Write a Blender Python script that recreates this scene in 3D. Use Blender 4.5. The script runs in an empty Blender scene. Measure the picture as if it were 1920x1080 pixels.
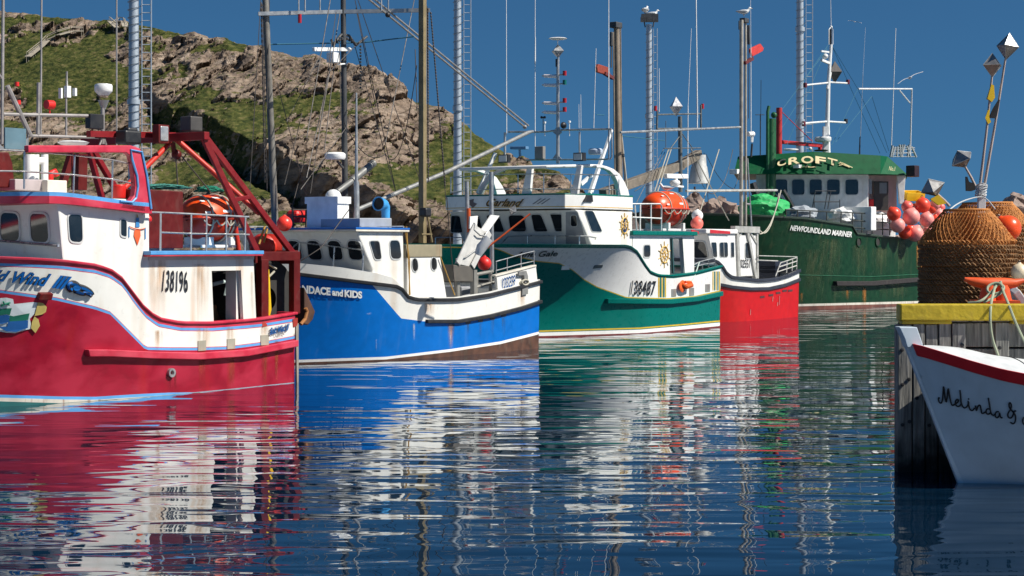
import bpy, bmesh, math, random
from mathutils import Vector as V, Matrix, noise
from mathutils.bvhtree import BVHTree
random.seed(7)
R = math.radians
SC = bpy.context.scene
COL = SC.collection
# ------------------------------------------------------------------ camera
F = 3200.0; HZ = 460.0; HC = 3.6          # focal length and horizon row in pixels of a 1920 px picture, eye height in metres
cam_d = bpy.data.cameras.new('camera'); cam = bpy.data.objects.new('camera', cam_d); COL.objects.link(cam)
cam.location = (0, 0, HC); cam.rotation_euler = (R(90), 0, 0)
cam_d.sensor_width = 36; cam_d.lens = F/1920*36; cam_d.shift_y = -(540-HZ)/1920
cam_d.clip_end = 9000; cam_d.clip_start = .5
SC.camera = cam
# ------------------------------------------------------------------ sky and sun
SUN_AZ = V((0.94, -0.30)).normalized(); SUN_EL = R(46)
w = bpy.data.worlds.new("World"); SC.world = w; w.use_nodes = True
nt = w.node_tree; nt.nodes.clear()
out = nt.nodes.new('ShaderNodeOutputWorld'); bg = nt.nodes.new('ShaderNodeBackground')
sky = nt.nodes.new('ShaderNodeTexSky'); sky.sky_type = 'NISHITA'; sky.sun_disc = False
sky.sun_elevation = SUN_EL; sky.sun_rotation = math.atan2(SUN_AZ.x, SUN_AZ.y)
sky.altitude = 300; sky.air_density = 1.0; sky.dust_density = 0.1; sky.ozone_density = 4.0
tc = nt.nodes.new('ShaderNodeTexCoord')
ad = nt.nodes.new('ShaderNodeVectorMath'); ad.operation = 'ADD'; ad.inputs[1].default_value = (0, 0, 0.15)
nm = nt.nodes.new('ShaderNodeVectorMath'); nm.operation = 'NORMALIZE'
tint = nt.nodes.new('ShaderNodeMix'); tint.data_type = 'RGBA'; tint.blend_type = 'MULTIPLY'; tint.inputs[0].default_value = 1
tint.inputs[7].default_value = (0.40, 0.78, 0.97, 1)
nt.links.new(tc.outputs['Generated'], ad.inputs[0]); nt.links.new(ad.outputs[0], nm.inputs[0])
nt.links.new(nm.outputs[0], sky.inputs[0]); nt.links.new(sky.outputs[0], tint.inputs[6])
nt.links.new(tint.outputs[2], bg.inputs[0]); bg.inputs[1].default_value = 0.0515
nt.links.new(bg.outputs[0], out.inputs[0])
sd = bpy.data.lights.new('sun', 'SUN'); sd.energy = 4.8; sd.angle = R(0.53); sd.color = (1, 0.95, 0.86)
so = bpy.data.objects.new('sun', sd); COL.objects.link(so)
S = V((SUN_AZ.x*math.cos(SUN_EL), SUN_AZ.y*math.cos(SUN_EL), math.sin(SUN_EL)))
so.rotation_euler = S.to_track_quat('Z', 'Y').to_euler(); so.location = (60, -20, 80)
vs = SC.view_settings
vs.view_transform = 'Standard'; vs.look = 'None'; vs.exposure = 0.4; vs.gamma = 1; vs.use_curve_mapping = False

# ------------------------------------------------------------------ helpers
def W(px, py, Y): return V(((px-960)/F*Y, Y, HC+(HZ-py)/F*Y))
def crop(ox, oy, k): return lambda x, y: (ox+x/k, oy+y/k)
c1 = crop(0,140,3.375); c2 = crop(280,220,3.375); c3 = crop(0,460,3.375); c4 = crop(280,480,3.375)
c5 = crop(460,340,3.375); c6 = crop(740,340,3.375); c7 = crop(820,280,2.842); c8 = crop(1150,320,2.919)
d1 = crop(1340,180,2.5725); d2 = crop(1600,240,3); d3 = crop(1640,540,2.7); d4 = crop(1700,40,3.176)
d5 = crop(0,0,3.857); d6 = crop(220,0,2.4545); d7 = crop(560,0,2.7); d8 = crop(900,40,3); e1 = crop(1300,0,3.6)
f1 = crop(380,380,4.5); f2 = crop(820,370,5.145); f3 = crop(1180,280,6); f4 = crop(0,440,5.4); f5 = crop(440,330,6.4); f6 = crop(1720,600,5.4)
def L(c, *xy): return [c(xy[i], xy[i+1]) for i in range(0, len(xy), 2)]
def lerp(a, b, t): return a+(b-a)*t
def interp(tab, x):
    if x <= tab[0][0]: return tab[0][1]
    for i in range(len(tab)-1):
        if x <= tab[i+1][0]:
            a, b = tab[i], tab[i+1]
            return a[1]+(b[1]-a[1])*(x-a[0])/max(1e-9, b[0]-a[0])
    return tab[-1][1]
def smooth(tab, x):
    n = len(tab)
    if x <= tab[0][0]: return tab[0][1]
    if x >= tab[-1][0]: return tab[-1][1]
    sl = [(tab[i+1][1]-tab[i][1])/(tab[i+1][0]-tab[i][0]) for i in range(n-1)]
    m = [sl[0]]+[0 if sl[i-1]*sl[i] <= 0 else 2*sl[i-1]*sl[i]/(sl[i-1]+sl[i]) for i in range(1, n-1)]+[sl[-1]]
    for i in range(n-1):
        if x <= tab[i+1][0]:
            h = tab[i+1][0]-tab[i][0]; t = (x-tab[i][0])/h
            return ((2*t**3-3*t*t+1)*tab[i][1]+(t**3-2*t*t+t)*h*m[i]+(-2*t**3+3*t*t)*tab[i+1][1]+(t**3-t*t)*h*m[i+1])

def tag(o, label=None, cat=None, group=None, kind=None):
    if label: o['label'] = label
    if cat: o['category'] = cat
    if group: o['group'] = group
    if kind: o['kind'] = kind
    return o
def empty(name, loc, rz=0, label=None, cat=None, group=None):
    o = bpy.data.objects.new(name, None); COL.objects.link(o); o.empty_display_size = .3
    o.location = loc; o.rotation_euler = (0, 0, rz)
    return tag(o, label, cat, group)
def copy_tree(o, parent=None):
    c = o.copy(); COL.objects.link(c); c.parent = parent
    for ch in list(o.children): copy_tree(ch, c)
    return c

class MB:
    k = 1.0; kb = 1.0      # section-wide scale of tube and box thickness
    def __init__(s): s.v = []; s.f = []; s.m = []
    def poly(s, pts, mi=0):
        n = len(s.v); s.v += [V(p) for p in pts]; s.f.append(list(range(n, n+len(pts)))); s.m.append(mi)
    def grid(s, rows, mi=0, wrap=False):
        n = len(s.v); k = len(rows[0])
        for r in rows: s.v += [V(p) for p in r]
        for i in range(len(rows)-1):
            for j in range(k if wrap else k-1):
                j2 = (j+1) % k
                s.f.append([n+i*k+j, n+i*k+j2, n+(i+1)*k+j2, n+(i+1)*k+j]); s.m.append(mi[i] if isinstance(mi, list) else mi)
        return s
    def prism(s, pts, vec, mi=0):
        pts = [V(p) for p in pts]; vec = V(vec); n = len(s.v); k = len(pts)
        s.v += pts+[p+vec for p in pts]
        s.f.append(list(range(n, n+k))); s.f.append(list(range(n+2*k-1, n+k-1, -1))); s.m += [mi, mi]
        for j in range(k):
            j2 = (j+1) % k; s.f.append([n+j, n+j2, n+k+j2, n+k+j]); s.m.append(mi)
        return s
    def box(s, a, b, mi=0):
        if MB.kb != 1:
            c = (V(a)+V(b))/2; a = c+(V(a)-c)*MB.kb; b = c+(V(b)-c)*MB.kb
        x0, y0, z0 = a; x1, y1, z1 = b
        return s.prism([(x0,y0,z0),(x1,y0,z0),(x1,y1,z0),(x0,y1,z0)], (0,0,z1-z0), mi)
    def beam(s, p, q, w, h=None, mi=0, up=(0,0,1)):
        p = V(p); q = V(q); h = h or w; d = (q-p).normalized(); u = V(up)
        if abs(d.dot(u)) > .98: u = V((0,1,0))
        sx = d.cross(u).normalized()*w/2; sy = sx.cross(d).normalized()*h/2
        return s.prism([p-sx-sy, p+sx-sy, p+sx+sy, p-sx+sy], q-p, mi)
    def tube(s, pts, r, mi=0, n=8, closed=False):
        pts = [V(p) for p in pts]; k = len(pts); rings = []
        prev = None
        for i, p in enumerate(pts):
            if closed: d = pts[(i+1) % k]-pts[i-1]
            else: d = pts[min(i+1, k-1)]-pts[max(i-1, 0)]
            d.normalize()
            if prev is None:
                a = V((0,0,1)) if abs(d.z) < .9 else V((1,0,0)); a = d.cross(a).normalized()
            else: a = (prev-d*prev.dot(d)).normalized()
            prev = a; b = d.cross(a); rr = (r[i] if isinstance(r, (list, tuple)) else r)*MB.k
            rings.append([p+(a*math.cos(t*2*math.pi/n)+b*math.sin(t*2*math.pi/n))*rr for t in range(n)])
        if closed: rings.append(rings[0])
        n0 = len(s.v); s.grid(rings, mi, True)
        if not closed:
            s.f.append([n0+j for j in range(n)][::-1]); s.f.append([n0+(k-1)*n+j for j in range(n)]); s.m += [mi, mi]
        return s
    def lathe(s, prof, c, mi=0, n=20, axis=(0,0,1)):
        prof = [(q*MB.k, z*MB.k) for q, z in prof]
        c = V(c); ax = V(axis).normalized(); a = V((1,0,0)) if abs(ax.x) < .9 else V((0,1,0))
        a = ax.cross(a).normalized(); b = ax.cross(a)
        rows = [[c+ax*z+(a*math.cos(t*2*math.pi/n)+b*math.sin(t*2*math.pi/n))*max(r, 1e-4) for t in range(n)] for r, z in prof]
        return s.grid(rows, mi, True)
    def ball(s, c, r, mi=0, n=16, sc=(1,1,1), rot=None):
        rows = []; r = r*MB.k
        for i in range(n//2+1):
            ph = math.pi*i/(n//2); row = []
            for j in range(n):
                th = 2*math.pi*j/n
                p = V((math.sin(ph)*math.cos(th)*sc[0], math.sin(ph)*math.sin(th)*sc[1], math.cos(ph)*sc[2]))*r
                if rot: p = rot @ p
                row.append(V(c)+p)
            rows.append(row)
        return s.grid(rows, mi, True)
    def build(s, name, mats, parent=None, smooth=False, bevel=0, ang=40, split=False):
        if split:
            # every loose piece becomes an object of its own
            par = list(range(len(s.v)))
            def fd(a):
                while par[a] != a: par[a] = par[par[a]]; a = par[a]
                return a
            for f in s.f:
                for j in f[1:]: par[fd(j)] = fd(f[0])
            grp = {}
            for f, m in zip(s.f, s.m): grp.setdefault(fd(f[0]), []).append((f, m))
            for fs in grp.values():
                q = MB(); ids = {}
                for f, m in fs:
                    for j in f:
                        if j not in ids: ids[j] = len(q.v); q.v.append(s.v[j])
                    q.f.append([ids[j] for j in f]); q.m.append(m)
                o = q.build(name, mats, parent, smooth, bevel, ang)
            return o
        me = bpy.data.meshes.new(name); me.from_pydata([tuple(p) for p in s.v], [], s.f)
        if not isinstance(mats, (list, tuple)): mats = [mats]
        for m in mats: me.materials.append(m)
        me.polygons.foreach_set('material_index', s.m)
        bm = bmesh.new(); bm.from_mesh(me); bmesh.ops.remove_doubles(bm, verts=bm.verts, dist=1e-5)
        bmesh.ops.recalc_face_normals(bm, faces=bm.faces); bm.to_mesh(me); bm.free()
        if smooth:
            me.polygons.foreach_set('use_smooth', [True]*len(me.polygons))
            me.set_sharp_from_angle(angle=R(ang))
        me.update(); o = bpy.data.objects.new(name, me); COL.objects.link(o)
        if parent: o.parent = parent
        if bevel:
            b = o.modifiers.new('bevel', 'BEVEL'); b.width = bevel; b.segments = 2; b.limit_method = 'ANGLE'; b.angle_limit = R(35)
        return o

# ------------------------------------------------------------------ materials
MATS = {}
def mat(name, col, rough=.5, metal=0, var=.12, vscale=3, streak=0, scol=(.28,.12,.05), bump=0, bscale=30, spec=.5, sscale=2.0, coat=0, fade=None, grime=0):
    if name in MATS: return MATS[name]
    m = bpy.data.materials.new(name); m.use_nodes = True; t = m.node_tree; N = t.nodes; K = t.links
    b = N['Principled BSDF']; b.inputs['Roughness'].default_value = rough; b.inputs['Metallic'].default_value = metal
    b.inputs['Specular IOR Level'].default_value = spec; b.inputs['Coat Weight'].default_value = coat
    tcn = N.new('ShaderNodeTexCoord'); co = tcn.outputs['Object']
    def noise_(scale, vec=(1,1,1), det=5, dist=0):
        mp = N.new('ShaderNodeMapping'); mp.inputs['Scale'].default_value = vec; K.new(co, mp.inputs[0])
        n = N.new('ShaderNodeTexNoise'); n.inputs['Scale'].default_value = scale; n.inputs['Detail'].default_value = det
        n.inputs['Distortion'].default_value = dist; K.new(mp.outputs[0], n.inputs['Vector']); return n.outputs['Fac']
    def rng(src, a, b_, lo, hi):
        r = N.new('ShaderNodeMapRange'); r.inputs[1].default_value = a; r.inputs[2].default_value = b_
        r.inputs[3].default_value = lo; r.inputs[4].default_value = hi; K.new(src, r.inputs[0]); return r.outputs[0]
    def mix(fac, a, b_, mode='MIX'):
        x = N.new('ShaderNodeMix'); x.data_type = 'RGBA'; x.blend_type = mode
        if isinstance(fac, (int, float)): x.inputs[0].default_value = fac
        else: K.new(fac, x.inputs[0])
        for i, q in ((6, a), (7, b_)):
            if isinstance(q, tuple): x.inputs[i].default_value = (*q, 1)
            else: K.new(q, x.inputs[i])
        return x.outputs[2]
    c = mix(rng(noise_(vscale), .3, .7, 0, 1), tuple(x*(1-var) for x in col), tuple(min(1, x*(1+var)) for x in col))
    if fade: c = mix(rng(noise_(.9, (1,1,1.6), 6, .4), .42, .62, 0, .8), c, fade)
    if grime: c = mix(rng(noise_(5, (1,1,.5), 9, .6), .55, .85, 0, grime*.8), c, (.12,.11,.09))
    if streak:
        s1 = rng(noise_(sscale, (1.6,1.6,.10), 4), .56, .76, 0, streak)
        c = mix(s1, c, scol)
    K.new(c, b.inputs['Base Color'])
    K.new(rng(noise_(vscale*2), .3, .7, max(.02, rough*.8), min(1, rough*1.25)), b.inputs['Roughness'])
    if bump:
        bp = N.new('ShaderNodeBump'); bp.inputs['Distance'].default_value = bump; bp.inputs['Strength'].default_value = .7
        K.new(noise_(bscale, (1,1,1), 6), bp.inputs['Height']); K.new(bp.outputs[0], b.inputs['Normal'])
    MATS[name] = m; return m
white = mat('white_gelcoat', (.78,.77,.72), .32, streak=.35, scol=(.50,.34,.18), var=.04, bump=.003, bscale=5, sscale=1.1)
whitec = mat('clean_white', (.80,.79,.76), .3, streak=.12, scol=(.5,.42,.3), var=.04, bump=.003, bscale=4)
cream = mat('cream_paint', (.72,.68,.58), .4, streak=.25, scol=(.42,.25,.12))
redhull = mat('faded_crimson', (.26,.004,.020), .45, var=.15, spec=.2, fade=(.40,.022,.05), streak=.5, scol=(.33,.012,.012), bump=.004, bscale=3, sscale=1.4)
redrail = mat('crimson_rail', (.52,.02,.05), .4, var=.2, fade=(.62,.07,.11), grime=.12)
darkred = mat('oxide_red', (.11,.007,.006), .5, spec=.3, var=.25, streak=.5, scol=(.08,.02,.012), grime=.35)
skyblue = mat('light_blue_stripe', (.10,.33,.66), .4)
blueh = mat('bright_blue_hull', (.0,.135,.50), .4, spec=.15, var=.08, streak=.10, scol=(.25,.33,.45), bump=.004, bscale=3)
black = mat('black_rubber', (.02,.02,.022), .55, var=.3, bump=.01, grime=.3)
tealg = mat('green_gelcoat', (.0,.145,.12), .3, spec=.2, var=.05, bump=.004, bscale=2.5)
yellow = mat('yellow_paint', (.62,.40,.01), .4)
antif = mat('brown_antifouling', (.085,.035,.02), .7, var=.4, grime=.8, streak=.5, scol=(.05,.05,.02))
maroon = mat('maroon_antifouling', (.16,.02,.02), .6, var=.3)
bottomg = mat('dark_teal_bottom', (.01,.06,.065), .5, var=.3)
redb = mat('fire_red_hull', (.52,.006,.008), .4, spec=.25, var=.1, streak=.25, scol=(.45,.01,.01), bump=.004, bscale=3)
croftg = mat('trawler_green', (.002,.036,.013), .5, var=.2, streak=.35, scol=(.09,.10,.045), bump=.012, bscale=2.2, grime=.12, spec=.25)
croftu = mat('house_green', (.001,.085,.028), .5, spec=.2, var=.15, streak=.2, scol=(.05,.12,.06))
rustw = mat('rusty_white', (.60,.56,.48), .6, streak=.9, scol=(.25,.07,.02), sscale=5)
steel = mat('galvanised_steel', (.42,.43,.43), .42, metal=.6, var=.2, grime=.3)
alu = mat('aluminium_rail', (.62,.62,.60), .3, metal=.7, var=.1)
greyp = mat('grey_steel_paint', (.22,.22,.21), .5, var=.2, streak=.4)
mastg = mat('weathered_mast', (.17,.16,.14), .6, var=.3, streak=.5, scol=(.10,.07,.05), grime=.4)
mastd = mat('dark_mast', (.05,.052,.055), .55, var=.3, grime=.3)
masty = mat('yellowed_mast', (.22,.17,.085), .5, var=.2, streak=.6, scol=(.14,.08,.03), grime=.3)
wood = mat('grey_boom_timber', (.17,.145,.115), .8, var=.3, bump=.02, bscale=12, grime=.4)
wire = mat('dark_wire', (.06,.05,.045), .6)
rope = mat('pale_rope', (.45,.42,.34), .9, var=.2)
bluewire = mat('teal_rope', (.03,.14,.20), .8)
glass = mat('dark_glass', (.012,.014,.016), .06, var=.5, spec=.8)
rubber = mat('window_gasket', (.55,.56,.55), .4)
orange = mat('raft_orange', (.80,.075,.006), .36, var=.06, grime=.12)
buoyr = mat('buoy_orange_red', (.85,.07,.03), .35, var=.08)
buoyp = mat('buoy_faded_pink', (.90,.30,.26), .45, var=.14)
whitep = mat('white_plastic', (.80,.80,.78), .35)
blackp = mat('black_plastic', (.018,.018,.02), .45)
yellowp = mat('yellow_plastic', (.80,.50,.01), .45)
redp = mat('red_plastic', (.65,.02,.015), .4)
greennet = mat('green_netting', (.01,.16,.10), .9, bump=.05, bscale=25)
limegreen = mat('green_tarp', (.02,.38,.10), .6, bump=.03, bscale=9)
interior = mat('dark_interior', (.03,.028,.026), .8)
letterk = mat('black_lettering', (.012,.012,.014), .5)
letterb = mat('blue_lettering', (.005,.07,.24), .5)
letterw = mat('white_lettering', (.78,.78,.75), .5)
lettero = mat('gold_lettering', (.60,.32,.06), .45)
letterc = mat('cream_lettering', (.80,.66,.36), .5)
greyd = mat('deck_grey', (.20,.22,.22), .7, grime=.4)

class Boat:
    """local frame: x towards the bow, y to port (the side seen), z up; origin on the centreline at the stern"""
    def __init__(s, stern_px, stern_py, hb, theta, name, label, cat='fishing boat', group=None):
        Y = HC*F/(stern_py-HZ); cn = W(stern_px, stern_py, Y); th = R(theta)
        s.ex = V((-math.cos(th), -math.sin(th), 0)); s.ey = V((math.sin(th), -math.cos(th), 0))
        s.O = V((cn.x, cn.y, 0))-s.ey*hb
        s.root = empty(name, s.O, th+math.pi, label, cat, group)
        c = V((0,0,HC))-s.O; s.c = V((c.dot(s.ex), c.dot(s.ey), c.z))
    def ray(s, px, py):
        r = V(((px-960)/F, 1, (HZ-py)/F)); return V((r.dot(s.ex), r.dot(s.ey), r.z))
    def side(s, px, py, t): r = s.ray(px, py); return s.c+r*((t-s.c.y)/r.y)
    def loc(s, w_): d = w_-s.O; return V((d.dot(s.ex), d.dot(s.ey), w_.z))
    def cross(s, px, py, x): r = s.ray(px, py); return s.c+r*((x-s.c.x)/r.x)
    def pl(s, px, py, P, N): r = s.ray(px, py); return s.c+r*((V(P)-s.c).dot(N)/r.dot(N))
    def proj(s, p):
        w_ = s.O+s.ex*p[0]+s.ey*p[1]; z = p[2]; return (960+F*w_.x/w_.y, HZ-(z-HC)*F/w_.y, w_.y)
    def fside(s, t): return lambda x, y: s.side(x, y, t)
    def fcross(s, x0): return lambda x, y: s.cross(x, y, x0)
    def fslope(s, A, B_):           # athwartships plane through two points of the side view
        A = V(A); B_ = V(B_); N = (B_-A).cross(V((0,1,0))).normalized(); return lambda x, y: s.pl(x, y, A, N)

class Hull:
    def __init__(s, B, L_, rake, zf, bw, bd, p=1.0):
        s.B, s.L, s.rake, s.zf, s.bwt, s.bdt, s.p = B, L_, rake, zf, bw, bd, p
    def pt(s, u, z, side=1, off=0):
        k = max(-.3, min(1.5, z/s.zf)); kk = math.copysign(abs(k)**s.p, k)
        t = smooth(s.bwt, u)+(smooth(s.bdt, u)-smooth(s.bwt, u))*kk
        x = u*(s.L+s.rake*k)
        return V((x, (max(t, .02)+off)*side, z))
    def zc(s, u, poly, lo=None):
        z = 1.0
        for _ in range(14):
            px, _py, Y = s.B.proj(s.pt(u, z)); py = interp(poly, px); z = .4*z+.6*(HC+(HZ-py)/F*Y)
        return max(z, lo) if lo is not None else z
    def surf(s, px, py, off=.012):
        if getattr(s, 'obj', None):
            if not hasattr(s, 'bvh'):
                me = s.obj.data; s.bvh = BVHTree.FromPolygons([v.co for v in me.vertices], [tuple(p.vertices) for p in me.polygons])
            d = s.B.ray(px, py).normalized(); h = s.bvh.ray_cast(s.B.c, d)
            if h[0]:
                n = h[1] if h[1].dot(d) < 0 else -h[1]
                return h[0]+n*(off*.5)-d*(off*.8)
        t = smooth(s.bdt, .4)
        for _ in range(25):
            p = s.B.side(px, py, t)
            k = max(-.3, min(1.5, p.z/s.zf)); kk = math.copysign(abs(k)**s.p, k)
            u = max(0, min(1, p.x/(s.L+s.rake*k)))
            tn = smooth(s.bwt, u)+(smooth(s.bdt, u)-smooth(s.bwt, u))*kk+off
            t = .5*t+.5*tn
        return s.B.side(px, py, t)
    def build(s, curves, mats, bulwark, capm, name='hull', cap=.09, nu=130, deckm=None, inner=None):
        """curves: poly lists (px rows) from low to high, the last is the rail; mats[i] is the band between curve i and i+1"""
        us = [ (i/nu) for i in range(nu+1)]
        zz = []
        for u in us:
            col = [-.7, 0.0]
            for c in curves:
                z = s.zc(u, c) if isinstance(c, list) else c(u, col)
                col.append(max(z, col[-1]+.004 if col[-1] > 0 else .004))
            zz.append(col)
        s.us = us; s.zz = zz
        mb = MB(); nb = len(zz[0])-1
        for side in (1, -1):
            for b in range(nb):
                k = 4 if b >= 2 else 2
                rows = [[s.pt(u, lerp(zz[i][b], zz[i][b+1], j/k), side) for i, u in enumerate(us)] for j in range(k+1)]
                mb.grid(rows, b)
        # transom
        for b in range(nb):
            z0, z1 = zz[0][b], zz[0][b+1]
            a = s.pt(0, z0); c = s.pt(0, z1); mb.poly([a, c, V((c.x,-c.y,c.z)), V((a.x,-a.y,a.z))], b)
        # inner bulwark and deck
        ins, dk = [], []
        for i, u in enumerate(us):
            zr = zz[i][-1]; b_ = bulwark(u) if callable(bulwark) else bulwark
            a = s.pt(u, zr, 1, -.12); a.x = min(a.x, s.L+s.rake-.2); d = s.pt(u, zr-b_, 1, -.12); d.x = min(d.x, s.L+s.rake*.8)
            ins.append(a); dk.append(d)
        mi = lambda p: V((p.x, -p.y, p.z))
        dm = nb; im = nb+1
        mb.grid([ins, dk], im); mb.grid([[mi(p) for p in ins], [mi(p) for p in dk]], im)
        mb.grid([dk, [mi(p) for p in dk]], dm)
        top = [s.pt(u, zz[i][-1]) for i, u in enumerate(us)]
        mb.grid([top, ins], nb-1); mb.grid([[mi(p) for p in top], [mi(p) for p in ins]], nb-1)
        mb.poly([ins[0], dk[0], mi(dk[0]), mi(ins[0])], im)
        mb.poly([top[0], ins[0], mi(ins[0]), mi(top[0])], nb-1)
        s.obj = mb.build(name, mats+[deckm or greyd, inner or whitec], s.B.root, smooth=True, ang=35)
        if capm:
            s.strake('cap_rail', capm, lambda u: s.zc_i(u, -1)+.05, cap, .05, inset=.17, transom=True)
        return s.obj
    def zc_i(s, u, i):
        x = u*(len(s.us)-1); a = int(min(x, len(s.us)-2)); return lerp(s.zz[a][i], s.zz[a+1][i], x-a)
    def strake(s, name, m, zf_, h, outw, u0=0, u1=1, inset=.03, both=True, n=60, transom=False, parent=None):
        mb = MB()
        for side in ((1,-1) if both else (1,)):
            rows = []
            for i in range(n+1):
                u = lerp(u0, u1, i/n); z = zf_(u)
                a = s.pt(u, z, side, outw); b = s.pt(u, z-h, side, outw)
                c = s.pt(u, z-h, side, -inset); d = s.pt(u, z, side, -inset)
                rows.append([a, b, c, d])
            mb.grid(rows, 0, True); mb.poly(rows[0]); mb.poly(rows[-1])
        if transom:
            z = zf_(0); a = s.pt(0, z, 1, outw)
            mb.box((-.06, -a.y, z-h), (.12, a.y, z+.002))
        return mb.build(name, m, parent or s.B.root, bevel=.02)

def rounded(q, r=.12, seg=4):
    """rounded polygon through four corner points, r = fraction of the shorter edge"""
    q = [V(p) for p in q]; out_ = []; e = min((q[i]-q[(i+1) % 4]).length for i in range(4))*r*2
    for i in range(4):
        p, a, b = q[i], q[i-1], q[(i+1) % 4]
        pa = p+(a-p).normalized()*e; pb = p+(b-p).normalized()*e
        for j in range(seg+1):
            t = j/seg; out_.append(pa*(1-t)**2+p*2*t*(1-t)+pb*t*t)
    return out_
def facing(B, q):
    n = (q[1]-q[0]).cross(q[-1]-q[0]).normalized()
    if n.dot(B.c-q[0]) < 0: n = -n
    return n
def window(B, fn, quad, fr=.035, r=.14, fm=None, name='window', gm=None, parent=None, proud=.02, slider=False):
    q = [fn(*p) for p in quad]; n = facing(B, q); c = sum(q, V((0,0,0)))/4
    inn = rounded(q, r); ou = [p+(p-c).normalized()*fr for p in inn]
    mb = MB(); k = n*proud; lo = n*-.02
    mb.grid([[p+lo for p in ou], [p+k for p in ou], [p+k for p in inn], [p+lo for p in inn]], 0, True)
    if slider:
        m1 = (q[0]+q[1])/2; m2 = (q[2]+q[3])/2; mb.beam(m1+n*.012, m2+n*.012, .03, .03)
    f = mb.build(name, fm or rubber, parent or B.root)
    g = MB(); g.poly([p+n*.006 for p in inn]); g.build('pane', gm or glass, f)
    return f
def panel(B, fn, pts, thick, m, name, parent=None, bevel=0, both=False):
    """flat shape on a plane, given thickness inwards (away from the viewer's side)"""
    q = [fn(*p) for p in pts]; n = facing(B, [q[0], q[len(q)//3], q[2*len(q)//3]]) if len(q) > 4 else facing(B, q)
    mb = MB(); mb.prism(q, -n*thick)
    if both: mb.prism([V((p.x,-p.y,p.z)) for p in q], V((-n.x*thick, n.y*thick, -n.z*thick)))
    return mb.build(name, m, parent or B.root, bevel=bevel, split=both)
def floor_pts(B, H, T, x0, x1, n=8):
    # points a hand below the sheer, from x0 (fore) to x1 (aft), so that a house never shows below the rail
    out_ = []
    for i in range(n+1):
        x = lerp(x0, x1, i/n); u = max(0, min(1, x/(H.L+H.rake*.8))); out_.append(V((x, T, H.zc_i(u, -1)-.14)))
    return out_
def body(B, pts, t, m, name, bevel=.03, t2=None, parent=None, floor=None):
    """a deckhouse: outline in the side plane y = t, carried across to y = t2"""
    q = [B.side(x, y, t) for x, y in pts]
    mb = MB(); mb.prism(q, (0, (-t if t2 is None else t2)-t, 0))
    o = mb.build(name, m, parent or B.root, bevel=bevel); o['t'] = t; del o['t']; return o
def wash_mat(name, col, strength=.85, sc=1.6):
    if name in MATS: return MATS[name]
    m = mat(name, col, .7, var=.3); t = m.node_tree; N = t.nodes; K = t.links; b = N['Principled BSDF']
    a = N.new('ShaderNodeAttribute'); a.attribute_name = 'wash'
    tc_ = N.new('ShaderNodeTexCoord'); mp = N.new('ShaderNodeMapping'); mp.inputs['Scale'].default_value = (6*sc,6*sc,.5*sc); K.new(tc_.outputs['Object'], mp.inputs[0])
    n = N.new('ShaderNodeTexNoise'); n.inputs['Scale'].default_value = 1.2; n.inputs['Detail'].default_value = 5; K.new(mp.outputs[0], n.inputs['Vector'])
    r = N.new('ShaderNodeMapRange'); r.inputs[1].default_value = .32; r.inputs[2].default_value = .68; r.inputs[4].default_value = strength; K.new(n.outputs['Fac'], r.inputs[0])
    x = N.new('ShaderNodeMath'); x.operation = 'MULTIPLY'; K.new(r.outputs[0], x.inputs[0]); K.new(a.outputs['Fac'], x.inputs[1]); K.new(x.outputs[0], b.inputs['Alpha'])
    return m
def wash(B, fn, quad, m, name='rust_stain', lift=.006, nx=6, ny=9):
    """a stain run: top-left, top-right, bottom-right, bottom-left pixels; fades at its sides and foot"""
    tl, tr, br, bl = [V((*p, 0)) for p in quad]; mb = MB(); rows = []; at = []
    for j in range(ny+1):
        row = []
        for i in range(nx+1):
            p = tl.lerp(tr, i/nx).lerp(bl.lerp(br, i/nx), j/ny); q = fn(p.x, p.y); row.append(q+(B.c-q).normalized()*lift); at.append(math.sin(math.pi*i/nx)*(1-(j/ny)**1.6)*min(1, .5+j))
        rows.append(row)
    mb.grid(rows); me = bpy.data.meshes.new(name); me.from_pydata([tuple(v) for v in mb.v], [], mb.f); me.materials.append(m)
    A = me.attributes.new('wash', 'FLOAT', 'POINT'); A.data.foreach_set('value', at)
    o = bpy.data.objects.new(name, me); COL.objects.link(o); o.parent = B.root; return o
def tubes(name, m, runs, r, parent, n=6):
    for run in runs:
        mb = MB(); mb.tube(run, r, 0, n); o = mb.build(name, m, parent, smooth=True, ang=60)
    return o
def railing(B, fn, top, posts, r=.022, mids=(), m=None, name='handrail', parent=None, both=False):
    """top: pixel run; posts: list of (px, py_top, px_bottom, py_bottom); mids: further pixel runs"""
    mb = MB(); runs = [[fn(*p) for p in top]]+[[fn(*p) for p in q] for q in mids]
    runs += [[fn(a, b), fn(c, d)] for a, b, c, d in posts]
    for run in runs:
        mb.tube(run, r, 0, 6)
        if both: mb.tube([V((p.x,-p.y,p.z)) for p in run], r, 0, 6)
    return mb.build(name, m or alu, parent or B.root, smooth=True, ang=60)
def sag(a, b, d, n=14):
    a = V(a); b = V(b); return [a.lerp(b, i/n)-V((0,0,d*4*(i/n)*(1-i/n))) for i in range(n+1)]
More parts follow.
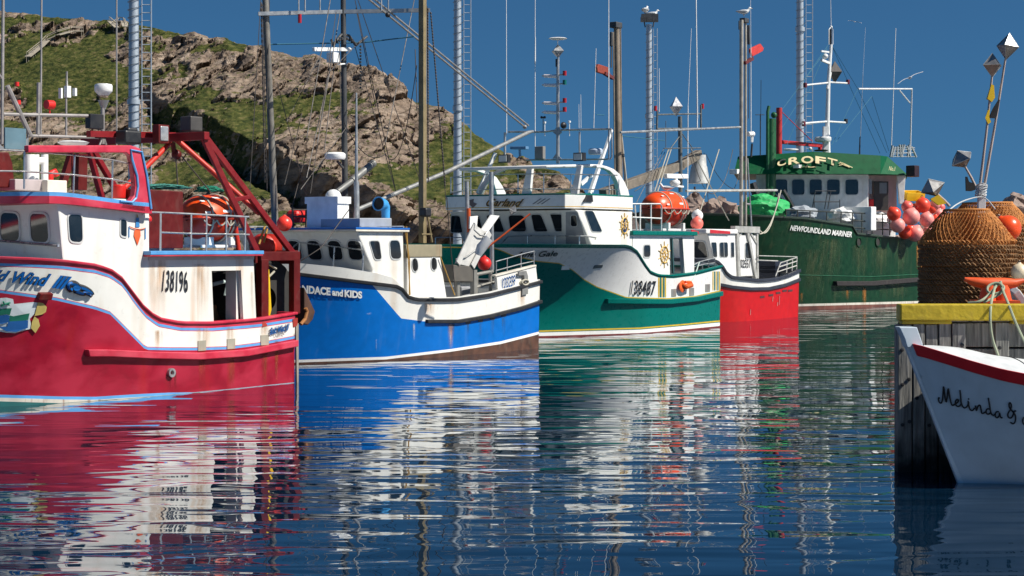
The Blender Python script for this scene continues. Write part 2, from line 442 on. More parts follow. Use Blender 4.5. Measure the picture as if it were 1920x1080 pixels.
def text(s, fn, quad, m, name='lettering', parent=None, bold=0.0, shear=0.0, n=None, outline=None, om=None, cam_c=None, lift=.01, space=1.0):
    """words laid on a surface: quad = pixel corners (bottom-left, bottom-right, top-right, top-left), fn maps a pixel to the surface"""
    cu = bpy.data.curves.new('t', 'FONT'); cu.body = s; cu.offset = bold; cu.shear = shear; cu.resolution_u = 4; cu.space_character = space
    ob = bpy.data.objects.new('t', cu); COL.objects.link(ob)
    dg = bpy.context.evaluated_depsgraph_get(); me = bpy.data.meshes.new_from_object(ob.evaluated_get(dg))
    bpy.data.objects.remove(ob)
    vs_ = [v.co.copy() for v in me.vertices]
    x0 = min(v.x for v in vs_); x1 = max(v.x for v in vs_); y0 = min(v.y for v in vs_); y1 = max(v.y for v in vs_)
    bl, br, tr, tl = [V((*p, 0)) for p in quad]
    for v, c in zip(me.vertices, vs_):
        a = (c.x-x0)/(x1-x0); b = (c.y-y0)/(y1-y0)
        p = bl.lerp(br, a).lerp(tl.lerp(tr, a), b); v.co = fn(p.x, p.y)
    me.materials.clear(); me.materials.append(m); me.update()
    o = bpy.data.objects.new(name, me); COL.objects.link(o); o.parent = parent
    # stand a little proud of the surface, towards the seen side
    cc = cam_c; nn = V((0,0,0))
    ctr = sum((v.co for v in me.vertices), V((0,0,0)))/len(me.vertices)
    d = (cc-ctr).normalized()*lift
    for v in me.vertices: v.co += d
    return o
def strokes(lines, fn, r, m, name, parent, cam_c, lift=.01):
    mb = MB()
    for ln in lines:
        # smooth the pixel run first
        pts = ln
        for _ in range(2):
            q = [pts[0]]
            for a, b in zip(pts, pts[1:]): q += [(a[0]*.75+b[0]*.25, a[1]*.75+b[1]*.25), (a[0]*.25+b[0]*.75, a[1]*.25+b[1]*.75)]
            pts = q+[pts[-1]]
        P = [fn(*p) for p in pts]; P = [p+(cam_c-p).normalized()*lift for p in P]
        mb.tube(P, r, 0, 5)
    return mb.build(name, m, parent, smooth=True, split='scroll' in name)
# ------------------------------------------------------------------ water
def water_mat():
    m = bpy.data.materials.new('harbour_water'); m.use_nodes = True; t = m.node_tree; N = t.nodes; K = t.links; N.clear()
    o = N.new('ShaderNodeOutputMaterial')
    geo = N.new('ShaderNodeNewGeometry')
    def wave(sc, vec, det, dist, rot=0):
        mp = N.new('ShaderNodeMapping'); mp.inputs['Scale'].default_value = vec; mp.inputs['Rotation'].default_value = (0,0,rot)
        K.new(geo.outputs['Position'], mp.inputs[0])
        n = N.new('ShaderNodeTexNoise'); n.inputs['Scale'].default_value = sc; n.inputs['Detail'].default_value = det
        n.inputs['Roughness'].default_value = .45; n.inputs['Distortion'].default_value = dist
        K.new(mp.outputs[0], n.inputs['Vector']); return n.outputs['Fac']
    def mul(a, k):
        x = N.new('ShaderNodeMath'); x.operation = 'MULTIPLY'; K.new(a, x.inputs[0])
        if isinstance(k, float): x.inputs[1].default_value = k
        else: K.new(k, x.inputs[1])
        return x.outputs[0]
    def add(a, b):
        x = N.new('ShaderNodeMath'); x.operation = 'ADD'; K.new(a, x.inputs[0]); K.new(b, x.inputs[1]); return x.outputs[0]
    big = wave(1.0, (.17,.46,1), 1.5, .4, .08)          # slow swell
    mid = wave(1.0, (.36,1.25,1), 1.1, .8, -.05)       # ripples
    fine = wave(1.0, (1.5,7.0,1), 1.5, .4, .04)
    patch = wave(.055, (1,1,1), 1.0, .2)
    pr = N.new('ShaderNodeMapRange'); pr.inputs[1].default_value = .35; pr.inputs[2].default_value = .62; pr.inputs[3].default_value = .55; pr.inputs[4].default_value = 1.15
    K.new(patch, pr.inputs[0])
    h = add(add(mul(big, .058), mul(mul(mid, .030), pr.outputs[0])), mul(mul(fine, .0006), pr.outputs[0]))
    bp = N.new('ShaderNodeBump'); bp.inputs['Distance'].default_value = 1.0; bp.inputs['Strength'].default_value = 1.0
    K.new(h, bp.inputs['Height'])
    gl = N.new('ShaderNodeBsdfGlossy'); gl.inputs['Roughness'].default_value = .004; gl.inputs['Color'].default_value = (.93,.95,.96,1)
    df = N.new('ShaderNodeBsdfDiffuse'); df.inputs['Color'].default_value = (.002,.014,.034,1)
    fr = N.new('ShaderNodeFresnel'); fr.inputs['IOR'].default_value = 1.333
    K.new(bp.outputs[0], gl.inputs['Normal']); K.new(bp.outputs[0], fr.inputs['Normal'])
    mr = N.new('ShaderNodeMapRange'); mr.inputs[1].default_value = .13; mr.inputs[2].default_value = .58; mr.inputs[3].default_value = .04; mr.inputs[4].default_value = .80
    K.new(fr.outputs[0], mr.inputs[0])
    mx = N.new('ShaderNodeMixShader'); K.new(mr.outputs[0], mx.inputs[0]); K.new(df.outputs[0], mx.inputs[1]); K.new(gl.outputs[0], mx.inputs[2])
    K.new(mx.outputs[0], o.inputs[0]); return m
mb = MB(); mb.poly([(-3000,-200,0),(3000,-200,0),(3000,6000,0),(-3000,6000,0)])
tag(mb.build('water', water_mat()), kind='structure')
# ------------------------------------------------------------------ the hill
RIDGE = [(-500,-60),(-200,-10),(0,24),(80,33),(190,38),(270,47),(340,66),(364,64),(390,76),(424,74),(440,84),(470,88),(505,98),(560,108),(587,106),(620,118),(648,120),(667,122),(697,131),(727,150),(767,192),(790,200),(819,206),(849,217),(865,232),(882,250),(900,262),(919,276),(945,292),(975,306),(1010,316),(1040,322),(1062,352),(1090,385),(1130,405),(1200,425),(1300,440)]
CLEFT = [(-200,-60),(120,70),(200,110),(262,170),(300,208),(340,232),(420,285),(500,335),(580,385),(680,428),(760,470)]
def cleft_py(px): return interp(CLEFT, px)
def hill():
    NU, NV = 760, 300
    rows = []; rock = []
    lens = lambda a, b, x: max(0, min(1, (x-a)/(b-a)))
    for j in range(NV+1):
        v = j/NV; row = []
        for i in range(NU+1):
            px = lerp(-420, 1290, i/NU); rp = interp(RIDGE, px)
            Yr = lerp(355, 250, lens(0, 1060, px)); Y0 = 200
            if v <= .94:
                q = v/.94; Y = lerp(Y0, Yr, q**1.05); py = lerp(484, rp, q)
            else:
                q = (v-.94)/.06; Y = Yr+q*60; py = rp+q*q*40+3*q
            P = W(px, py, Y)
            # strata coordinates: blocks dip down towards the water on the right
            a = P.x*.55+P.z*1.15; b = P.x*.85-P.z*.55
            n1 = noise.fractal(V((P.x*.05, P.y*.05, P.z*.05+3)), 1, 2, 5)
            ds, pt = noise.voronoi(V((a*.11, b*.34+n1*1.2, P.y*.018+n1)))
            ds2, pt2 = noise.voronoi(V((a*.36+n1, b*.85, P.y*.07)))
            cell = noise.cell(pt[0]*7.3); cell2 = noise.cell(pt2[0]*5.1+V((9,9,9)))
            rockm = noise.fractal(V((P.x*.045+11, P.y*.03, P.z*.075)), .9, 2.1, 6)*1.0
            # broad layout: bare rock lower right, along the cleft lip and on the upper left summit; turf slope under the cleft
            sd_ = py-cleft_py(px)                       # >0 below the cleft line
            lay = -.06
            if sd_ < 0: lay += .10*lens(230, 700, px)+.20*math.exp(-((sd_+35)/42)**2)
            else: lay -= .08+.12*lens(150, 330, px)
            if px > 640: lay += .06
            lay -= .12*math.exp(-((px-430)/110)**2-((py-110)/60)**2)
            if px < 240 and py < 90: lay += .42*lens(.5, .95, v)
            if 60 < px < 330 and 85 < py < 160: lay += .30*math.exp(-((py-125)/20)**2)
            lay += .45*math.exp(-((px-20)/45)**2-((py-150)/22)**2)
            lay += .5*lens(340, 430, py)*lens(430, 560, px)
            rk = rockm*1.5+lay+.10*cell2
            rk01 = max(0, min(1, .5+rk*3.2))
            amp = 1.0
            d = (cell*1.6+(ds[1]-ds[0])*1.0)*rk01*amp + (cell2*.6+ (ds2[1]-ds2[0])*.45)*rk01
            d += noise.fractal(V((P.x*.12, P.y*.1, P.z*.16+8)), .8, 2.2, 6)*(.7+1.5*rk01)
            d += noise.fractal(V((P.x*.025+5, P.y*.02, P.z*.035)), 1, 2, 3)*4.5
            # the cleft: the rock stands forward above the line and drops away sharply below it
            if px > 40:
                wob = 9*noise.fractal(V((px*.03, 0, 1.5)), .8, 2, 4)
                e = sd_+wob; st = (1-lens(-16, 5, e))*math.exp(min(0, e+16)/140.)*lens(225, 340, px)*(.55+.45*lens(300, 420, px))
                d += 9.5*st-5.0*math.exp(-((e-8)/15)**2)*lens(240, 360, px)
            fade = lens(0, .06, v) * (1 if v <= .9 else (lens(.945, .9, v)*.8+.2 if v < .945 else .2))
            P = P+V((.35,-1,.30))*d*fade*.75
            if v > .88: P.z += (cell*.6+noise.noise(V((px*.05,0,0)))*.6)*rk01*.55
            row.append(P); rock.append(rk01)
        rows.append(row)
    mb = MB(); mb.grid(rows)
    me = bpy.data.meshes.new('hill'); me.from_pydata([tuple(p) for p in mb.v], [], mb.f)
    at = me.attributes.new('bare', 'FLOAT', 'POINT'); at.data.foreach_set('value', rock)
    me.polygons.foreach_set('use_smooth', [True]*len(me.polygons)); me.set_sharp_from_angle(angle=R(38))
    o = bpy.data.objects.new('hill', me); COL.objects.link(o)
    m = bpy.data.materials.new('hillside'); m.use_nodes = True; t = m.node_tree; N = t.nodes; K = t.links
    b = N['Principled BSDF']; b.inputs['Roughness'].default_value = .9; b.inputs['Specular IOR Level'].default_value = .15
    g = N.new('ShaderNodeNewGeometry'); a = N.new('ShaderNodeAttribute'); a.attribute_name = 'bare'
    def ns(sc, det=8, vec=(1,1,1), rot=(0,0,0)):
        mp = N.new('ShaderNodeMapping'); mp.inputs['Scale'].default_value = vec; mp.inputs['Rotation'].default_value = rot; K.new(g.outputs['Position'], mp.inputs[0])
        n = N.new('ShaderNodeTexNoise'); n.inputs['Scale'].default_value = sc; n.inputs['Detail'].default_value = det; n.inputs['Roughness'].default_value = .62
        K.new(mp.outputs[0], n.inputs['Vector']); return n.outputs['Fac']
    def ramp(src, *st):
        r = N.new('ShaderNodeValToRGB'); K.new(src, r.inputs[0]); e = r.color_ramp.elements
        while len(e) < len(st): e.new(.5)
        for x, (p, c) in zip(e, st): x.position = p; x.color = (*c, 1)
        return r.outputs[0]
    rockc = ramp(ns(.35, 10, (1,.4,1.3)), (.28,(.09,.07,.055)), (.42,(.20,.15,.115)), (.56,(.30,.23,.175)), (.72,(.43,.35,.28)))
    strat = ramp(ns(1.0, 6, (.3,.15,1.7), (0,R(35),0)), (.36,(.45,.42,.40)), (.5,(1,1,1)), (.62,(1.1,1.08,1.05)))
    mr_ = N.new('ShaderNodeMix'); mr_.data_type = 'RGBA'; mr_.blend_type = 'MULTIPLY'; mr_.inputs[0].default_value = .75
    K.new(rockc, mr_.inputs[6]); K.new(strat, mr_.inputs[7])
    gr = ramp(ns(.9, 14, (1,.3,1.6)), (.32,(.012,.020,.005)), (.44,(.042,.055,.012)), (.55,(.085,.090,.022)), (.68,(.17,.14,.06)))
    sepn = N.new('ShaderNodeSeparateXYZ'); K.new(g.outputs['Normal'], sepn.inputs[0])
    # bare = attribute + fine noise - flatness
    ma = N.new('ShaderNodeMath'); ma.operation = 'MULTIPLY_ADD'; K.new(ns(1.1, 14, (1,.3,1.5)), ma.inputs[0]); ma.inputs[1].default_value = 2.1; K.new(a.outputs['Fac'], ma.inputs[2])
    mbn = N.new('ShaderNodeMath'); mbn.operation = 'MULTIPLY_ADD'; K.new(sepn.outputs[2], mbn.inputs[0]); mbn.inputs[1].default_value = -.75; K.new(ma.outputs[0], mbn.inputs[2])
    mm = N.new('ShaderNodeMapRange'); mm.inputs[1].default_value = 1.12; mm.inputs[2].default_value = 1.26; K.new(mbn.outputs[0], mm.inputs[0])
    mx = N.new('ShaderNodeMix'); mx.data_type = 'RGBA'; K.new(mm.outputs[0], mx.inputs[0]); K.new(gr, mx.inputs[6]); K.new(mr_.outputs[2], mx.inputs[7])
    K.new(mx.outputs[2], b.inputs['Base Color'])
    bp = N.new('ShaderNodeBump'); bp.inputs['Distance'].default_value = .9; bp.inputs['Strength'].default_value = 1
    K.new(ns(1.1, 10, (.7,.3,1.6), (0,R(35),0)), bp.inputs['Height']); K.new(bp.outputs[0], b.inputs['Normal'])
    me.materials.append(m); tag(o, kind='structure')
hill()
# shore strip behind the berths, and a rubble bank beyond the wharf
stone = mat('shore_stone', (.30,.22,.18), .9, var=.35, vscale=.8, bump=.2, bscale=2)
concrete = mat('quay_concrete', (.32,.31,.29), .85, var=.15, grime=.3)
mb = MB(); mb.box((-140,112,-1), (700,205,1.9)); tag(mb.build('ground', concrete), kind='structure')
def boulder(P, r, seed):
    mb = MB(); bm = bmesh.new(); bmesh.ops.create_icosphere(bm, subdivisions=3, radius=1)
    rot = Matrix.Rotation(seed*1.7, 3, V((.3,.5,.8)).normalized())
    for v in bm.verts:
        p = v.co.copy(); d = 1
        for k in range(11):
            n = V((math.sin(seed*3+k*2.1), math.cos(seed*1.3+k*1.7), math.sin(k*2.7+seed))).normalized()
            e = p.dot(n)
            if e > .48: p -= n*(e-.48)
        p *= 1+.16*noise.fractal(p*2.4+V((seed,0,0)), .7, 2.1, 5)
        v.co = rot @ V((p.x*1.25, p.y, p.z*.8))*r
    me = bpy.data.meshes.new('boulder'); bm.to_mesh(me); bm.free(); me.materials.append(stone)
    me.polygons.foreach_set('use_smooth', [True]*len(me.polygons)); me.set_sharp_from_angle(angle=R(25))
    o = bpy.data.objects.new('boulder', me); COL.objects.link(o); o.location = P; return o
# light towers on the quay ------------------------------------------------
tower_m = mat('tower_grey', (.40,.45,.50), .45, metal=.3, var=.08)
def tower(px, wpx, py_top, Y, label, lad=1, top_lamp=False):
    base = W(px, 460, Y); base.z = 1.9; r = wpx/2*Y/F; zt = HC+(HZ-py_top)/F*Y
    o = empty('light_tower', base, 0, label, 'light tower', 'ladder towers standing on the quay')
    mb = MB(); H = zt-1.9; mb.tube([(0,0,0),(0,0,H*.5),(0,0,H)], [r*1.15, r, r*.9], 0, 20); 
    for k in range(int(H/7)): mb.tube([(0,0,4+k*7),(0,0,4.3+k*7)], r*1.25, 0, 20)
    mb.build('pole', tower_m, o, smooth=True)
    # ladder on the right flank, climbing hoops round the pole
    x0 = r*1.55; x1 = r*1.55+r*1.75; l = MB()
    if wpx < 14: x0 = r*1.35; x1 = r*1.35+r*1.15
    l.tube([(x0,-.1,1.5),(x0,-.1,H-.3)], r*.11, 0, 5); l.tube([(x1,-.1,1.5),(x1,-.1,H-.3)], r*.13, 0, 5)
    z = 1.8; st = .55
    while z < H-.4:
        l.tube([(x0,-.1,z),(x1,-.1,z)], r*.09, 0, 4); z += st*Y/112*.95
    l.build('ladder', tower_m, o, smooth=True)
    c = MB(); z = 2.2
    while z < H-.4:
        pts = [V((math.cos(a)*r*1.14, math.sin(a)*r*1.14, z+.22*math.sin(a*.5))) for a in [R(x) for x in range(-200, 30, 20)]]
        c.tube(pts+[V((x0,-.1,z+.1))], r*.07, 0, 4); z += st*Y/112*.95
    c.build('ladder_brackets', mat('tower_bracket', (.10,.13,.16), .5), o)
    if top_lamp:
        m2 = MB(); m2.box((-r*2.4,-.3,H+.5), (r*2.8,.3,H+.75)); m2.tube([(-r*1.2,0,H-.2),(-r*1.8,0,H+.5)], r*.2); m2.tube([(r*1.2,0,H-.2),(r*1.8,0,H+.5)], r*.2)
        for q in (-1.8,0,1.8): m2.box((q*r-.22,-.45,H+.15),(q*r+.22,-.15,H+.5))
        m2.build('lamp_head', mastd, o)
    return o
tower(251, 20, -60, 112.6, 'tall grey tube tower with a ladder, rising behind the crimson boat', 1)
tower(858, 15, -60, 118, 'tall grey ladder tower rising between the yellowed mast and the white flybridge', 1)
tower(1217, 12, 46, 125, 'grey ladder tower topped by lamps and two gulls', 1, True)
tower(1500, 14, -60, 130, 'tall grey ladder tower rising behind the green trawler roof', 1)

from mathutils.bvhtree import BVHTree
def on_hill(px, py):
    h = bpy.data.objects['hill']; global _bvh
    try: _bvh
    except NameError: _bvh = BVHTree.FromPolygons([v.co for v in h.data.vertices], [tuple(p.vertices) for p in h.data.polygons])
    o = V((0,0,HC)); d = (W(px, py, 1000)-o).normalized(); hit = _bvh.ray_cast(o, d); return hit[0]
def boardwalk(runs, label):
    base = on_hill(*runs[0][0]); o = empty('boardwalk', base, 0, label, 'boardwalk'); wd = mat('boardwalk_wood', (.33,.29,.23), .8)
    tr = MB(); ra = MB(); po_ = MB()
    for run in runs:
        P = [on_hill(*p) for p in run]; P = [p-base+V((0,-.5,.9)) for p in P if p]
        for a, b_ in zip(P, P[1:]):
            tr.beam(a, b_, 1.2, .16); ra.beam(a+V((0,-.6,.8)), b_+V((0,-.6,.8)), .09); ra.beam(a+V((0,.6,.8)), b_+V((0,.6,.8)), .09)
            n = max(1, int((b_-a).length/2.2))
            for k in range(n+1):
                c = a.lerp(b_, k/n)
                for s_ in (-.7,.7): po_.beam(c+V((0,s_,-1.2)), c+V((0,s_,.82)), .08)
    tr.build('tread', wd, o); ra.build('railing', wd, o); po_.build('post', wd, o, split=True)
boardwalk([L(d5, 205,448, 300,372, 345,325), L(d5, 345,325, 420,290, 520,262, 600,262)], 'pale wooden stairs and boardwalk climbing the green hillside')
boardwalk([L(d5, 830,225, 862,190, 900,195, 912,230), L(d5, 800,190, 850,235)], 'small wooden landing near the hill crest beside the tower')
def off(poly, d): return [(x, y+d) for x, y in poly]
# ================================================================== crimson boat
def crimson_boat():
    B = Boat(556, 718, 2.9, 54, 'fishing_boat', 'crimson and white longliner with a red steel gantry at the stern')
    r = B.root
    H = Hull(B, 13.6, 2.6, 3.3, [(0,2.82),(.22,2.95),(.38,2.88),(.5,2.62),(.6,2.3),(.7,1.75),(.85,.7),(1,.04)], [(0,2.92),(.2,3.02),(.38,3.12),(.5,3.3),(.6,3.45),(.7,3.4),(.82,2.9),(.93,1.6),(1,.05)], 2.0)
    rail = [(-700,470),(-200,482),(0,485),(59,487),(118,490.5),(178,498),(207,507),(231,524),(252,555),(273,581),(296,598),(339,606),(398,606.5),(458,602),(493,598.5),(547,589.6),(556,588)]
    low = [(-700,505),(-200,530),(0,543),(71,553),(104,557),(178,574),(207,584),(237,614),(261,638),(273,650),(320,651),(369,651),(428,649),(487,641.5),(547,630),(556,628)]
    boot = [(-700,720),(-200,736),(0,740),(118,743.5),(178,744),(267,738.5),(320,736),(380,735.5),(413,734.5),(446,733),(500,729),(556,724)]
    curves = [off(boot,12.5), off(boot,5.5), boot, off(low,7.5), off(low,6), off(low,1.2), low, off(rail,15), off(rail,13.5), off(rail,8.5), rail]
    H.build(curves, [bottomg, mat('teal_bottom2', (.015,.12,.12), .5), rustw, skyblue, redhull, redhull, skyblue, redrail, white, redrail, skyblue, redrail], 
            lambda u: .95 if u < .42 else .15, redrail, cap=.07)
    lo = lambda u: H.zc(u, [(200,655),(280,659),(369,661),(458,655),(553,637)])
    H.strake('rub_rail', redrail, lo, .17, .15, 0, .475, inset=.05)
    # scuppers over the rub rail, rust runs, discharge
    hs = lambda x, y: H.surf(x, y, .02)
    for x, y in ((333,567),(517,556),(730,532)):
        panel(B, hs, L(c4, x-25,y-30, x+25,y-34, x+25,y+30, x-25,y+34), .05, mat('scupper_plate', (.35,.33,.26), .6, streak=.6), 'scupper')
    rustr = mat('rust_run', (.30,.022,.012), .6, var=.2)
    for x, w_, y0, y1 in ((332,34,612,835),(515,40,600,810),(730,30,580,790),(808,22,565,780)):
        mb = MB(); q = [c4(x-w_/2,y0), c4(x+w_/2,y0), c4(x+w_*.4,lerp(y0,y1,.6)), c4(x+w_*.2,y1), c4(x-w_*.2,y1), c4(x-w_*.42,lerp(y0,y1,.6))]
        wash(B, lambda a, b_: H.surf(a, b_, .004), L(c4, x-w_*.8,y0-30, x+w_*.8,y0-30, x+w_*.7,y1+25, x-w_*.7,y1+25), wash_mat('rust_wash', (.30,.06,.012), .95))
    mb = MB(); p = H.surf(*c4(132,738), .0); mb.lathe([(.05,0),(.11,.0),(.11,.08),(.06,.08),(.05,0)], p, axis=(0,1,0), n=14); mb.build('discharge_pipe', steel, r, smooth=True)
    # ---------------- wheelhouse
    T = 2.9; sd = B.fside(T); sd2 = B.fside(T+.012)
    wh = L(c1, 360,775, 1200,775)
    A = B.side(*c1(360,770), T); Bt = B.side(*c3(398,105), T)
    rear = B.side(*c1(937,880), T); floor_z = 1.9
    prof = [A, Bt]+floor_pts(B, H, T, Bt.x, rear.x-.05)+[V((rear.x-.05,T,A.z-.02))]
    mb = MB(); mb.prism(prof, (0,-2*T,0)); mb.build('wheelhouse', white, r, bevel=.04)
    fr = B.fslope(A+V((.02,0,0)), Bt+V((.02,0,0)))
    for q in (L(c1, 428,885, 515,885, 520,1062, 440,1055), L(c1, 762,912, 798,922, 798,1028, 762,1016)):
        window(B, sd, q, .04, .16)
    for q in (L(c1, -180,868, -50,872, -50,1045, -180,1042), L(c1, 5,872, 118,878, 126,1052, 5,1048), L(c1, 190,878, 300,882, 312,1060, 200,1055)):
        window(B, fr, q, .05, .14)
    # bridge band running round the wheelhouse top, and the windscreen frame of the flying bridge
    fr2 = B.fslope(A+V((.35,0,.0)), Bt+V((.35,0,.0)))
    sdo = B.fside(T+.22)
    top = L(c1, 300,732, 500,755, 650,776, 820,800, 945,800)
    bot = L(c1, 965,880, 700,848, 400,815, 300,806)
    def band(name, up, dn, m, t, th=.12):
        q = [B.side(x, y, t) for x, y in up+dn]
        m_ = MB(); m_.prism(q, (0,-th,0)); m_.prism([V((p.x,-p.y,p.z)) for p in q], (0,th,0)); return m_.build(name, m, r, bevel=.015)
    zt = B.side(*c1(400,742), T+.22).z; zb = B.side(*c1(400,815), T+.22).z
    xf = B.side(*c1(360,815), T+.22).x
    # rounded band in plan
    plan = [(B.side(*c1(958,840), T+.22).x, T+.22), (xf-.5, T+.22), (xf+.05, T+.02), (xf+.45, T-.5), (xf+.62, T-1.3), (xf+.7, 0)]
    plan = plan+[(x, -y) for x, y in plan[-2::-1]]
    def zat(x, a, b_): return lerp(a, b_, 0)
    tops = [(B.side(*p, T+.22)) for p in L(c1, 400,742, 500,755, 820,800, 950,812)]
    bots = [(B.side(*p, T+.22)) for p in L(c1, 400,815, 700,848, 965,880)]
    tz = lambda x: interp(sorted([(p.x, p.z) for p in tops]), x); bz = lambda x: interp(sorted([(p.x, p.z) for p in bots]), x)
    mb = MB(); pl = [(V((x,y,0))) for x, y in plan]
    dense = []
    for a, b_ in zip(pl, pl[1:]):
        for k in range(4): dense.append(a.lerp(b_, k/4))
    dense.append(pl[-1]); c0 = V((dense[0].x, 0, 0))
    sh = lambda p, k: V((p.x-(k if p.x > xf-1 else 0), p.y-math.copysign(k if abs(p.y) > .01 else 0, p.y), 0))
    rows = [[V((p.x, p.y, bz(p.x)-.0)) for p in dense], [V((p.x, p.y, tz(p.x)-.09)) for p in dense], [V((p.x, p.y, tz(p.x))) for p in dense],
            [V((sh(p,.14).x, sh(p,.14).y, tz(p.x))) for p in dense], [V((sh(p,.14).x, sh(p,.14).y, bz(p.x)+.05)) for p in dense]]
    mb.grid(rows, [0,1,0,0]); mb.poly([V((p.x, p.y, bz(p.x))) for p in dense]); mb.poly([V((p.x*.999, p.y*.97, bz(p.x)+.05)) for p in dense])
    mb.build('bridge_coaming', [redrail, skyblue], r, smooth=True, ang=30)
    # flying-bridge end frame
    po = L(c1, 965,880, 955,760, 930,620, 903,495, 884,465, 830,447, 180,447, 180,493, 800,493, 825,512, 838,560, 850,640, 857,705, 850,765, 826,797, 780,800, 760,845)
    panel(B, sdo, po, .16, redrail, 'windscreen_frame', bevel=.02)
    trim = L(c1, 957,850, 930,640, 898,490, 828,476, 838,540, 868,640, 874,710, 862,780, 835,808, 760,800)
    mb = MB(); P = [B.side(x, y, T+.235) for x, y in trim]; mb.tube(P, .028, 0, 6); mb.build('frame_trim', skyblue, r)
    pf = L(c1, -60,490, 55,490, 80,560, 95,715, -60,708)
    panel(B, B.fside(1.2), pf, .5, darkred, 'mast_housing', bevel=.02)
    panel(B, B.fside(-T+.1), L(c1, 180,455, 860,455, 860,490, 180,490), .1, redrail, 'windscreen_beam')
    railing(B, B.fside(T+.1), L(c1, -150,470, 60,478, 150,484, 470,508, 715,541, 842,568), [(*c1(155,484),*c1(153,722)),(*c1(472,508),*c1(464,750)),(*c1(713,541),*c1(708,785)),(*c1(-20,475),*c1(-20,720))], .022,
            [L(c1, -150,608, 155,612, 468,634, 712,662, 860,694)])
    # things on the flying bridge
    f0 = B.fside(0.6)
    q = L(c1, 300,665, 425,670, 425,750, 300,750); panel(B, B.fside(1.6), q, .7, cream, 'deck_locker', bevel=.02)
    q = L(c1, 95,660, 300,665, 300,740, 95,730); panel(B, B.fside(1.4), q, .9, mat('locker_shade', (.42,.36,.36), .6), 'bench', bevel=.02)
    mb = MB()
    MB.k = .8
    for x in (185, 225, 282): mb.tube([B.side(*c1(x,720), 0.3), B.side(*c1(x,505), .3)], .16 if x == 185 else .11, 0, 14)
    mb.tube([B.side(*c1(225,545), .3), B.side(*c1(282,545), .3)], .11, 0, 12); mb.build('exhaust_stack', whitep, r, smooth=True)
    mb = MB(); mb.tube([B.side(*c1(320,670), .3), B.side(*c1(322,620), .3), B.side(*c1(345,610), .3), B.side(*c1(360,640), .3)], .09, 0, 10); mb.build('vent_pipe', redp, r, smooth=True); MB.k = 1
    mb = MB(); mb.beam(B.side(*c1(505,500), -.8), B.side(*c1(500,730), -.8), .28); mb.beam(B.side(*c1(455,500), -.8), B.side(*c1(395,690), -.8), .16); mb.build('gantry_leg', darkred, r)
    MB.k = .5; MB.kb = .5
    # ---------------- mast frame over the wheelhouse (grey pipe)
    y0 = .5; fm = B.fside(y0)
    mb = MB()
    for a, b_, rr in (((20,-500),(12,440),.075),((20,250),(640,262),.085),((175,385),(625,398),.07),((45,70),(195,390),.12),((245,50),(240,380),.09),((263,-480),(258,380),.045),
                     ((423,-20),(421,75),.05),((419,110),(419,385),.05),((738,-480),(738,480),.04),((650,200),(650,440),.10),((655,390),(630,445),.05),((655,390),(672,445),.05),((-40,-60),(20,40),.05)):
        mb.tube([fm(*c1(*a)), fm(*c1(*b_))], rr, 0, 8)
    mb.build('pipe_mast', mat('grey_pipe', (.30,.28,.27), .5, metal=.3, var=.2), r, smooth=True)
    p = fm(*c1(655,195)); q = (fm(*c1(725,130))-fm(*c1(585,130))).length*.62
    mb = MB(); mb.lathe([(0,-.02),(q*.55,-.02),(q*.9,.14),(q,.2),(q,.46),(q*.92,.53),(q*.6,.56),(0,.56)], p+V((0,0,.26)), n=28)
    mb.lathe([(.1,-.2),(.28,.26)], p, n=14, mi=1); mb.build('radar_dome', [whitep, steel], r, smooth=True)
    mb = MB(); p = fm(*c1(423,108)); mb.box(p-V((.14,.12,.28)), p+V((.1,.12,.28))); mb.box(p+V((.14,-.1,-.3)), p+V((.24,.1,.2))); mb.box(p-V((.3,.1,.18)), p+V((-.18,.1,.2))); mb.tube([p, fm(*c1(423,-18))], .045); mb.build('sensor_box', whitep, r)
    mb = MB(); p = fm(*c1(314,190)); mb.tube([p-V((.10,0,0)), p+V((.10,0,0))], .22, 0, 16); mb.tube([p, p-V((0,0,.25))], .04); mb.build('horn', redp, r, smooth=True)
    mb = MB(); p = fm(*c1(598,312)); mb.box(p-V((.42,.2,.3)), p+V((.42,.2,.42))); mb.box(p+V((-.35,.2,-.4)), p+V((.35,.24,-.28))); mb.build('floodlight', blackp, r, bevel=.02)
    mb = MB(); p = fm(*c1(95,405)); mb.box(p-V((.6,.05,.5)), p+V((.6,.05,.5))); mb.build('spray_window', mat('tinted_screen', (.12,.2,.24), .1), r)
    panel(B, fm, L(c1, 100,470, 180,395, 182,475), .03, steel, 'gusset'); panel(B, fm, L(c1, -40,400, 32,470, -40,470), .03, steel, 'gusset')
    mb = MB(); p = B.side(*c1(464,428), 1.5); mb.lathe([(0,.1),(.5,.07),(.75,0),(.7,-.05),(.6,-.12),(0,-.12)], p, n=24); mb.build('antenna_disc', whitep, r, smooth=True)
    mb = MB()
    for x, y in ((120,60),(130,175)): p = fm(*c1(x-12,y)); mb.tube([p-V((0,0,.05)), p+V((0,0,.05))], .1, 0, 12)
    mb.build('navigation_light', redp, r, smooth=True)
    MB.k = 1; MB.kb = 1
    # ---------------- after house
    ah = B.side(*c2(-40,900), T); e = B.side(*c4(660,20), T); hz = B.side(*c2(300,900), T).z
    xr = e.x; xl = rear.x; 
    mb = MB(); zt_ = hz; op = [B.side(*p, T) for p in L(c4, 392,95, 578,92, 600,405, 412,425)]
    zb_ = 1.35
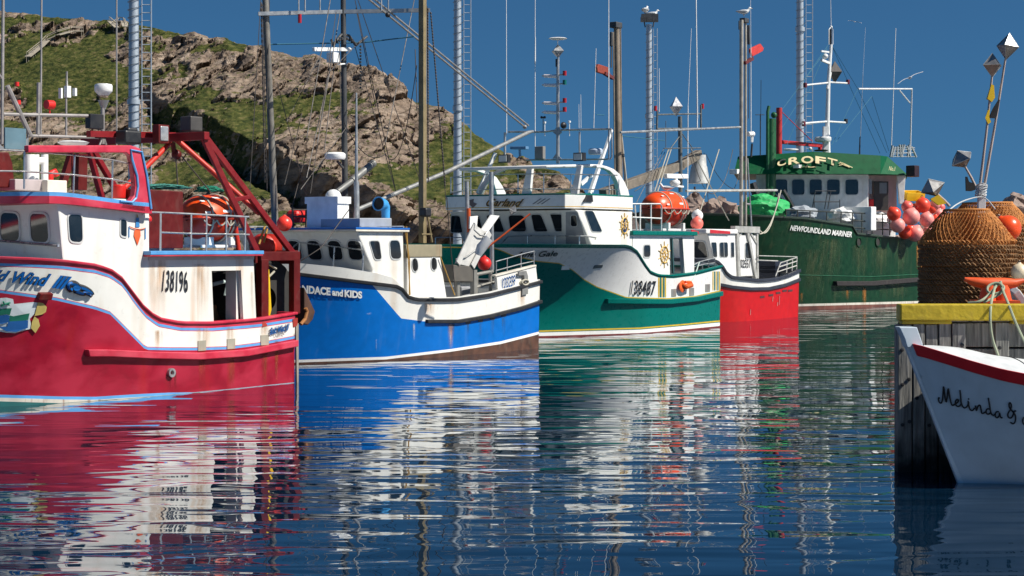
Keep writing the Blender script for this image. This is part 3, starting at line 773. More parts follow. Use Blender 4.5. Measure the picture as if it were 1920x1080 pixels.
    for sgn in (1, -1):
        y = T*sgn; y2 = (T-.12)*sgn; dv = (0, y2-y, 0)
        mb.prism([(xl,y,zt_),(op[0].x,y,zt_),(op[3].x,y,zb_),(xl,y,zb_)], dv)
        mb.prism([(op[0].x,y,zt_),(op[1].x,y,zt_),(op[1].x,y,op[1].z),(op[0].x,y,op[0].z)], dv)
        mb.prism([(op[1].x,y,zt_),(xr,y,zt_),(xr-.12,y,zb_),(op[2].x,y,zb_)], dv)
    mb.box((xl-.1,-T+.13,zb_), (xl,T-.13,zt_)); mb.build('after_house', mat('rust_streaked_white', (.76,.74,.68), .36, streak=.75, scol=(.55,.27,.09), var=.04, sscale=1.6), r, bevel=.015)
    mb = MB(); mb.box((op[1].x-.05,T-.5,zb_), (op[1].x+.03,T-.13,zt_-.02)); mb.build('door_frame', white, r)
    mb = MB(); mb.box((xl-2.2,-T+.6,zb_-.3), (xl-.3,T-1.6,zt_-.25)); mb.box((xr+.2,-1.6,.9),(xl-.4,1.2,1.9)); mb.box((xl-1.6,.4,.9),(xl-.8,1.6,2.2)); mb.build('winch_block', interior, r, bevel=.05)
    mb = MB(); mb.tube([B.side(*f1(85,690),1.9), B.side(*f1(225,655),1.9)], .05); mb.tube([B.side(*f1(215,670),1.9), B.side(*f1(190,785),1.9)], .05); mb.build('hose', mat('pale_hose', (.5,.62,.6), .5), r, smooth=True)
    mb = MB(); p = B.side(*f1(140,600),.2); mb.box(p-V((.5,.3,.15)), p+V((.5,.3,.15))); mb.build('gear_lamp', yellowp, r, bevel=.03)
    mb = MB()
    for x, y, d in ((110,930,.22),(150,960,.26),(190,945,.2),(235,950,.22)): p = B.side(*f1(x,y),1.2); mb.box(p-V((d,.2,d)), p+V((d,.2,d)))
    mb.build('fish_box', mat('box_cardboard', (.33,.20,.11), .8), r, bevel=.02)
    rw = wash_mat('rust_wash_light', (.52,.27,.09), .7, 1.2)
    for q in (L(c4, -10,20, 120,20, 110,430, -10,420), L(c4, 270,50, 380,50, 395,425, 285,428), L(c4, 640,100, 660,100, 662,400, 645,400)): wash(B, sd, q, rw, lift=.02)
    for x, w_, y0 in ((335,60,455),(60,30,470),(515,30,450),(730,30,440)): wash(B, lambda a, b_: H.surf(a, b_, .004), L(c4, x-w_,y0, x+w_,y0, x+w_,600, x-w_,600), rw)
    for x, w_ in ((137,14),(165,10)): wash(B, lambda a, b_: H.surf(a, b_, .004), L(c4, x-w_,735, x+w_,735, x+w_,850, x-w_,850), wash_mat('rust_wash_dark', (.10,.015,.008), .95))
    # roof slab with stripes
    st = L(c2, -30,838, 685,853); zs = hz+.0
    zt2 = B.side(*c2(300,845), T+.25).z; zb2 = B.side(*c2(300,880), T+.25).z
    mb = MB(); mb.box((xr-.1,-T-.25,zb2), (xl+.15,T+.25,zt2-.09)); mb.build('roof', redrail, r, bevel=.02)
    mb = MB(); mb.box((xr-.11,-T-.26,zt2-.09), (xl+.15,T+.26,zt2)); mb.build('roof_stripe', skyblue, r, bevel=.01)
    mb = MB(); mb.box((xr,-T-.02,zt_-.01), (xl,T+.02,zb2)); mb.build('fascia', mat('shaded_trim', (.55,.55,.52), .5, streak=.3), r)
    ft = B.fside(T+.15)
    railing(B, ft, L(c2, 0,600, 120,604, 630,630), [(*c2(72,600),*c2(70,850)),(*c2(265,612),*c2(263,850)),(*c2(362,620),*c2(360,855)),(*c2(488,622),*c2(486,858)),(*c2(608,628),*c2(604,858))], .024, [L(c2, 75,728, 265,736, 632,742)])
    panel(B, B.fside(2.2), L(c2, -60,452, 215,470, 215,830, -60,830), .9, darkred, 'net_locker', bevel=.02)
    mb = MB(); z0 = zt2; mb.box((xr+.2,-1.9,z0), (xl-1.2,.2,z0+.2)); mb.build('raft_cradle', whitep, r)
    # gantry
    g = L(c2, 685,855, 925,870); ty = T-.22
    gp = [B.side(*p, ty) for p in L(c2, 690,862, 925,880)]
    x_a = gp[0].x; x_b = gp[1].x; zg = gp[0].z
    mb = MB()
    for y in (ty, -ty):
        mb.beam((x_a,y,zg-.07), (x_b-.08,y,zg-.07), .2, .24); mb.beam((x_a-.14,y,zg-.15), (x_a-.14,y,1.75), .26, .22, up=(0,1,0)); mb.beam((x_b+.04,y,zg-.15), (x_b+.04,y,1.8), .24, .20, up=(0,1,0))
    mb.beam((x_b+.02,ty,zg-.1), (x_b+.02,-ty,zg-.1), .26, .36); mb.beam((x_a,ty,zg-.1), (x_a,-ty,zg-.1), .2, .3)
    mb.build('stern_gantry', darkred, r, bevel=.015)
    mb = MB()
    apx = [B.side(*p, 1.9) for p in L(c2, 338,115, 345,118)]
    a1 = B.side(*c2(338,118), 2.2); a1b = V((a1.x-.15, -2.2, a1.z))
    ft1 = B.side(*c2(680,850), ty); ft2 = B.side(*c2(915,872), ty)
    for s_ in (1,-1):
        ap = V((a1.x, 2.2*s_, a1.z)); 
        mb.beam(ap, V((ft1.x, ty*s_, ft1.z)), .14, .15); mb.beam(ap+V((-.05,0,0)), V((ft2.x, ty*s_, ft2.z)), .14, .15)
        m1 = ap.lerp(V((ft1.x,ty*s_,ft1.z)), .55); m2 = ap.lerp(V((ft2.x,ty*s_,ft2.z)), .5); mb.beam(m1, m2, .11)
    mb.beam(V((a1.x,2.35,a1.z)), V((a1.x,-2.35,a1.z)), .18, .2)
    mb.build('a_frame', redrail if False else mat('gantry_red', (.21,.009,.012), .45, spec=.3, var=.2, grime=.2), r, bevel=.015)
    orr = mat('tube_red', (.52,.03,.015), .4)
    mb = MB(); mb.tube([B.side(*c2(165,135), 1.2), B.side(*c2(700,610), 2.4)], .075, 0, 10); mb.tube([B.side(*c2(130,165), .9), B.side(*c2(-190,480), 1.4)], .07, 0, 10); mb.tube([B.side(*c2(520,540), -1.2), B.side(*c2(565,850), -1.2)], .08, 0, 10); mb.build('gantry_brace', orr, r, smooth=True, split=True)
    mb = MB(); mb.beam(B.side(*c1(560,375), .9), B.side(*c2(335,118), .9), .16, .15); mb.build('boom', mat('gantry_red', (1,1,1)), r)
    mb = MB(); p = B.side(*c1(805,400), 1.2); mb.box(p-V((.30,.2,.16)), p+V((.22,.2,.18))); mb.box(p+V((-.28,-.1,.1)), p+V((.05,.1,.26))); mb.build('block_housing', blackp, r, bevel=.05)
    mb = MB(); p = B.side(*c2(268,45), 1.2); mb.box(p-V((.20,.2,.18)), p+V((.22,.2,.20))); mb.build('floodlight_housing', mat('lamp_grey', (.06,.055,.05), .5), r, bevel=.03)
    mb = MB(); p = B.side(*c2(86,105), 1.35); mb.box(p-V((.13,.05,.18)), p+V((.13,.07,.19))); mb.box(p-V((.18,.2,.24)), p+V((.18,.045,.23)),1); mb.build('deck_lamp', [steel, darkred], r, bevel=.02)
    mb = MB(); mb.tube([B.side(*c2(150,160),1.2), B.side(*c2(155,215),1.2), B.side(*c2(175,235),1.2)], .06); p = B.side(*c2(172,235),1.2); mb.ball(p, .13); mb.build('hanging_block', darkred, r, smooth=True)
    mb = MB(); mb.tube([B.side(*c2(168,250),1.2), B.side(*c2(180,440),1.2)], .018); mb.tube([B.side(*c2(200,240),1.2), B.side(*c2(385,470),1.2)], .016); mb.build('hoist_wire', wire, r, split=True)
    # net drum under the gantry, with the doors hanging aft
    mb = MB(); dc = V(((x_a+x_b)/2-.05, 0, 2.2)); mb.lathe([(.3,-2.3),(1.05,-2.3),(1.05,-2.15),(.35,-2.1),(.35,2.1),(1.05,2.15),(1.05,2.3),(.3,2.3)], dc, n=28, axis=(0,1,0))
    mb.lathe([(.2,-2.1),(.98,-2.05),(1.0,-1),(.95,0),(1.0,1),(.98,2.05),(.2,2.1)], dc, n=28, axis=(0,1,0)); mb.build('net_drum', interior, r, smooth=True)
    mb = MB(); p = B.side(*f1(535,375), 2.0); mb.lathe([(0,-.35),(.30,-.35),(.36,-.25),(.24,-.18),(.24,.18),(.36,.25),(.30,.35),(0,.35)], p, n=18, axis=(1,.4,0)); mb.build('hauler', mat('tube_red', (1,1,1)), r, smooth=True)
    tw = [(500,555, 545,640),(560,520,620,560),(545,640,605,580),(515,660,545,640)]
    tubes('lashing', rope, [[B.side(*f1(a,b_),2.6), B.side(*f1(c_,d_),2.6)] for a, b_, c_, d_ in tw], .03, r)
    mb = MB(); p = B.side(*f1(528,740), 2.55); mb.tube([p+V((0,0,.55)), p+V((.05,0,.2)), p, p-V((0,0,.5)), p-V((-.02,0,.9))], [.10,.16,.13,.16,.08]); mb.build('folded_oilskin', yellowp, r, smooth=True)
    tubes('hanging_rope', mat('gold_rope', (.45,.26,.06), .8), [[B.side(*f1(525,200),2.3), B.side(*f1(475,350),2.3)],[B.side(*f1(545,220),2.3), B.side(*f1(515,335),2.3)]], .03, r)
    # trawl door hung at the transom
    mb = MB(); do = [B.side(*p, 1.6) for p in L(c4, 930,195, 985,320, 1000,350, 985,400, 955,435, 930,430)]; mb.prism([V((p.x-.0, 1.9, p.z)) for p in do], (0,-1.7,0)); mb.build('trawl_door', mat('rusty_door', (.08,.035,.02), .7, var=.4), r, bevel=.03)
    mb = MB(); p = [B.side(*q_, 1.95) for q_ in L(c4, 988,330, 998,352, 985,400, 958,432)]; mb.tube(p, .05); mb.build('door_shoe', mat('rust_edge', (.35,.14,.04), .7), r)
    for x in (730, 925): panel(B, hs, L(c4, x-18,400, x+14,392, x+14,440, x-14,450), .06, mat('rust_plate', (.36,.03,.015), .6), 'rail_shoe')
    panel(B, hs, L(c4, 928,430, 945,425, 945,840, 935,840), .05, mat('corner_wood', (.28,.25,.2), .8), 'corner_fender')
    railing(B, B.fcross(Bt.x+.1), L(f4, -120,52, 0,62, 590,112), [(*f4(588,100),*f4(590,125)),(*f4(-60,60),*f4(-60,70))], .03)
    cc = B.c
    text('138196', sd2, [c4(80,225), c4(245,230), c4(243,95), c4(92,88)], letterk, 'registration_number', r, bold=.01, cam_c=cc, lift=.02, space=1.12)
    hsl = lambda x, y: H.surf(x, y, .03)
    for m_, b_, lf in ((letterk,.05,.02),(mat('royal_blue', (.0,.10,.36), .4),.02,.035)):
        text('Bold Wind', hsl, [f4(-260,440), f4(490,530), f4(520,395), f4(-240,335)], m_, 'name_lettering', r, bold=b_, shear=.45, cam_c=cc, lift=lf)
        text('III', hsl, [f4(515,535), f4(665,560), f4(725,425), f4(570,405)], m_, 'name_lettering', r, bold=b_+.02, shear=.3, cam_c=cc, lift=lf)
    for m_, rr, lf in ((letterk,.075,.01),(mat('royal_blue', (1,1,1)),.045,.05)):
        strokes([L(f4, 720,560, 690,530, 690,500, 730,490, 770,505, 800,540, 770,560, 730,540, 760,520, 840,540, 880,560, 915,585, 920,605), L(f4, 760,565, 820,590, 870,580, 915,600, 900,612)], hsl, rr, m_, 'name_scroll', r, cc, lf)
        text('Bold Wind III', hsl, [c4(760,500), c4(880,470), c4(886,425), c4(762,455)], m_, 'name_lettering', r, bold=.05 if m_ is letterk else .015, shear=.35, cam_c=cc, lift=lf)
    text('St. John\'s, NL', hsl, [c4(793,515), c4(853,504), c4(853,484), c4(793,495)], letterk, 'port_lettering', r, bold=.02, cam_c=cc, lift=.02)
    # waving provincial flag painted on the bow
    def patch(pts, m_, lf, name='flag_emblem'):
        q = [H.surf(*p, lf) for p in pts]; mb = MB(); mb.poly(q); mb.build(name, m_, r)
    fw = mat('emblem_white', (.62,.68,.70), .5); fg = mat('emblem_green', (.01,.16,.10), .5); fb = mat('emblem_blue', (.01,.10,.32), .5); fy = mat('emblem_ochre', (.50,.40,.12), .5)
    patch(L(f4, -120,650, 60,635, 130,650, 140,700, 330,680, 400,690, 345,800, 300,850, 320,950, 270,960, 150,995, 60,990, -120,960), fw, .02)
    patch(L(f4, 380,682, 430,690, 470,730, 460,780, 420,805, 345,820, 365,750), fy, .035); patch(L(f4, 345,825, 385,855, 400,920, 355,993, 310,945, 320,880), fy, .035)
    patch(L(f4, -120,770, 60,742, 115,740, 95,812, 60,800, -120,830), fg, .04); patch(L(f4, 95,812, 130,822, 295,792, 280,860, 90,880), fg, .04)
    patch(L(f4, -120,835, 60,805, 95,815, 85,880, 20,900, -120,900), fb, .045); patch(L(f4, 75,885, 90,875, 280,862, 278,940, 160,980, 60,975, -20,930, 70,925), fb, .045)
    strokes([L(f4, 5,725, 40,700, 100,685), L(f4, 40,700, 30,675), L(f4, 60,695, 90,710), L(f4, 20,712, 15,700)], hsl, .02, fg, 'emblem_sprig', r, cc, .03)
    # crest on the wheelhouse side: blue mitre over an orange heart
    for pts, m_ in ((L(c1, 862,905, 880,905, 884,965, 858,965), mat('crest_blue', (.04,.22,.5), .5)), (L(c1, 868,885, 872,885, 876,905, 864,905), fy), (L(c1, 852,985, 868,978, 888,985, 890,1020, 870,1082, 848,1020), mat('crest_orange', (.75,.12,.03), .5)),
                   (L(c1, 815,958, 820,958, 820,1030, 815,1030), mat('crest_blue', (1,1,1))), (L(c1, 918,968, 923,968, 923,1040, 918,1040), mat('crest_blue', (1,1,1)))):
        q = [B.side(*p, T+.02) for p in pts]; mb = MB(); mb.poly(q); mb.build('crest', m_, r)
    strokes([L(c1, 820,962, 850,975, 888,980, 918,972)], sd2, .012, mat('crest_orange', (1,1,1)), 'crest_arc', r, cc, .02)
    q = L(c3, 250,303, 330,303, 320,342, 236,342); panel(B, lambda x, y: H.surf(x, y, .1), q, .12, darkred, 'hawse_plate', bevel=.01)
    return B, H, zt2, xl, xr, zg
B1, H1, deck1, xl1, xr1, zg1 = crimson_boat()

# canister-type life rafts -------------------------------------------------
def raft(B, cpx, cpy, t, rx, rz, label, skew=0.0, cone=.0):
    p = B.side(cpx, cpy, t); wp = B.O+B.ex*p.x+B.ey*p.y; wp.z = p.z
    o = empty('life_raft', wp, B.root.rotation_euler.z+R(skew), label, 'life raft')
    def ring(x0, z_lo=None):
        return None
    prof = []
    n = 16
    mb = MB(); rows = []
    for i in range(n+1):
        a = -math.pi/2+math.pi*i/n
        x = math.sin(a); rr = max(.02, math.cos(a))**.55
        rows.append((x*rx, rr))
    def rowpts(x, rr, lo, hi, k=1.0, m=14):
        return [V((x, rz*1.0*rr*k*math.cos(R(lerp(lo, hi, j/m))), rz*rr*k*math.sin(R(lerp(lo, hi, j/m))))) for j in range(m+1)]
    up = MB(); up.grid([rowpts(x, rr, 0, 180) for x, rr in rows]); up.build('upper_shell', orange, o, smooth=True)
    lo = MB(); lo.grid([rowpts(x*.97, rr, 180, 360, .97) for x, rr in rows]); lo.build('lower_shell', mat('raft_red', (.55,.03,.008), .4, grime=.2), o, smooth=True)
    fl = MB(); loop = [V((x, rz*rr*1.02, 0)) for x, rr in rows]+[V((x, -rz*rr*1.02, 0)) for x, rr in rows[::-1]]
    fl.tube(loop, .045, 0, 6, closed=True); fl.build('seam_flange', mat('raft_seam', (.45,.03,.01), .5), o)
    s_ = MB()
    for fx in (-.42, -.22, .5):
        a = math.asin(fx); rr = math.cos(a)**.55
        s_.tube([V((fx*rx, rz*rr*1.02*math.cos(R(d)), rz*rr*1.02*math.sin(R(d)))) for d in range(0, 360, 12)], .028, 0, 5, closed=True)
    s_.build('strap', rope, o)
    g = MB()
    for k in range(4):
        xa = lerp(-.8, .8, k/4)*rx; xb = lerp(-.8, .8, (k+1)/4)*rx
        ra = math.cos(math.asin(xa/rx))**.55; rb = math.cos(math.asin(xb/rx))**.55
        g.tube([V((lerp(xa, xb, j/6), lerp(ra, rb, j/6)*rz*1.04*math.cos(.25*math.sin(math.pi*j/6)), -.05-.22*rz*math.sin(math.pi*j/6))) for j in range(7)], .02, 0, 5)
    g.build('grab_line', rope, o)
    l_ = MB()
    for fx, an in ((-.55,48),(.1,55),(.62,50),(-.1,14),(.6,12)):
        rr = math.cos(math.asin(fx))**.55
        q = [V((fx*rx+dx, rz*rr*1.012*math.cos(R(an+da)), rz*rr*1.012*math.sin(R(an+da)))) for dx, da in ((-.16,0),(.16,0),(.16,6),(-.16,6))]
        l_.poly(q)
    l_.build('marking_tape', whitep, o, split=True)
    c = MB()
    for fx in (-.5, .45): c.box((fx*rx-.08,-rz*.75,-rz*1.12), (fx*rx+.08,rz*.75,-rz*.78)); 
    c.box((-rx*.75,-rz*.62,-rz*1.22),(rx*.75,-rz*.5,-rz*1.1)); c.box((-rx*.75,rz*.5,-rz*1.22),(rx*.75,rz*.62,-rz*1.1)); c.build('cradle', whitep, o, bevel=.01)
    return o
raft(B1, *c2(378,640), 1.4, .80, .62, 'orange life raft capsule strapped behind the rail of the crimson boat')

# ================================================================== blue boat
def blue_boat():
    B = Boat(1014, 653, 2.75, 56, 'fishing_boat', 'bright blue and white longliner with six front windows and a stern chute')
    r = B.root
    H = Hull(B, 12.6, 2.2, 3.6, [(0,2.66),(.2,2.8),(.45,2.72),(.65,2.2),(.82,1.25),(1,.04)], [(0,2.75),(.2,2.85),(.5,2.9),(.7,2.75),(.85,2.1),(.94,1.2),(1,.05)], 1.2)
    sheer = [(200,478),(450,484),(558,493),(638,501),(706,512),(735,520),(752,535),(760,552),(780,556.5),(829,557.5),(858,557),(918,548),(977,533),(1015.5,523)]
    blk = [(200,495),(450,503),(556,513),(667,527),(741,536),(752,541.5),(764,556.5),(780,561),(829,561.5),(858,561),(918,552),(977,537),(1015.5,527)]
    bnd = [(200,499),(450,507),(556,517),(697,533),(710,548),(752,597),(799,603),(858,603.5),(918,593),(977,578),(1015.5,566)]
    boot = [(200,676),(500,675.5),(560,674.6),(723,669),(845,654.5),(939,640),(1015.5,620.5)]
    curves = [off(boot,5), boot, bnd, lambda u, col: max(H.zc(u, blk), col[-1]+.005), sheer]
    H.build(curves, [antif, antif, whitec, blueh, white, white], lambda u: .8 if u < .42 else .1, None)
    bz = lambda u: max(H.zc(u, blk)+.04, 0)
    H.strake('upper_guard', black, bz, .11, .09, 0, 1, transom=True)
    zb2 = [(752,596),(799,602),(858.5,602),(918,592),(977,577),(1015.5,564)]
    H.strake('lower_guard', black, lambda u: H.zc(u, zb2)+.05, .12, .10, 0, .50, transom=True)
    hs = lambda x, y: H.surf(x, y, .02)
    for x, y in ((372,890),(465,893),(543,882),(618,868),(690,848)): panel(B, hs, L(c6, x-14,y-10, x+14,y-12, x+14,y+6, x-14,y+8), .04, mat('scupper_dark', (.06,.06,.06), .5), 'scupper')
    T = 2.62; sd = B.fside(T); sd2 = B.fside(T+.015)
    A = B.side(*c5(705,318), T); Bt = B.side(*c5(805,560), T); re_t = B.side(*c5(1002,312), T); re_b = B.side(*c5(1007,690), T)
    prof = [A, Bt]+floor_pts(B, H, T, Bt.x, re_b.x)+[V((re_t.x,T,re_t.z))]
    HW = 2.3
    mb = MB(); mb.prism(prof, (0,-T-HW,0)); mb.build('wheelhouse', white, r, bevel=.05)
    fr = B.fslope(A+V((.012,0,0)), Bt+V((.012,0,0)))
    for q in (L(c5, 782,378, 845,378, 860,494, 818,494), L(c5, 910,374, 972,374, 986,490, 920,490)): window(B, sd, q, .035, .16)
    for i, x in enumerate((645,520,388,262,140,20)):
        window(B, fr, L(c5, x,374, x+78,376, x+104,496, x+16,494), .045, .2, name='window')
    # roof slab with blue edge
    mb = MB(); za = A.z; mb.box((re_t.x-.15,-HW-.15,za+.0), (A.x+.18,T+.12,za+.07)); mb.build('roof', cream, r, bevel=.02)
    mb = MB(); mb.box((re_t.x-.16,-HW-.16,za+.07), (A.x+.19,T+.13,za+.13)); mb.build('roof_edge', mat('roof_blue', (.01,.12,.45), .4), r, bevel=.01)
    railing(B, B.fcross(Bt.x+.55), L(c5, 290,428, 340,386, 745,434), [(*c5(345,388),*c5(333,500)),(*c5(565,412),*c5(556,545))], .025)
    railing(B, B.fside(T-.1), L(c5, 745,434, 770,470, 825,578), [(*c5(748,436),*c5(742,575))], .025, name='handrail')
    # engine casing with two ports
    zt = B.side(*c6(85,480), T).z
    cas = [B.side(*c6(80,480), T), B.side(*c6(290,478), T), B.side(*c6(350,740), T)]
    mb = MB(); mb.prism([(cas[0].x,T,zt),(cas[1].x,T,zt),(cas[2].x,T,1.3),(cas[0].x,T,1.3)], (0,-2*T+.6,0)); mb.build('engine_casing', white, r, bevel=.04)
    for q in (L(c6, 106,487, 142,487, 147,570, 110,570), L(c6, 228,482, 262,482, 266,562, 230,562)): window(B, sd, q, .03, .3)
    pz = B.side(*c6(85,400), T).z
    mb = MB(); mb.box((cas[1].x-.05,-.8,zt), (cas[0].x+.1,T+.03,pz)); mb.build('mast_plate', mat('bare_steel_plate', (.30,.26,.17), .5, streak=.7, grime=.4), r, bevel=.02)
    # stern bulwark panel
    q = L(c6, 645,602, 895,535, 905,632, 655,702); panel(B, B.fside(2.72), q, .12, white, 'stern_bulwark', bevel=.02, both=True)
    q = L(c6, 638,594, 897,528, 899,538, 640,604); panel(B, B.fside(2.76), q, .2, cream, 'bulwark_cap', bevel=.01)
    text('103259', B.fside(2.735), [c6(680,682), c6(764,662), c6(764,590), c6(680,612)], letterb, 'registration_number', r, bold=.015, cam_c=B.c, lift=.05, space=1.12)
    railing(B, B.fside(2.66), L(c6, 640,508, 712,488, 800,462, 882,442), [(*c6(643,507),*c6(643,595)),(*c6(712,488),*c6(712,575)),(*c6(800,462),*c6(800,552)),(*c6(882,442),*c6(882,530))], .02, [L(c6, 640,565, 800,522, 882,505)], m=steel)
    railing(B, B.fside(-2.5), L(c6, 330,440, 600,438, 882,440), [(*c6(560,438),*c6(560,520))], .02, m=steel)
    for q in (L(c6, 785,572, 835,566, 845,600, 845,640, 825,645, 820,596, 785,596), L(c6, 808,668, 845,660, 845,712, 808,724)): panel(B, B.fside(2.83), q, .05, greyp, 'mooring_plate', bevel=.01)
    mb = MB(); p = B.side(*c6(820,650), 2.8)
    for k in range(4): mb.tube([p+V((.2*math.cos(R(a)), .05*k-.1, .09*math.sin(R(a))+.02*k)) for a in range(0,360,30)], .03, closed=True)
    mb.build('coiled_line', rope, r, smooth=True)
    rw = wash_mat('rust_wash_light', (1,1,1))
    hz_ = lambda a, b_: H.surf(a, b_, .004)
    for q in (L(c6, 770,660, 830,655, 830,800, 775,805), L(c6, 330,900, 375,900, 370,1070, 340,1070), L(c6, 180,770, 260,770, 255,860, 190,860)): wash(B, hz_, q, rw)
    gw_ = wash_mat('weed_wash', (.06,.09,.09), .7)
    for x in (372,465,543,618,690): wash(B, hz_, L(c6, x-14,895 if x<600 else 860, x+14,893 if x<600 else 858, x+10,985, x-10,985), gw_)
    sc_ = wash_mat('salt_wash', (.55,.66,.8), .7, 2.5)
    for q in (L(c5, 1060,900, 1072,900, 1074,1015, 1060,1015), L(c5, 825,1000, 835,1000, 832,1075, 825,1075), L(c5, 765,835, 800,830, 800,845, 765,845), L(c6, 115,905, 132,905, 130,1010, 115,1010), L(c6, 345,900, 352,900, 360,1060, 350,1060)): wash(B, hz_, q, sc_)
    # hauler and chute
    sb = B.fside(2.0)
    panel(B, B.fside(2.3), L(c6, 373,528, 497,540, 497,636, 373,634), .9, mat('chute_box', (.11,.10,.085), .55, streak=.3), 'hauler_box', bevel=.02)
    mb = MB()
    lo = [B.side(*c6(*p), 2.25) for p in ((388,520),(480,540))]; hi = [B.side(*c6(*p), 2.25) for p in ((500,272),(590,325))]
    n0 = V((0,-.12,0))
    mb.prism([lo[0],lo[1],hi[1],hi[0]], (0,-.06,0))
    for a, b_ in ((lo[0],hi[0]),(lo[1],hi[1])): mb.beam(a+V((0,.08,0)), b_+V((0,.08,0)), .05, .22)
    mb.build('setting_chute', mat('chute_grey', (.60,.59,.56), .4, streak=.2), r, bevel=.008)
    mb = MB()
    mb.prism([B.side(*c6(*p), 2.2) for p in ((552,305),(612,212),(664,218),(590,322))], (0,-.05,0))
    mb.prism([B.side(*c6(*p), 1.9) for p in ((478,222),(527,218),(520,290),(475,300))], (0,-.05,0)); mb.build('chute_flap', whitec, r)
    tubes('chute_hoop', steel, [[B.side(*c6(*p), 2.35) for p in ((505,265),(500,305),(540,342),(570,345),(590,310))], [B.side(*c6(*p), 2.3) for p in ((388,493),(450,480),(560,400))]], .025, r)
    mb = MB()
    for x, y0, y1, rr in ((500,560,720,.12),(520,590,720,.05),(395,630,730,.1),(606,560,700,.06)): mb.tube([B.side(*c6(x,y0), 2.1), B.side(*c6(x,y1), 2.1)], rr, 0, 8)
    mb.tube([B.side(*c6(515,590), 2.1), B.side(*c6(620,570), 2.1)], .06); mb.tube([B.side(*c6(510,670), 2.1), B.side(*c6(635,638), 2.1)], .06); mb.build('gallows', mat('gallows_grey', (.30,.29,.26), .5, metal=.3, grime=.4), r, smooth=True, split=True)
    for px, top in ((457,-120),(610,-60)):
        mb = MB(); mb.tube([B.side(*c6(px, top if px==610 else 0), 1.6), B.side(*c6(px+6, 560), 1.6)], .075, 0, 10); mb.build('stanchion_pole', steel, r, smooth=True)
    mb = MB(); mb.box((.3,-2.4,1.1), (3.2,1.0,1.5)); mb.box((2.2,-1.6,1.2),(3.0,1.5,2.2)); mb.build('fish_hatch', mat('hatch_grey', (.33,.34,.36), .6), r, bevel=.04)
    tubes('side_pipe', mat('orange_pole', (.80,.13,.03), .5), [[B.side(*c6(468,170), 1.7), B.side(*c6(470,322), 1.7)]], .07, r)
    # fittings on the roof
    f0 = B.fside(.9)
    s0 = B.side(*c5(545,296), .9); 
    def rbox(q, t, d, m_, name, bv=.03): return panel(B, B.fside(t), q, d, m_, name, bevel=bv)
    xx = B.side(*c5(583,296), 1.0); zt_ = B.side(*c5(583,140), 1.0).z; xx2 = B.side(*c5(655,296), 1.0).x
    mb = MB(); wd = 1.25; mb.box((xx2,1.0-wd,za+.1), (xx.x,1.0,zt_)); mb.box((xx2-.05,.95-wd,zt_), (xx.x+.05,1.05,zt_+.22)); mb.ball(V(((xx.x+xx2)/2,.6,zt_+.2)), .26, 0, 16); mb.build('vent_casing', whitep, r, smooth=True, ang=30)
    mb = MB(); q0 = B.side(*c5(888,240), 1.4); r0 = (B.side(*c5(915,200),1.4)-B.side(*c5(858,200),1.4)).length/2*.6; r0 = .22
    el = [B.side(*c5(888,300), 1.4), B.side(*c5(888,200), 1.4), B.side(*c5(886,165), 1.4), B.side(*c5(880,150), 1.4)+V((.03,0,0)), B.side(*c5(872,143), 1.4)+V((.14,0,0)), B.side(*c5(872,143), 1.4)+V((.3,0,0))]
    MB.k = .55; mb.tube(el[:5], [.24,.25,.28,.33,.38], 0, 18)
    mb.lathe([(.38,0),(.42,.22),(.42,.25),(.36,.24),(.33,0),(0,-.05)], el[4], n=24, axis=(1,0.1,0.02)); o = mb.build('cowl_vent', mat('cowl_blue', (.06,.34,.72), .3), r, smooth=True)
    mb = MB(); mb.lathe([(0,.12),(.345,.12),(.35,.16)], el[4], n=24, axis=(1,0.1,0.02)); mb.build('cowl_throat', interior, r); MB.k = 1
    rbox(L(c5, 725,232, 928,232, 928,305, 725,305), 1.9, 1.6, mat('box_grey', (.33,.35,.38), .5), 'roof_locker')
    rbox(L(c5, 595,240, 700,238, 700,300, 595,300), .2, .9, mat('tank_pink', (.50,.05,.07), .5), 'fuel_can')
    rbox(L(c5, 325,182, 505,182, 505,262, 325,262), -.9, .5, redp, 'raft_bag', .12)
    mb = MB()
    for x in (300, 385, 500): mb.beam(B.side(*c5(x,180), -.7), B.side(*c5(x,296), -.7), .05)
    for y in (180, 222): mb.beam(B.side(*c5(300,y), -.7), B.side(*c5(505,y), -.7), .05)
    mb.build('roof_rack', mat('rack_dark', (.08,.06,.05), .6), r)
    railing(B, B.fside(T-.1), L(c5, 730,288, 1000,285), [(*c5(905,286),*c5(905,306)),(*c5(735,286),*c5(735,306)),(*c5(1000,286),*c5(1000,306))], .02, m=steel)
    railing(B, B.fside(-.4), L(c5, 25,286, 195,288), [(*c5(60,286),*c5(60,306))], .02, m=steel)
    mb = MB(); mb.tube([B.side(*c5(703,-560), .9), B.side(*c5(703,150), .9), B.side(*c5(703,290), .9)], [.025,.06,.12], 0, 8); mb.tube([B.side(*c5(703,0), .9), B.side(*c5(708,290), .9)], .085, 0, 10); mb.prism([B.side(*c5(*p), .9) for p in ((672,302),(700,250),(712,250),(735,302))], (0,.05,0)); mb.build('whip_aerial', steel, r, smooth=True)
    # masts, crossbar, derrick
    MB.k = .6
    mb = MB(); ty = 2.1
    def mast(name, m_, top, bot, t, w0, w1=None, n=10): 
        mb = MB(); a = B.side(*top, t); b_ = B.side(*bot, t); mb.tube([b_, a], [w0, w1 or w0], 0, n); return mb.build(name, m_, r, smooth=True)
    mast('mast', mastg, (496,-40), (518,470), -1.9, .19, .17)
    mast('mast', mastd, (643,-40), (648,470), -.3, .17, .14)
    mb = MB(); a = B.side(788,-40, ty); b_ = B.side(792,456, ty)
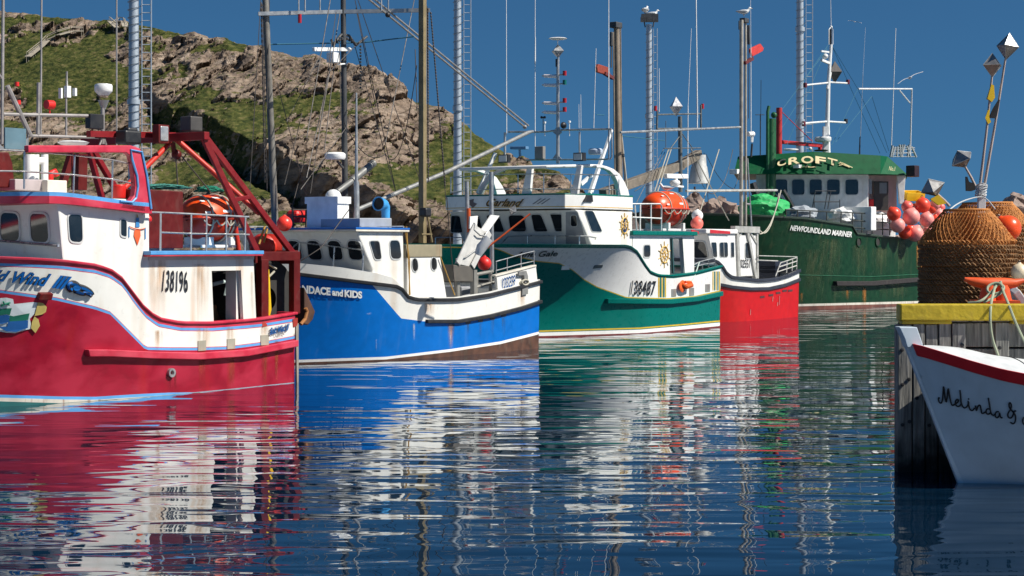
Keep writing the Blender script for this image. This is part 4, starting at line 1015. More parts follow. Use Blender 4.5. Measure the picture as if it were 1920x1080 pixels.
    mb.box((b_.x-.08,ty-.1,b_.z), (b_.x+.08,ty+.1,a.z)); mb.box((b_.x-.15,ty-.06,b_.z), (b_.x-.09,ty+.06,a.z-.5)); mb.box((b_.x-.12,ty-.1,b_.z),(b_.x-.1,ty-.08,a.z))
    mb.build('mast', masty, r, bevel=.02)
    mb = MB(); br = [(163,170),(232,215)]
    mb.tube([B.side(*c6(205,200), ty+.1), B.side(*c6(236,385), ty+.1)], .06); mb.tube([B.side(*c6(170,335), ty+.1), B.side(*c6(235,335), ty+.1)], .04); mb.build('mast_stay', masty, r)
    mb = MB(); p = B.side(*c6(195,196), ty+.25); mb.box(p-V((.16,.14,.15)), p+V((.16,.14,.15))); mb.build('winch_head', blackp, r, bevel=.06)
    mb = MB(); c_ = [B.side(484,26, -1.95), B.side(643,22, -.3), B.side(806,19, ty)]; mb.beam(c_[0], c_[1], .12, .12); mb.beam(c_[1], c_[2], .12, .12)
    for px, t in ((560,-1),(572,-1),(600,-.8),(728,1.2),(715,1.2)): p = B.side(px, 20, t); mb.tube([p, p+V((0,0,.55))], .04)
    mb.build('crosstree', steel, r)
    mb = MB(); p = B.side(562,36, -.95); mb.tube([p-V((0,0,.12)), p+V((0,0,.16))], .1); mb.build('navigation_light', mat('lamp_red', (.4,.01,.02), .3), r, smooth=True)
    mb = MB(); p = B.side(727,28, 1.2); mb.ball(p, .14); mb.build('mast_lamp', blackp, r, smooth=True)
    mb = MB(); a = B.side(683,-8, .9); b_ = B.side(984,238, .9); 
    mb.tube([a, b_], .055, 0, 8); mb.tube([a+V((0,.16,.04)), b_+V((0,.16,.04))], .055, 0, 8); mb.ball(b_, .13); mb.build('derrick', mat('derrick_grey', (.26,.25,.24), .5, metal=.3), r, smooth=True)
    mb = MB(); a = B.side(*d7(640,940), .9); mid = B.side(*d7(740,875), .9); b_ = B.side(*d7(1160,672), .9); lo = B.side(*d7(300,1060), .9)
    mb.tube([lo, mid, b_, B.side(*d7(1185,665), .9)], [.12,.13,.12,.08], 0, 12); mb.build('boom', mat('boom_grey', (.30,.30,.29), .45, metal=.4, grime=.3), r, smooth=True)
    mb = MB(); mb.tube([B.side(*d7(190,975), .2), B.side(*d7(275,912), .2)], .16, 0, 12); mb.tube([B.side(*d7(270,915), .2), B.side(*d7(380,825), .2)], .2, 0, 12); mb.build('crane_arm', mat('arm_grey', (.20,.20,.19), .5, metal=.3, grime=.3), r, smooth=True)
    # radars on the dark mast
    mb = MB(); a = B.side(*d7(75,250), -.2); b_ = B.side(*d7(262,250), -.2); mb.beam(a, b_, .10, .12); p = B.side(*d7(175,292), -.2); mb.box(p-V((.16,.15,.16)), p+V((.16,.15,.16))); mb.tube([p+V((-.25,0,-.2)), B.side(*d7(245,322), -.2)], .05)
    mb.build('radar_scanner', whitep, r, bevel=.03)
    mb = MB(); p = B.side(*d7(185,790), -.2); q_ = .42; mb.lathe([(0,-.18),(q_*1.2,-.18),(q_*1.35,-.08),(q_*1.35,.10),(q_*1.1,.19),(0,.2)], p, n=24); mb.build('radar_dome', whitep, r, smooth=True)
    mb = MB(); mb.beam(B.side(*d7(195,815), -.2), B.side(*d7(225,850), -.2), .06); mb.build('dome_bracket', mastd, r)
    mb = MB()
    for a, b_ in (((175,225),(215,175)),((215,175),(255,180)),((255,180),(290,230)),((290,230),(345,185)),((180,240),(165,200))): mb.tube([B.side(*d7(*a), -.3), B.side(*d7(*b_), -.3)], .07)
    for k in range(9): mb.ball(B.side(*d7(180+k*13, 222-28*math.sin(k/8*3.1)), -.28), .10, 0, 6)
    for k in range(14): mb.ball(B.side(*d7(313, 235+k*16), -.28), .07, 0, 6)
    mb.build('chain_tackle', mastd, r)
    MB.k = 1
    # standing wires
    lines = []
    def wl(x0, y0, x1, y1, t0=-.2, t1=.6, s=0): lines.append(sag(B.side(*d7(x0,y0), t0), B.side(*d7(x1,y1), t1), s, 10 if s else 1))
    for a in ((160,0,40,700),(190,60,60,980),(210,60,95,720),(285,0,500,1010),(300,0,620,930),(290,40,390,540),(278,210,500,1000),(585,0,440,720),(590,250,600,560),(330,190,160,360),(650,30,655,900,2.1,2.1),(668,60,745,1010,2.1,2.1),(245,640,10,960),(180,330,130,760),(160,340,40,900),(205,180,215,610)): wl(*a)
    wl(440,780,598,330, .2, 2.1, 1.2); wl(230,620,440,780, -.2,.2,.5)
    for x0,y0,x1,y1 in ((660,0,610,880),(664,40,680,840),(668,20,690,880),(735,380,870,900),(700,0,690,500),(850,520,770,850),(870,700,780,1050),(960,200,780,560)): lines.append([B.side(*d6(x0,y0), -1.9), B.side(*d6(x1,y1), -1.7)])
    tubes('rigging', wire, lines, .016, r, 4)
    ch = []
    for k in range(60): p = B.side(*d7(653+.05*k, 40+k*15), 2.15); ch.append(p)
    mb = MB()
    for run in (ch, [B.side(*d7(668+k*1.25, 60+k*15), 2.15) for k in range(60)], [B.side(*d6(662+.5*k, 10+k*24), -1.9) for k in range(34)]):
        pts = []; rr_ = []
        for a, b_ in zip(run, run[1:]): pts += [a, a.lerp(b_, .3), a.lerp(b_, .7)]; rr_ += [.012, .03, .03]
        mb = MB(); mb.tube(pts, rr_, 0, 5); mb.build('hoist_chain', wire, r)
    tubes('stay_rope', bluewire, [[B.side(*d7(-150,225), -1.9), B.side(*d7(330,215), -.3), B.side(*d7(585,185), 2.1)]], .02, r, 4)
    gr = mat('gold_rope', (1,1,1))
    tubes('tackle_rope', gr, [[B.side(*c6(62,285), 2.7), B.side(*c6(95,500), 2.7), B.side(*c6(92,720), 2.7)], [B.side(*c6(75,285), 2.7), B.side(*c6(98,720), 2.7)], [B.side(*c6(290,480), 2.7), B.side(*c6(380,720), 2.7)]], .02, r)
    tubes('stern_line', wire, [[B.side(*c6(330,100), 2.3), B.side(*c6(352,400), 2.3), B.side(*c6(385,700), 2.3)], [B.side(*c5(655,180), 2.0), B.side(*c5(480,420), 2.9), B.side(*c5(350,505), 2.4)]], .016, r)
    for m_, b_, lf in ((letterb,.09,.005),(letterw,.045,.03)):
        text('CANDACE', hs, [c5(285,700), c5(538,722), c5(538,672), c5(285,648)], m_, 'name_lettering', r, bold=b_, cam_c=B.c, lift=lf)
        text('and', hs, [c5(548,722), c5(617,730), c5(617,686), c5(548,678)], m_, 'name_lettering', r, bold=b_, cam_c=B.c, lift=lf)
        text('KIDS', hs, [c5(627,732), c5(738,742), c5(738,696), c5(627,685)], m_, 'name_lettering', r, bold=b_, cam_c=B.c, lift=lf)
    return B, H
B2, H2 = blue_boat()

# ================================================================== green boat
def wheel_emblem(B, cpx, cpy, rx, ry, t, r, m_):
    fn = B.fside(t); mb = MB(); c = fn(cpx, cpy); ax = (fn(cpx+1, cpy)-c); az = fn(cpx, cpy-1)-c
    P = lambda a, k: c+ax*(rx*k*math.cos(a))+az*(ry*k*math.sin(a))
    for k, th in ((.62,.035),(.25,.02)): mb.tube([P(R(a), k) for a in range(0,360,20)], th, 0, 5, closed=True)
    for a in range(0, 360, 36): mb.tube([P(R(a+90), .12), P(R(a+90), 1.0)], .018, 0, 4)
    mb.build('wheel_emblem', m_, r)
def green_boat():
    B = Boat(1355.5, 614, 3.3, 55, 'fishing_boat', 'green and white longliner with tall white flybridge and gold wheel emblems')
    r = B.root
    H = Hull(B, 16.5, 2.6, 3.7, [(0,3.15),(.2,3.3),(.36,3.15),(.46,2.7),(.56,2.1),(.68,1.4),(.82,.7),(1,.04)], [(0,3.3),(.2,3.42),(.36,3.6),(.46,3.85),(.56,4.0),(.7,3.95),(.84,3.1),(.94,1.7),(1,.05)], 2.2)
    rail = [(700,458),(830,460.5),(940,460),(1172,461),(1181,463),(1194.5,472.5),(1208,495),(1218.5,510),(1235.6,516.5),(1263,517.5),(1304,512),(1350,500),(1356,499)]
    bnd = [(700,461),(925,464),(943,470),(960,478),(1006.5,489),(1049,493),(1073,505),(1094.5,523),(1119,537),(1172,556),(1177,557),(1253,559),(1304,554.7),(1356,543)]
    boot = [(700,622),(1017,619.5),(1200,614),(1279,607.5),(1356,600)]
    curves = [off(boot,10.5), off(boot,4), off(boot,2.5), boot, off(bnd,1.8), bnd, off(rail,4.5)]+[rail]
    curves[5] = lambda u, col: max(H.zc(u, off(bnd,0)), col[-1]+.02)
    curves[6] = lambda u, col: max(H.zc(u, off(rail,4.5)), col[-1]+.003)
    H.build(curves, [maroon, maroon, whitec, tealg, yellow, tealg, yellow, whitec, tealg], lambda u: .85 if u < .42 else .1, tealg, cap=.08)
    H.strake('rub_rail', tealg, lambda u: H.zc(u, [(1170,560),(1179,560.5),(1253,561),(1304,556),(1356,545)]), .2, .16, 0, .50, inset=.04)
    hs = lambda x, y: H.surf(x, y, .02)
    for x in (331,429,516): y = {331:668,429:662,516:642}[x]; panel(B, hs, L(c8, x-13,y-20, x+13,y-22, x+13,y+20, x-13,y+23), .05, greyp, 'scupper', bevel=.01)
    panel(B, hs, L(c7, 665,622, 700,622, 704,640, 660,642), .04, whitep, 'hull_fitting'); panel(B, hs, L(c7, 838,618, 882,614, 878,630, 828,636), .05, mat('vent_dark', (.10,.12,.13), .4), 'hawse_pipe')
    for x0 in (246, 543):
        for k in range(5):
            x = x0+k*9; dy = -(x-246)*.11 if x0 > 500 else 0; yt = 586 if x0 < 500 else 552; yb = 693 if x0 < 500 else 655
            w_ = 6 if x0 < 500 else 5
            panel(B, lambda a, b_: H.surf(a, b_, .012+.003*(k % 2)), L(c8, x,yt, x+w_,yt-1, x+w_,yb-1, x,yb), .01, yellow if k % 2 == 0 else tealg, 'corner_stripe')
    T = 3.2; sd = B.fside(T)
    # forward deckhouse
    A = B.side(*c7(740,322), T); Bt = B.side(*c7(822,512), T); q1 = B.side(*c7(1035,322), T)
    wl_ = B.side(*c8(98,330), T)
    zt = A.z
    # lower house (aft)
    hzt = B.side(*c8(270,345), T).z; xa = B.side(*c8(443,350), T).x
    HW = 2.9
    dq = [B.side(*p, T) for p in L(c8, 310,373, 375,373, 387,560, 318,560)]
    mb = MB(); xf = Bt.x-.0; zfl = min(H.zc_i(k/40*.5, -1) for k in range(40))-.13
    # the recessed front door corner: a box cut out of the front at port side
    rec = B.side(*c7(740,322), T)
    mb.prism([A+V((0,0,0)), V((Bt.x,T,Bt.z))]+floor_pts(B, H, T, Bt.x, wl_.x-.1)+[V((wl_.x-.1,T,zt))], (0,-T-HW,0))
    mb.build('wheelhouse', white, r, bevel=.05)
    fr = B.fslope(A+V((.012,0,0)), Bt+V((.012,0,0)))
    mb = MB()
    y0 = .15
    for sgn in (1, -1):
        y = T if sgn > 0 else -HW; dv = (0, -y0*sgn, 0)
        mb.prism([(wl_.x-.12,y,hzt),(dq[0].x,y,hzt),(dq[0].x,y,zfl),(wl_.x-.12,y,zfl)], dv)
        mb.prism([(dq[0].x,y,hzt),(dq[1].x,y,hzt),(dq[1].x,y,dq[1].z),(dq[0].x,y,dq[0].z)], dv)
        mb.prism([(dq[1].x,y,hzt),(xa,y,hzt),(xa,y,zfl),(dq[2].x,y,zfl)], dv)
    mb.box((wl_.x-.3,-HW+.16,zfl), (wl_.x-.13,T-.16,hzt)); mb.build('after_house', whitec, r, bevel=.02)
    mb = MB(); mb.box((xa+.1,-1.9,1.3),(wl_.x-1.2,1.2,2.5)); mb.build('net_hauler', mat('hauler_red', (.5,.02,.02), .5), r, bevel=.1)
    mb = MB(); f_ = L(c8, 310,373, 375,373, 387,560, 318,560); P = [B.side(*p, T+.0) for p in f_]; mb.grid([P, [p+V((0,.02,0)) for p in P], [p.lerp(sum(P,V((0,0,0)))/4, -.06)+V((0,.02,0)) for p in P]], 0, True); mb.beam(P[0]+V((-.12,0,0)), P[3]+V((-.12,0,0)), .1); mb.build('door_frame', mat('door_seal', (.03,.08,.08), .4), r)
    z2 = B.side(*c8(200,330), T+.15).z; z1 = B.side(*c8(200,354), T+.15).z
    mb = MB(); mb.box((xa-.05,-HW-.15,z1), (wl_.x+.1,T+.15,z2)); mb.build('deck_edge', tealg, r, bevel=.03)
    window(B, sd, L(c8, 165,408, 200,408, 200,472, 165,472), .05, .12)
    window(B, sd, L(c7, 782,328, 828,328, 878,440, 822,438), .02, .1)
    for q in (L(c7, 75,352, 120,354, 135,442, 72,442), L(c7, 175,352, 222,352, 242,428, 190,428), L(c7, 262,350, 328,350, 360,440, 282,438), L(c7, 378,350, 462,350, 476,438, 392,436), L(c7, 500,347, 552,347, 590,437, 518,437), L(c7, 602,345, 662,345, 664,436, 630,436)):
        window(B, fr, q, .04, .12)
    panel(B, B.fslope(A+V((.02,0,0)), Bt+V((.02,0,0))), L(c7, 684,335, 748,335, 795,505, 684,505), .02, mat('recess_grey', (.30,.31,.33), .6), 'front_door', bevel=.01)
    window(B, B.fslope(A+V((.025,0,0)), Bt+V((.025,0,0))), L(c7, 712,350, 742,350, 746,410, 712,410), .03, .25)
    # name band
    bt = [B.side(*p, T+.05) for p in L(c7, 720,237, 740,316)]
    zl = B.side(*c7(900,320), T+.05).z; zh = B.side(*c7(900,247), T+.05).z
    xfr = A.x+.35
    def bandbox(z0, z1, m_, name, e=0, bv=.02):
        mb = MB(); pl = [(q1.x-.02-e,T+.05+e),(A.x-.5,T+.05+e),(xfr-.1+e,T-.35),(xfr+.15+e,T-1.4),(xfr+.2+e,-HW+1.2),(xfr+e,-HW+.1),(A.x-.5,-HW-.05-e),(q1.x-.02-e,-HW-.05-e)]
        mb.prism([(x,y,z0) for x, y in pl], (0,0,z1-z0)); return mb.build(name, m_, r, bevel=bv)
    bandbox(zl, zh, whitec, 'bridge_band'); bandbox(zl+.06, zl+.09, mat('gold_line', (.62,.38,.07), .4), 'gold_line', .006, 0); bandbox(zh-.01, zh+.05, tealg, 'band_edge', .01, .01)
    bf = B.fslope(V((xfr+.2,0,0)), V((xfr+.2,0,1)))
    for m_, b_, lf in ((lettero,.035,.02),(letterk,.0,.04)):
        text('Garland', bf, [c7(258,304), c7(452,306), c7(462,264), c7(262,262)], m_, 'name_lettering', r, bold=b_, shear=.5, cam_c=B.c, lift=lf)
    text('III', bf, [c7(505,292), c7(572,292), c7(604,262), c7(536,262)], mat('letter_grey', (.12,.12,.12), .5), 'name_lettering', r, bold=-.005, shear=.2, cam_c=B.c, lift=.03)
    q = [bf(*c7(*p)) for p in ((165,272),(195,265),(192,282),(212,290),(190,312),(178,300),(166,292))]; mb = MB(); mb.prism(q, V((.02,0,0))); mb.build('leaf_emblem', mat('emblem_brown', (.16,.12,.12), .6), r)
    hs2 = lambda x, y: H.surf(x, y, .02)
    text('Jane Gale', hs2, [c7(405,586), c7(645,578), c7(640,540), c7(420,545)], mat('letter_dim', (.015,.02,.02), .5), 'name_lettering', r, bold=.015, shear=.45, cam_c=B.c, lift=.03)
    text('138487', hs2, [c8(92,680), c8(228,684), c8(234,604), c8(100,600)], letterk, 'registration_number', r, bold=.012, space=1.12, shear=.12, cam_c=B.c, lift=.04)
    # flybridge: aft side arches and front pillars
    ao = L(c7, 1035,322, 1030,270, 1018,215, 1000,175, 972,130, 940,104, 905,90, 870,82, 850,84, 850,98, 885,100, 920,115, 945,140, 962,175, 972,215, 980,262, 970,322)
    for t_ in (T+.03, -HW+.12):
        q = [B.side(*p, T+.03) for p in ao]; mb = MB(); mb.prism([V((p.x, t_, p.z)) for p in q], (0,-.22,0)); mb.build('bridge_arch', whitec, r, bevel=.03)
    at = B.side(*c7(860,90), T-.1); 
    mb = MB(); fx = xfr+.05; fz = B.cross(*c7(600,92), fx).z
    pts = [V((at.x, T-.1, at.z)), V((at.x+.5,T-.3,at.z)), V((fx,T-1.1,fz)), V((fx+.1,0,fz)), V((fx,-HW+.9,fz)), V((at.x+.5,-HW+.3,at.z)), V((at.x,-HW+.1,at.z))]
    mb.tube(pts, .07, 0, 10); mb.build('windscreen_bar', whitec, r, smooth=True)
    for q in (L(c7, 478,88, 505,88, 492,238, 448,238), L(c7, 745,85, 768,85, 745,238, 708,238)): panel(B, B.fcross(fx), q, .16, whitec, 'bridge_pillar', bevel=.02)
    q = L(c7, 340,100, 365,92, 480,90, 480,102, 370,106, 300,135, 262,185, 235,240, 210,240, 232,185, 275,130); panel(B, B.fcross(fx-.1), q, .14, mat('arch_pinkish', (.62,.55,.54), .5), 'bridge_arch', bevel=.02)
    railing(B, B.fcross(fx+.1), L(c7, 70,150, 125,150, 250,135, 560,130, 960,138), [(*c7(72,150),*c7(72,235)),(*c7(300,138),*c7(300,235)),(*c7(567,130),*c7(567,232)),(*c7(712,132),*c7(712,232)),(*c7(430,132),*c7(430,232)),(*c7(916,135),*c7(916,240)),(*c7(968,160),*c7(966,248))], .022, [L(c7, 72,228, 200,215, 450,210, 960,215)])
    railing(B, B.fcross(Bt.x+.6), L(c7, 336,507, 378,464, 480,460, 760,462, 812,466), [(*c7(482,460),*c7(482,508)),(*c7(628,460),*c7(628,508)),(*c7(757,462),*c7(757,508))], .028)
    railing(B, B.fcross(Bt.x+.6), L(c7, -10,470, 135,470), [(*c7(70,470),*c7(68,512)),(*c7(-10,470),*c7(-10,512))], .022)
    railing(B, B.fside(T), L(c7, 760,462, 800,462, 845,470, 840,480), [], .028)
    mb = MB(); p = B.side(*c7(808,262), T+.1); mb.prism([B.side(*c7(*q_), T+.12) for q_ in ((800,243),(828,243),(832,280),(784,280))], (0,-.1,0)); mb.build('deck_lamp', blackp, r, bevel=.02)
    mb = MB(); p = bf(*c7(75,385))
    # raking stays and antenna frame
    MB.k = .55
    st = whitep
    mb = MB()
    for a, b_ in (((310,20),(215,235)),): mb.beam(B.cross(*c7(*a), fx-.8), B.cross(*c7(*b_), fx-.1), .12)
    mb.beam(B.side(*c7(893,0), 1.6), B.side(*c7(812,235), 1.6), .12); mb.beam(B.side(*d8(740,610), 1.6), B.side(*d8(628,960), 1.6), .10); mb.beam(B.side(*d8(566,918),1.2), B.side(*d8(628,865),1.2), .12); mb.build('mast_strut', whitep, r, split=True)
    fa = B.fcross(fx-1.6); mb = MB()
    G = lambda x, y: fa(*d8(x, y))
    mb.tube([G(160,622), G(360,622), G(440,612), G(740,606)], .07, 0, 8); mb.tube([G(260,780), G(720,776)], .06, 0, 8); mb.tube([G(140,625), G(140,790)], .09, 0, 8)
    mb.tube([G(735,606), G(742,640), G(742,760), G(730,778)], .05, 0, 8); mb.tube([G(724,606), G(724,776)], .05, 0, 8); mb.tube([G(560,620), G(560,770)], .07, 0, 8)
    mb.build('aerial_frame', steel, r, smooth=True)
    mb = MB(); mb.tube([G(438,800), G(438,250), G(440,200)], [.13,.11,.08], 0, 10)
    for y in (307,358,460,511): mb.tube([G(350,y), G(475,y-8 if y<400 else y-6)], .05, 0, 6)
    mb.prism([G(413,625), G(440,585), G(462,625), G(440,645)], (.04,0,0)); mb.prism([G(410,772), G(430,745), G(460,772)], (.04,0,0)); mb.build('light_mast', steel, r, smooth=True, ang=30)
    for y, m_ in ((307,None),(358,1),(460,None),(511,None)):
        mb = MB(); mb.tube([G(362,y), G(435,y+3)], .12, 0, 10); mb.build('tube_lamp', mat('lamp_tube', (.85,.78,.76), .3), r, smooth=True)
        mb = MB(); mb.tube([G(476,y-28), G(476,y-2)], .14, 0, 10); mb.build('signal_lamp', mat('lens_green', (.0,.12,.10), .3) if m_ else mat('lens_red', (.35,.01,.015), .3), r, smooth=True)
    mb = MB(); p = G(438,168); R0 = (G(475,165)-G(405,165)).length/2; z0 = (G(438,125)-G(438,205)).length/2
    for a in range(2):
        pass
    octa(mb, p, R0, z0); mb.build('radar_reflector', mat('reflector_metal', (.55,.55,.56), .3, metal=.7), r)
    mb = MB(); mb.lathe([(0,-.06),(.5,-.05),(.68,.0),(.6,.05),(0,.07)], G(438,98), n=20); mb.tube([G(436,128), G(438,98)], .03); mb.build('gps_disc', whitep, r, smooth=True)
    for x in (432,434): pass
    mb = MB(); mb.tube([G(434,212), G(434,255)], .12, 0, 10); mb.build('mast_lamp', blackp, r, smooth=True)
    mb = MB(); mb.ball(G(470,585), .25, 0, 10, (1.2,.8,1)); mb.tube([G(355,620), G(355,535)], .03); mb.ball(G(346,540), .1, 0, 8); mb.ball(G(364,540), .1, 0, 8); mb.build('loudhailer', blackp, r, smooth=True)
    mb = MB()
    for x, y, rr in ((364,570,.1),(503,566,.1)): mb.lathe([(0,.1),(rr,.07),(rr,-.05),(0,-.08)], G(x,y), n=12); mb.tube([G(x,y), G(x,645)], .035)
    mb.build('gps_puck', whitep, r, smooth=True)
    mb = MB()
    for x0, y0, x1, y1, rr in ((150,640,148,-140,.035),(310,780,310,-140,.035),(310,240,311,90,.06),(724,640,724,-140,.045),(640,600,653,152,.03),(557,600,556,465,.022),(568,600,567,412,.022)): mb.tube([G(x0,y0), G(x1,y1)], [rr, rr*.7], 0, 6)
    mb.build('whip_aerial', whitep, r, smooth=True)
    mb = MB(); p = G(338,738); mb.box(p-V((.1,.2,.26)), p+V((.1,.2,.24))); mb.build('junction_box', greyp, r, bevel=.02)
    for x, y, k in ((210,778,0),(630,768,1)):
        mb = MB(); p = G(x,y)+V((.9,0,0)); mb.box(p-V((.12,.22,.16)), p+V((.10,.22,.16)), 0); mb.box(p+V((.10,-.18,-.12)), p+V((.13,.18,.12)), 1); mb.tube([p-V((0,0,.3)), p-V((0,0,.55))], .06); mb.build('searchlight', [blackp, mat('lamp_glass', (.55,.57,.55), .15)], r)
    mb = MB(); mb.lathe([(0,-.22),(.45,-.22),(.52,-.12),(.52,.1),(.42,.2),(0,.22)], G(650,732), n=20); mb.build('radar_dome', mat('dome_blue', (.45,.52,.62), .4), r, smooth=True)
    mb = MB(); p = G(222,712); mb.beam(G(178,712), G(265,712), .25, .12); mb.tube([p, G(226,760)], .1); mb.build('radar_scanner', mat('scanner_blue', (.12,.25,.42), .4), r, bevel=.03)
    MB.k = 1
    # raft deck rails and the stern rail
    rt = L(c8, 100,182, 255,182, 264,192, 262,328)
    railing(B, B.fside(T), rt, [(*c8(148,182),*c8(146,328)),(*c8(206,182),*c8(206,328)),(*c8(118,190),*c8(128,328))], .035, [L(c8, 105,255, 262,262)], m=whitep)
    railing(B, B.fside(T-.1), L(c8, 430,520, 470,500, 520,486, 556,480), [(*c8(486,497),*c8(488,545)),(*c8(554,482),*c8(556,525)),(*c8(520,488),*c8(522,535))], .028, [L(c8, 440,528, 500,512, 556,505)], m=steel)
    railing(B, B.fside(-2.9), L(c8, 440,480, 600,474), [], .02)
    wheel_emblem(B, *c7(998,407), 10, 24, T+.02, r, mat('emblem_gold', (.66,.42,.10), .5)); wheel_emblem(B, *c8(280,460), 11.5, 25, T+.02, r, mat('emblem_gold', (1,1,1)))
    mb = MB(); p = B.side(*c7(998,405), T+.03); mb.tube([p+V((0,0,.28)), p-V((0,0,.25))], .02); mb.tube([p+V((.16,0,-.1)), p+V((.08,0,-.24)), p-V((0,0,.27)), p+V((-.08,0,-.24)), p+V((-.16,0,-.1))], .02); mb.build('anchor_emblem', letterb, r)
    p = H.surf(*c8(368,632), .08); mb = MB(); mb.lathe([(.05,0),(.22,0),(.26,.06),(.14,.1),(.05,.08)], p, n=16, axis=(0,1,0)); mb.tube([p+V((.1,.1,.1)), p+V((-.15,.14,-.02)), p+V((-.62,.12,.04)), p+V((-.55,.12,.16)), p+V((-.1,.12,.18))], [.06,.12,.12,.07,.05]); mb.build('towing_eye', mat('eye_orange', (.8,.12,.02), .4), r, smooth=True)
    tubes('stern_line', mat('pale_line', (.5,.62,.55), .7), [sag(H.surf(*c8(412,628), .1), B.side(*c8(470,500), T), .1)], .03, r)
    return B, H, z2
def octa(mb, p, rx, rz, rot=None, mi=0):
    """radar reflector: three crossed plates closed into an eight-sided diamond"""
    rot = rot or Matrix.Identity(3)
    v = [rot @ V(d) for d in ((rx,0,0),(0,rx,0),(-rx,0,0),(0,-rx,0))]; t = rot @ V((0,0,rz))
    for i in range(4):
        mb.poly([p+v[i], p+v[(i+1) % 4], p+t], mi); mb.poly([p+v[(i+1) % 4], p+v[i], p-t], mi)
B3, H3, deck3 = green_boat()
raft(B3, *f3(400,672), 1.4, 1.36, .78, 'orange life raft capsule with a gull on top, on the green boat')
# ================================================================== small red and white boat
def red_boat():
    B = Boat(1500, 594, 2.6, 56, 'fishing_boat', 'small fire-red and white longliner with pale roof and galvanised stern frame')
    r = B.root
    H = Hull(B, 11.5, 2.0, 3.6, [(0,2.5),(.25,2.65),(.5,2.6),(.7,2.0),(.85,1.1),(1,.04)], [(0,2.6),(.25,2.75),(.5,2.8),(.75,2.6),(.9,1.7),(1,.05)], 1.2)
    rail = L(c8, 300,480, 555,490, 575,500, 600,528, 620,562, 650,580, 700,587, 790,597, 850,594, 900,587, 960,569, 1018,543)
    b2 = L(c8, 300,600, 590,628, 650,640, 750,650, 850,648, 940,628, 1018,598)
    H.build([b2, rail], [redb, redb, white, whitec], lambda u: .8 if u < .5 else .15, None)
    navy = mat('navy_guard', (.03,.035,.05), .5, var=.2)
    H.strake('upper_guard', navy, lambda u: H.zc(u, rail)+.04, .16, .08, 0, 1, transom=True)
    H.strake('lower_guard', navy, lambda u: H.zc(u, b2)+.10, .16, .08, 0, .8, transom=True)
    hs = lambda x, y: H.surf(x, y, .02)
    for x, y in ((815,690),(862,680),(902,668),(937,656),(968,655)): panel(B, hs, L(c8, x-12,y-3, x+12,y-6, x+12,y+5, x-12,y+8), .04, mat('scupper_dark2', (.08,.03,.03), .5), 'scupper')
    tubes('scupper_run', mat('salt_run', (.62,.35,.32), .6), [[hs(*c8(x,y0)), hs(*c8(x-2,y1))] for x, y0, y1 in ((750,760,790),(872,690,715),(908,685,735),(898,720,740))], .02, r)
    T = 2.45; sd = B.fside(T)
    A = B.side(*c8(518,345), T); Bt = B.side(*c8(548,480), T); e = B.side(*c8(792,350), T); m_ = B.side(*c8(668,350), T); zf = B.side(*c8(690,580), T).z
    mb = MB(); mb.prism([A, Bt, V((Bt.x,T,zf)), V((m_.x,T,zf)), V((m_.x,T,A.z))], (0,-2*T+.3,0)); mb.build('wheelhouse', whitec, r, bevel=.04)
    mb = MB(); mb.box((e.x,-1.9,zf),(m_.x-.02,T-.1,B.side(*c8(740,352),T).z)); mb.build('after_house', whitec, r, bevel=.03)
    window(B, sd, L(c8, 535,393, 562,393, 567,473, 545,473), .03, .1)
    window(B, sd, L(c8, 580,393, 624,393, 626,473, 582,473), .03, .1, slider=True)
    window(B, sd, L(c8, 642,393, 659,393, 660,473, 643,473), .03, .1)
    window(B, B.fside(T-.085), L(c8, 722,393, 756,393, 756,480, 722,480), .03, .1)
    fr = B.fslope(A+V((.012,0,0)), Bt+V((.012,0,0)))
    window(B, fr, L(c8, 425,388, 500,388, 520,476, 440,476), .06, .12)
    mb = MB(); mb.box((m_.x-.1,-T,A.z), (A.x+.35,T+.1,A.z+.22)); mb.build('roof', whitec, r, bevel=.05)
    rr = mat('roof_red', (.55,.02,.03), .4)
    zr = A.z+.22
    for a, b_ in ((530,640),(428,468)): panel(B, B.fside(T+.112), L(c8, a,322, b_,332, b_,346, a,342), .02, rr, 'roof_stripe')
    text('102551', B.fside(T-.08), [c8(688,530), c8(748,533), c8(748,488), c8(688,485)], letterk, 'registration_number', r, bold=.01, cam_c=B.c, lift=.03)
    gal = mat('pale_galvanised', (.50,.49,.45), .5, metal=.3, var=.2, grime=.2)
    mb = MB(); gz = B.side(*c8(720,322), 2.0)
    P = lambda x, y, t=2.35: B.side(*c8(x, y), t)
    mb.beam(P(655,320), P(790,324), .25, .3); mb.beam(P(672,330), P(682,580), .22, .2); mb.beam(P(728,330), P(775,590), .2, .2); mb.beam(P(783,330), P(786,590), .14, .14); mb.beam(P(700,340), P(668,380), .1); mb.beam(P(745,335), P(780,395), .1)
    mb.build('stern_frame', gal, r)
    railing(B, B.fside(2.5), L(c8, 795,466, 1005,472, 1003,542), [(*c8(915,505),*c8(888,578)),(*c8(950,490),*c8(948,560)),(*c8(980,480),*c8(978,550)),(*c8(1005,472),*c8(1003,542))], .03, [L(c8, 915,505, 1005,475), L(c8, 905,528, 1005,495), L(c8, 895,555, 1003,520), L(c8, 795,490, 900,494)], m=gal)
    for k in range(3):
        mb = MB(); p = B.side(*c8(835,518+k*22), .6); mb.box(p-V((.8,.9,.22)), p+V((.8,.9,.22))); mb.build('fish_box', mat('navy_box', (.012,.016,.03), .5), r, bevel=.04)
    # main mast
    MB.k = .6; MB.kb = .6
    fm = B.fside(.6); G = lambda x, y: fm(*e1(x, y)); D = lambda x, y: fm(*d1(x, y))
    mb = MB(); a = D(128,625); b_ = G(325,135)
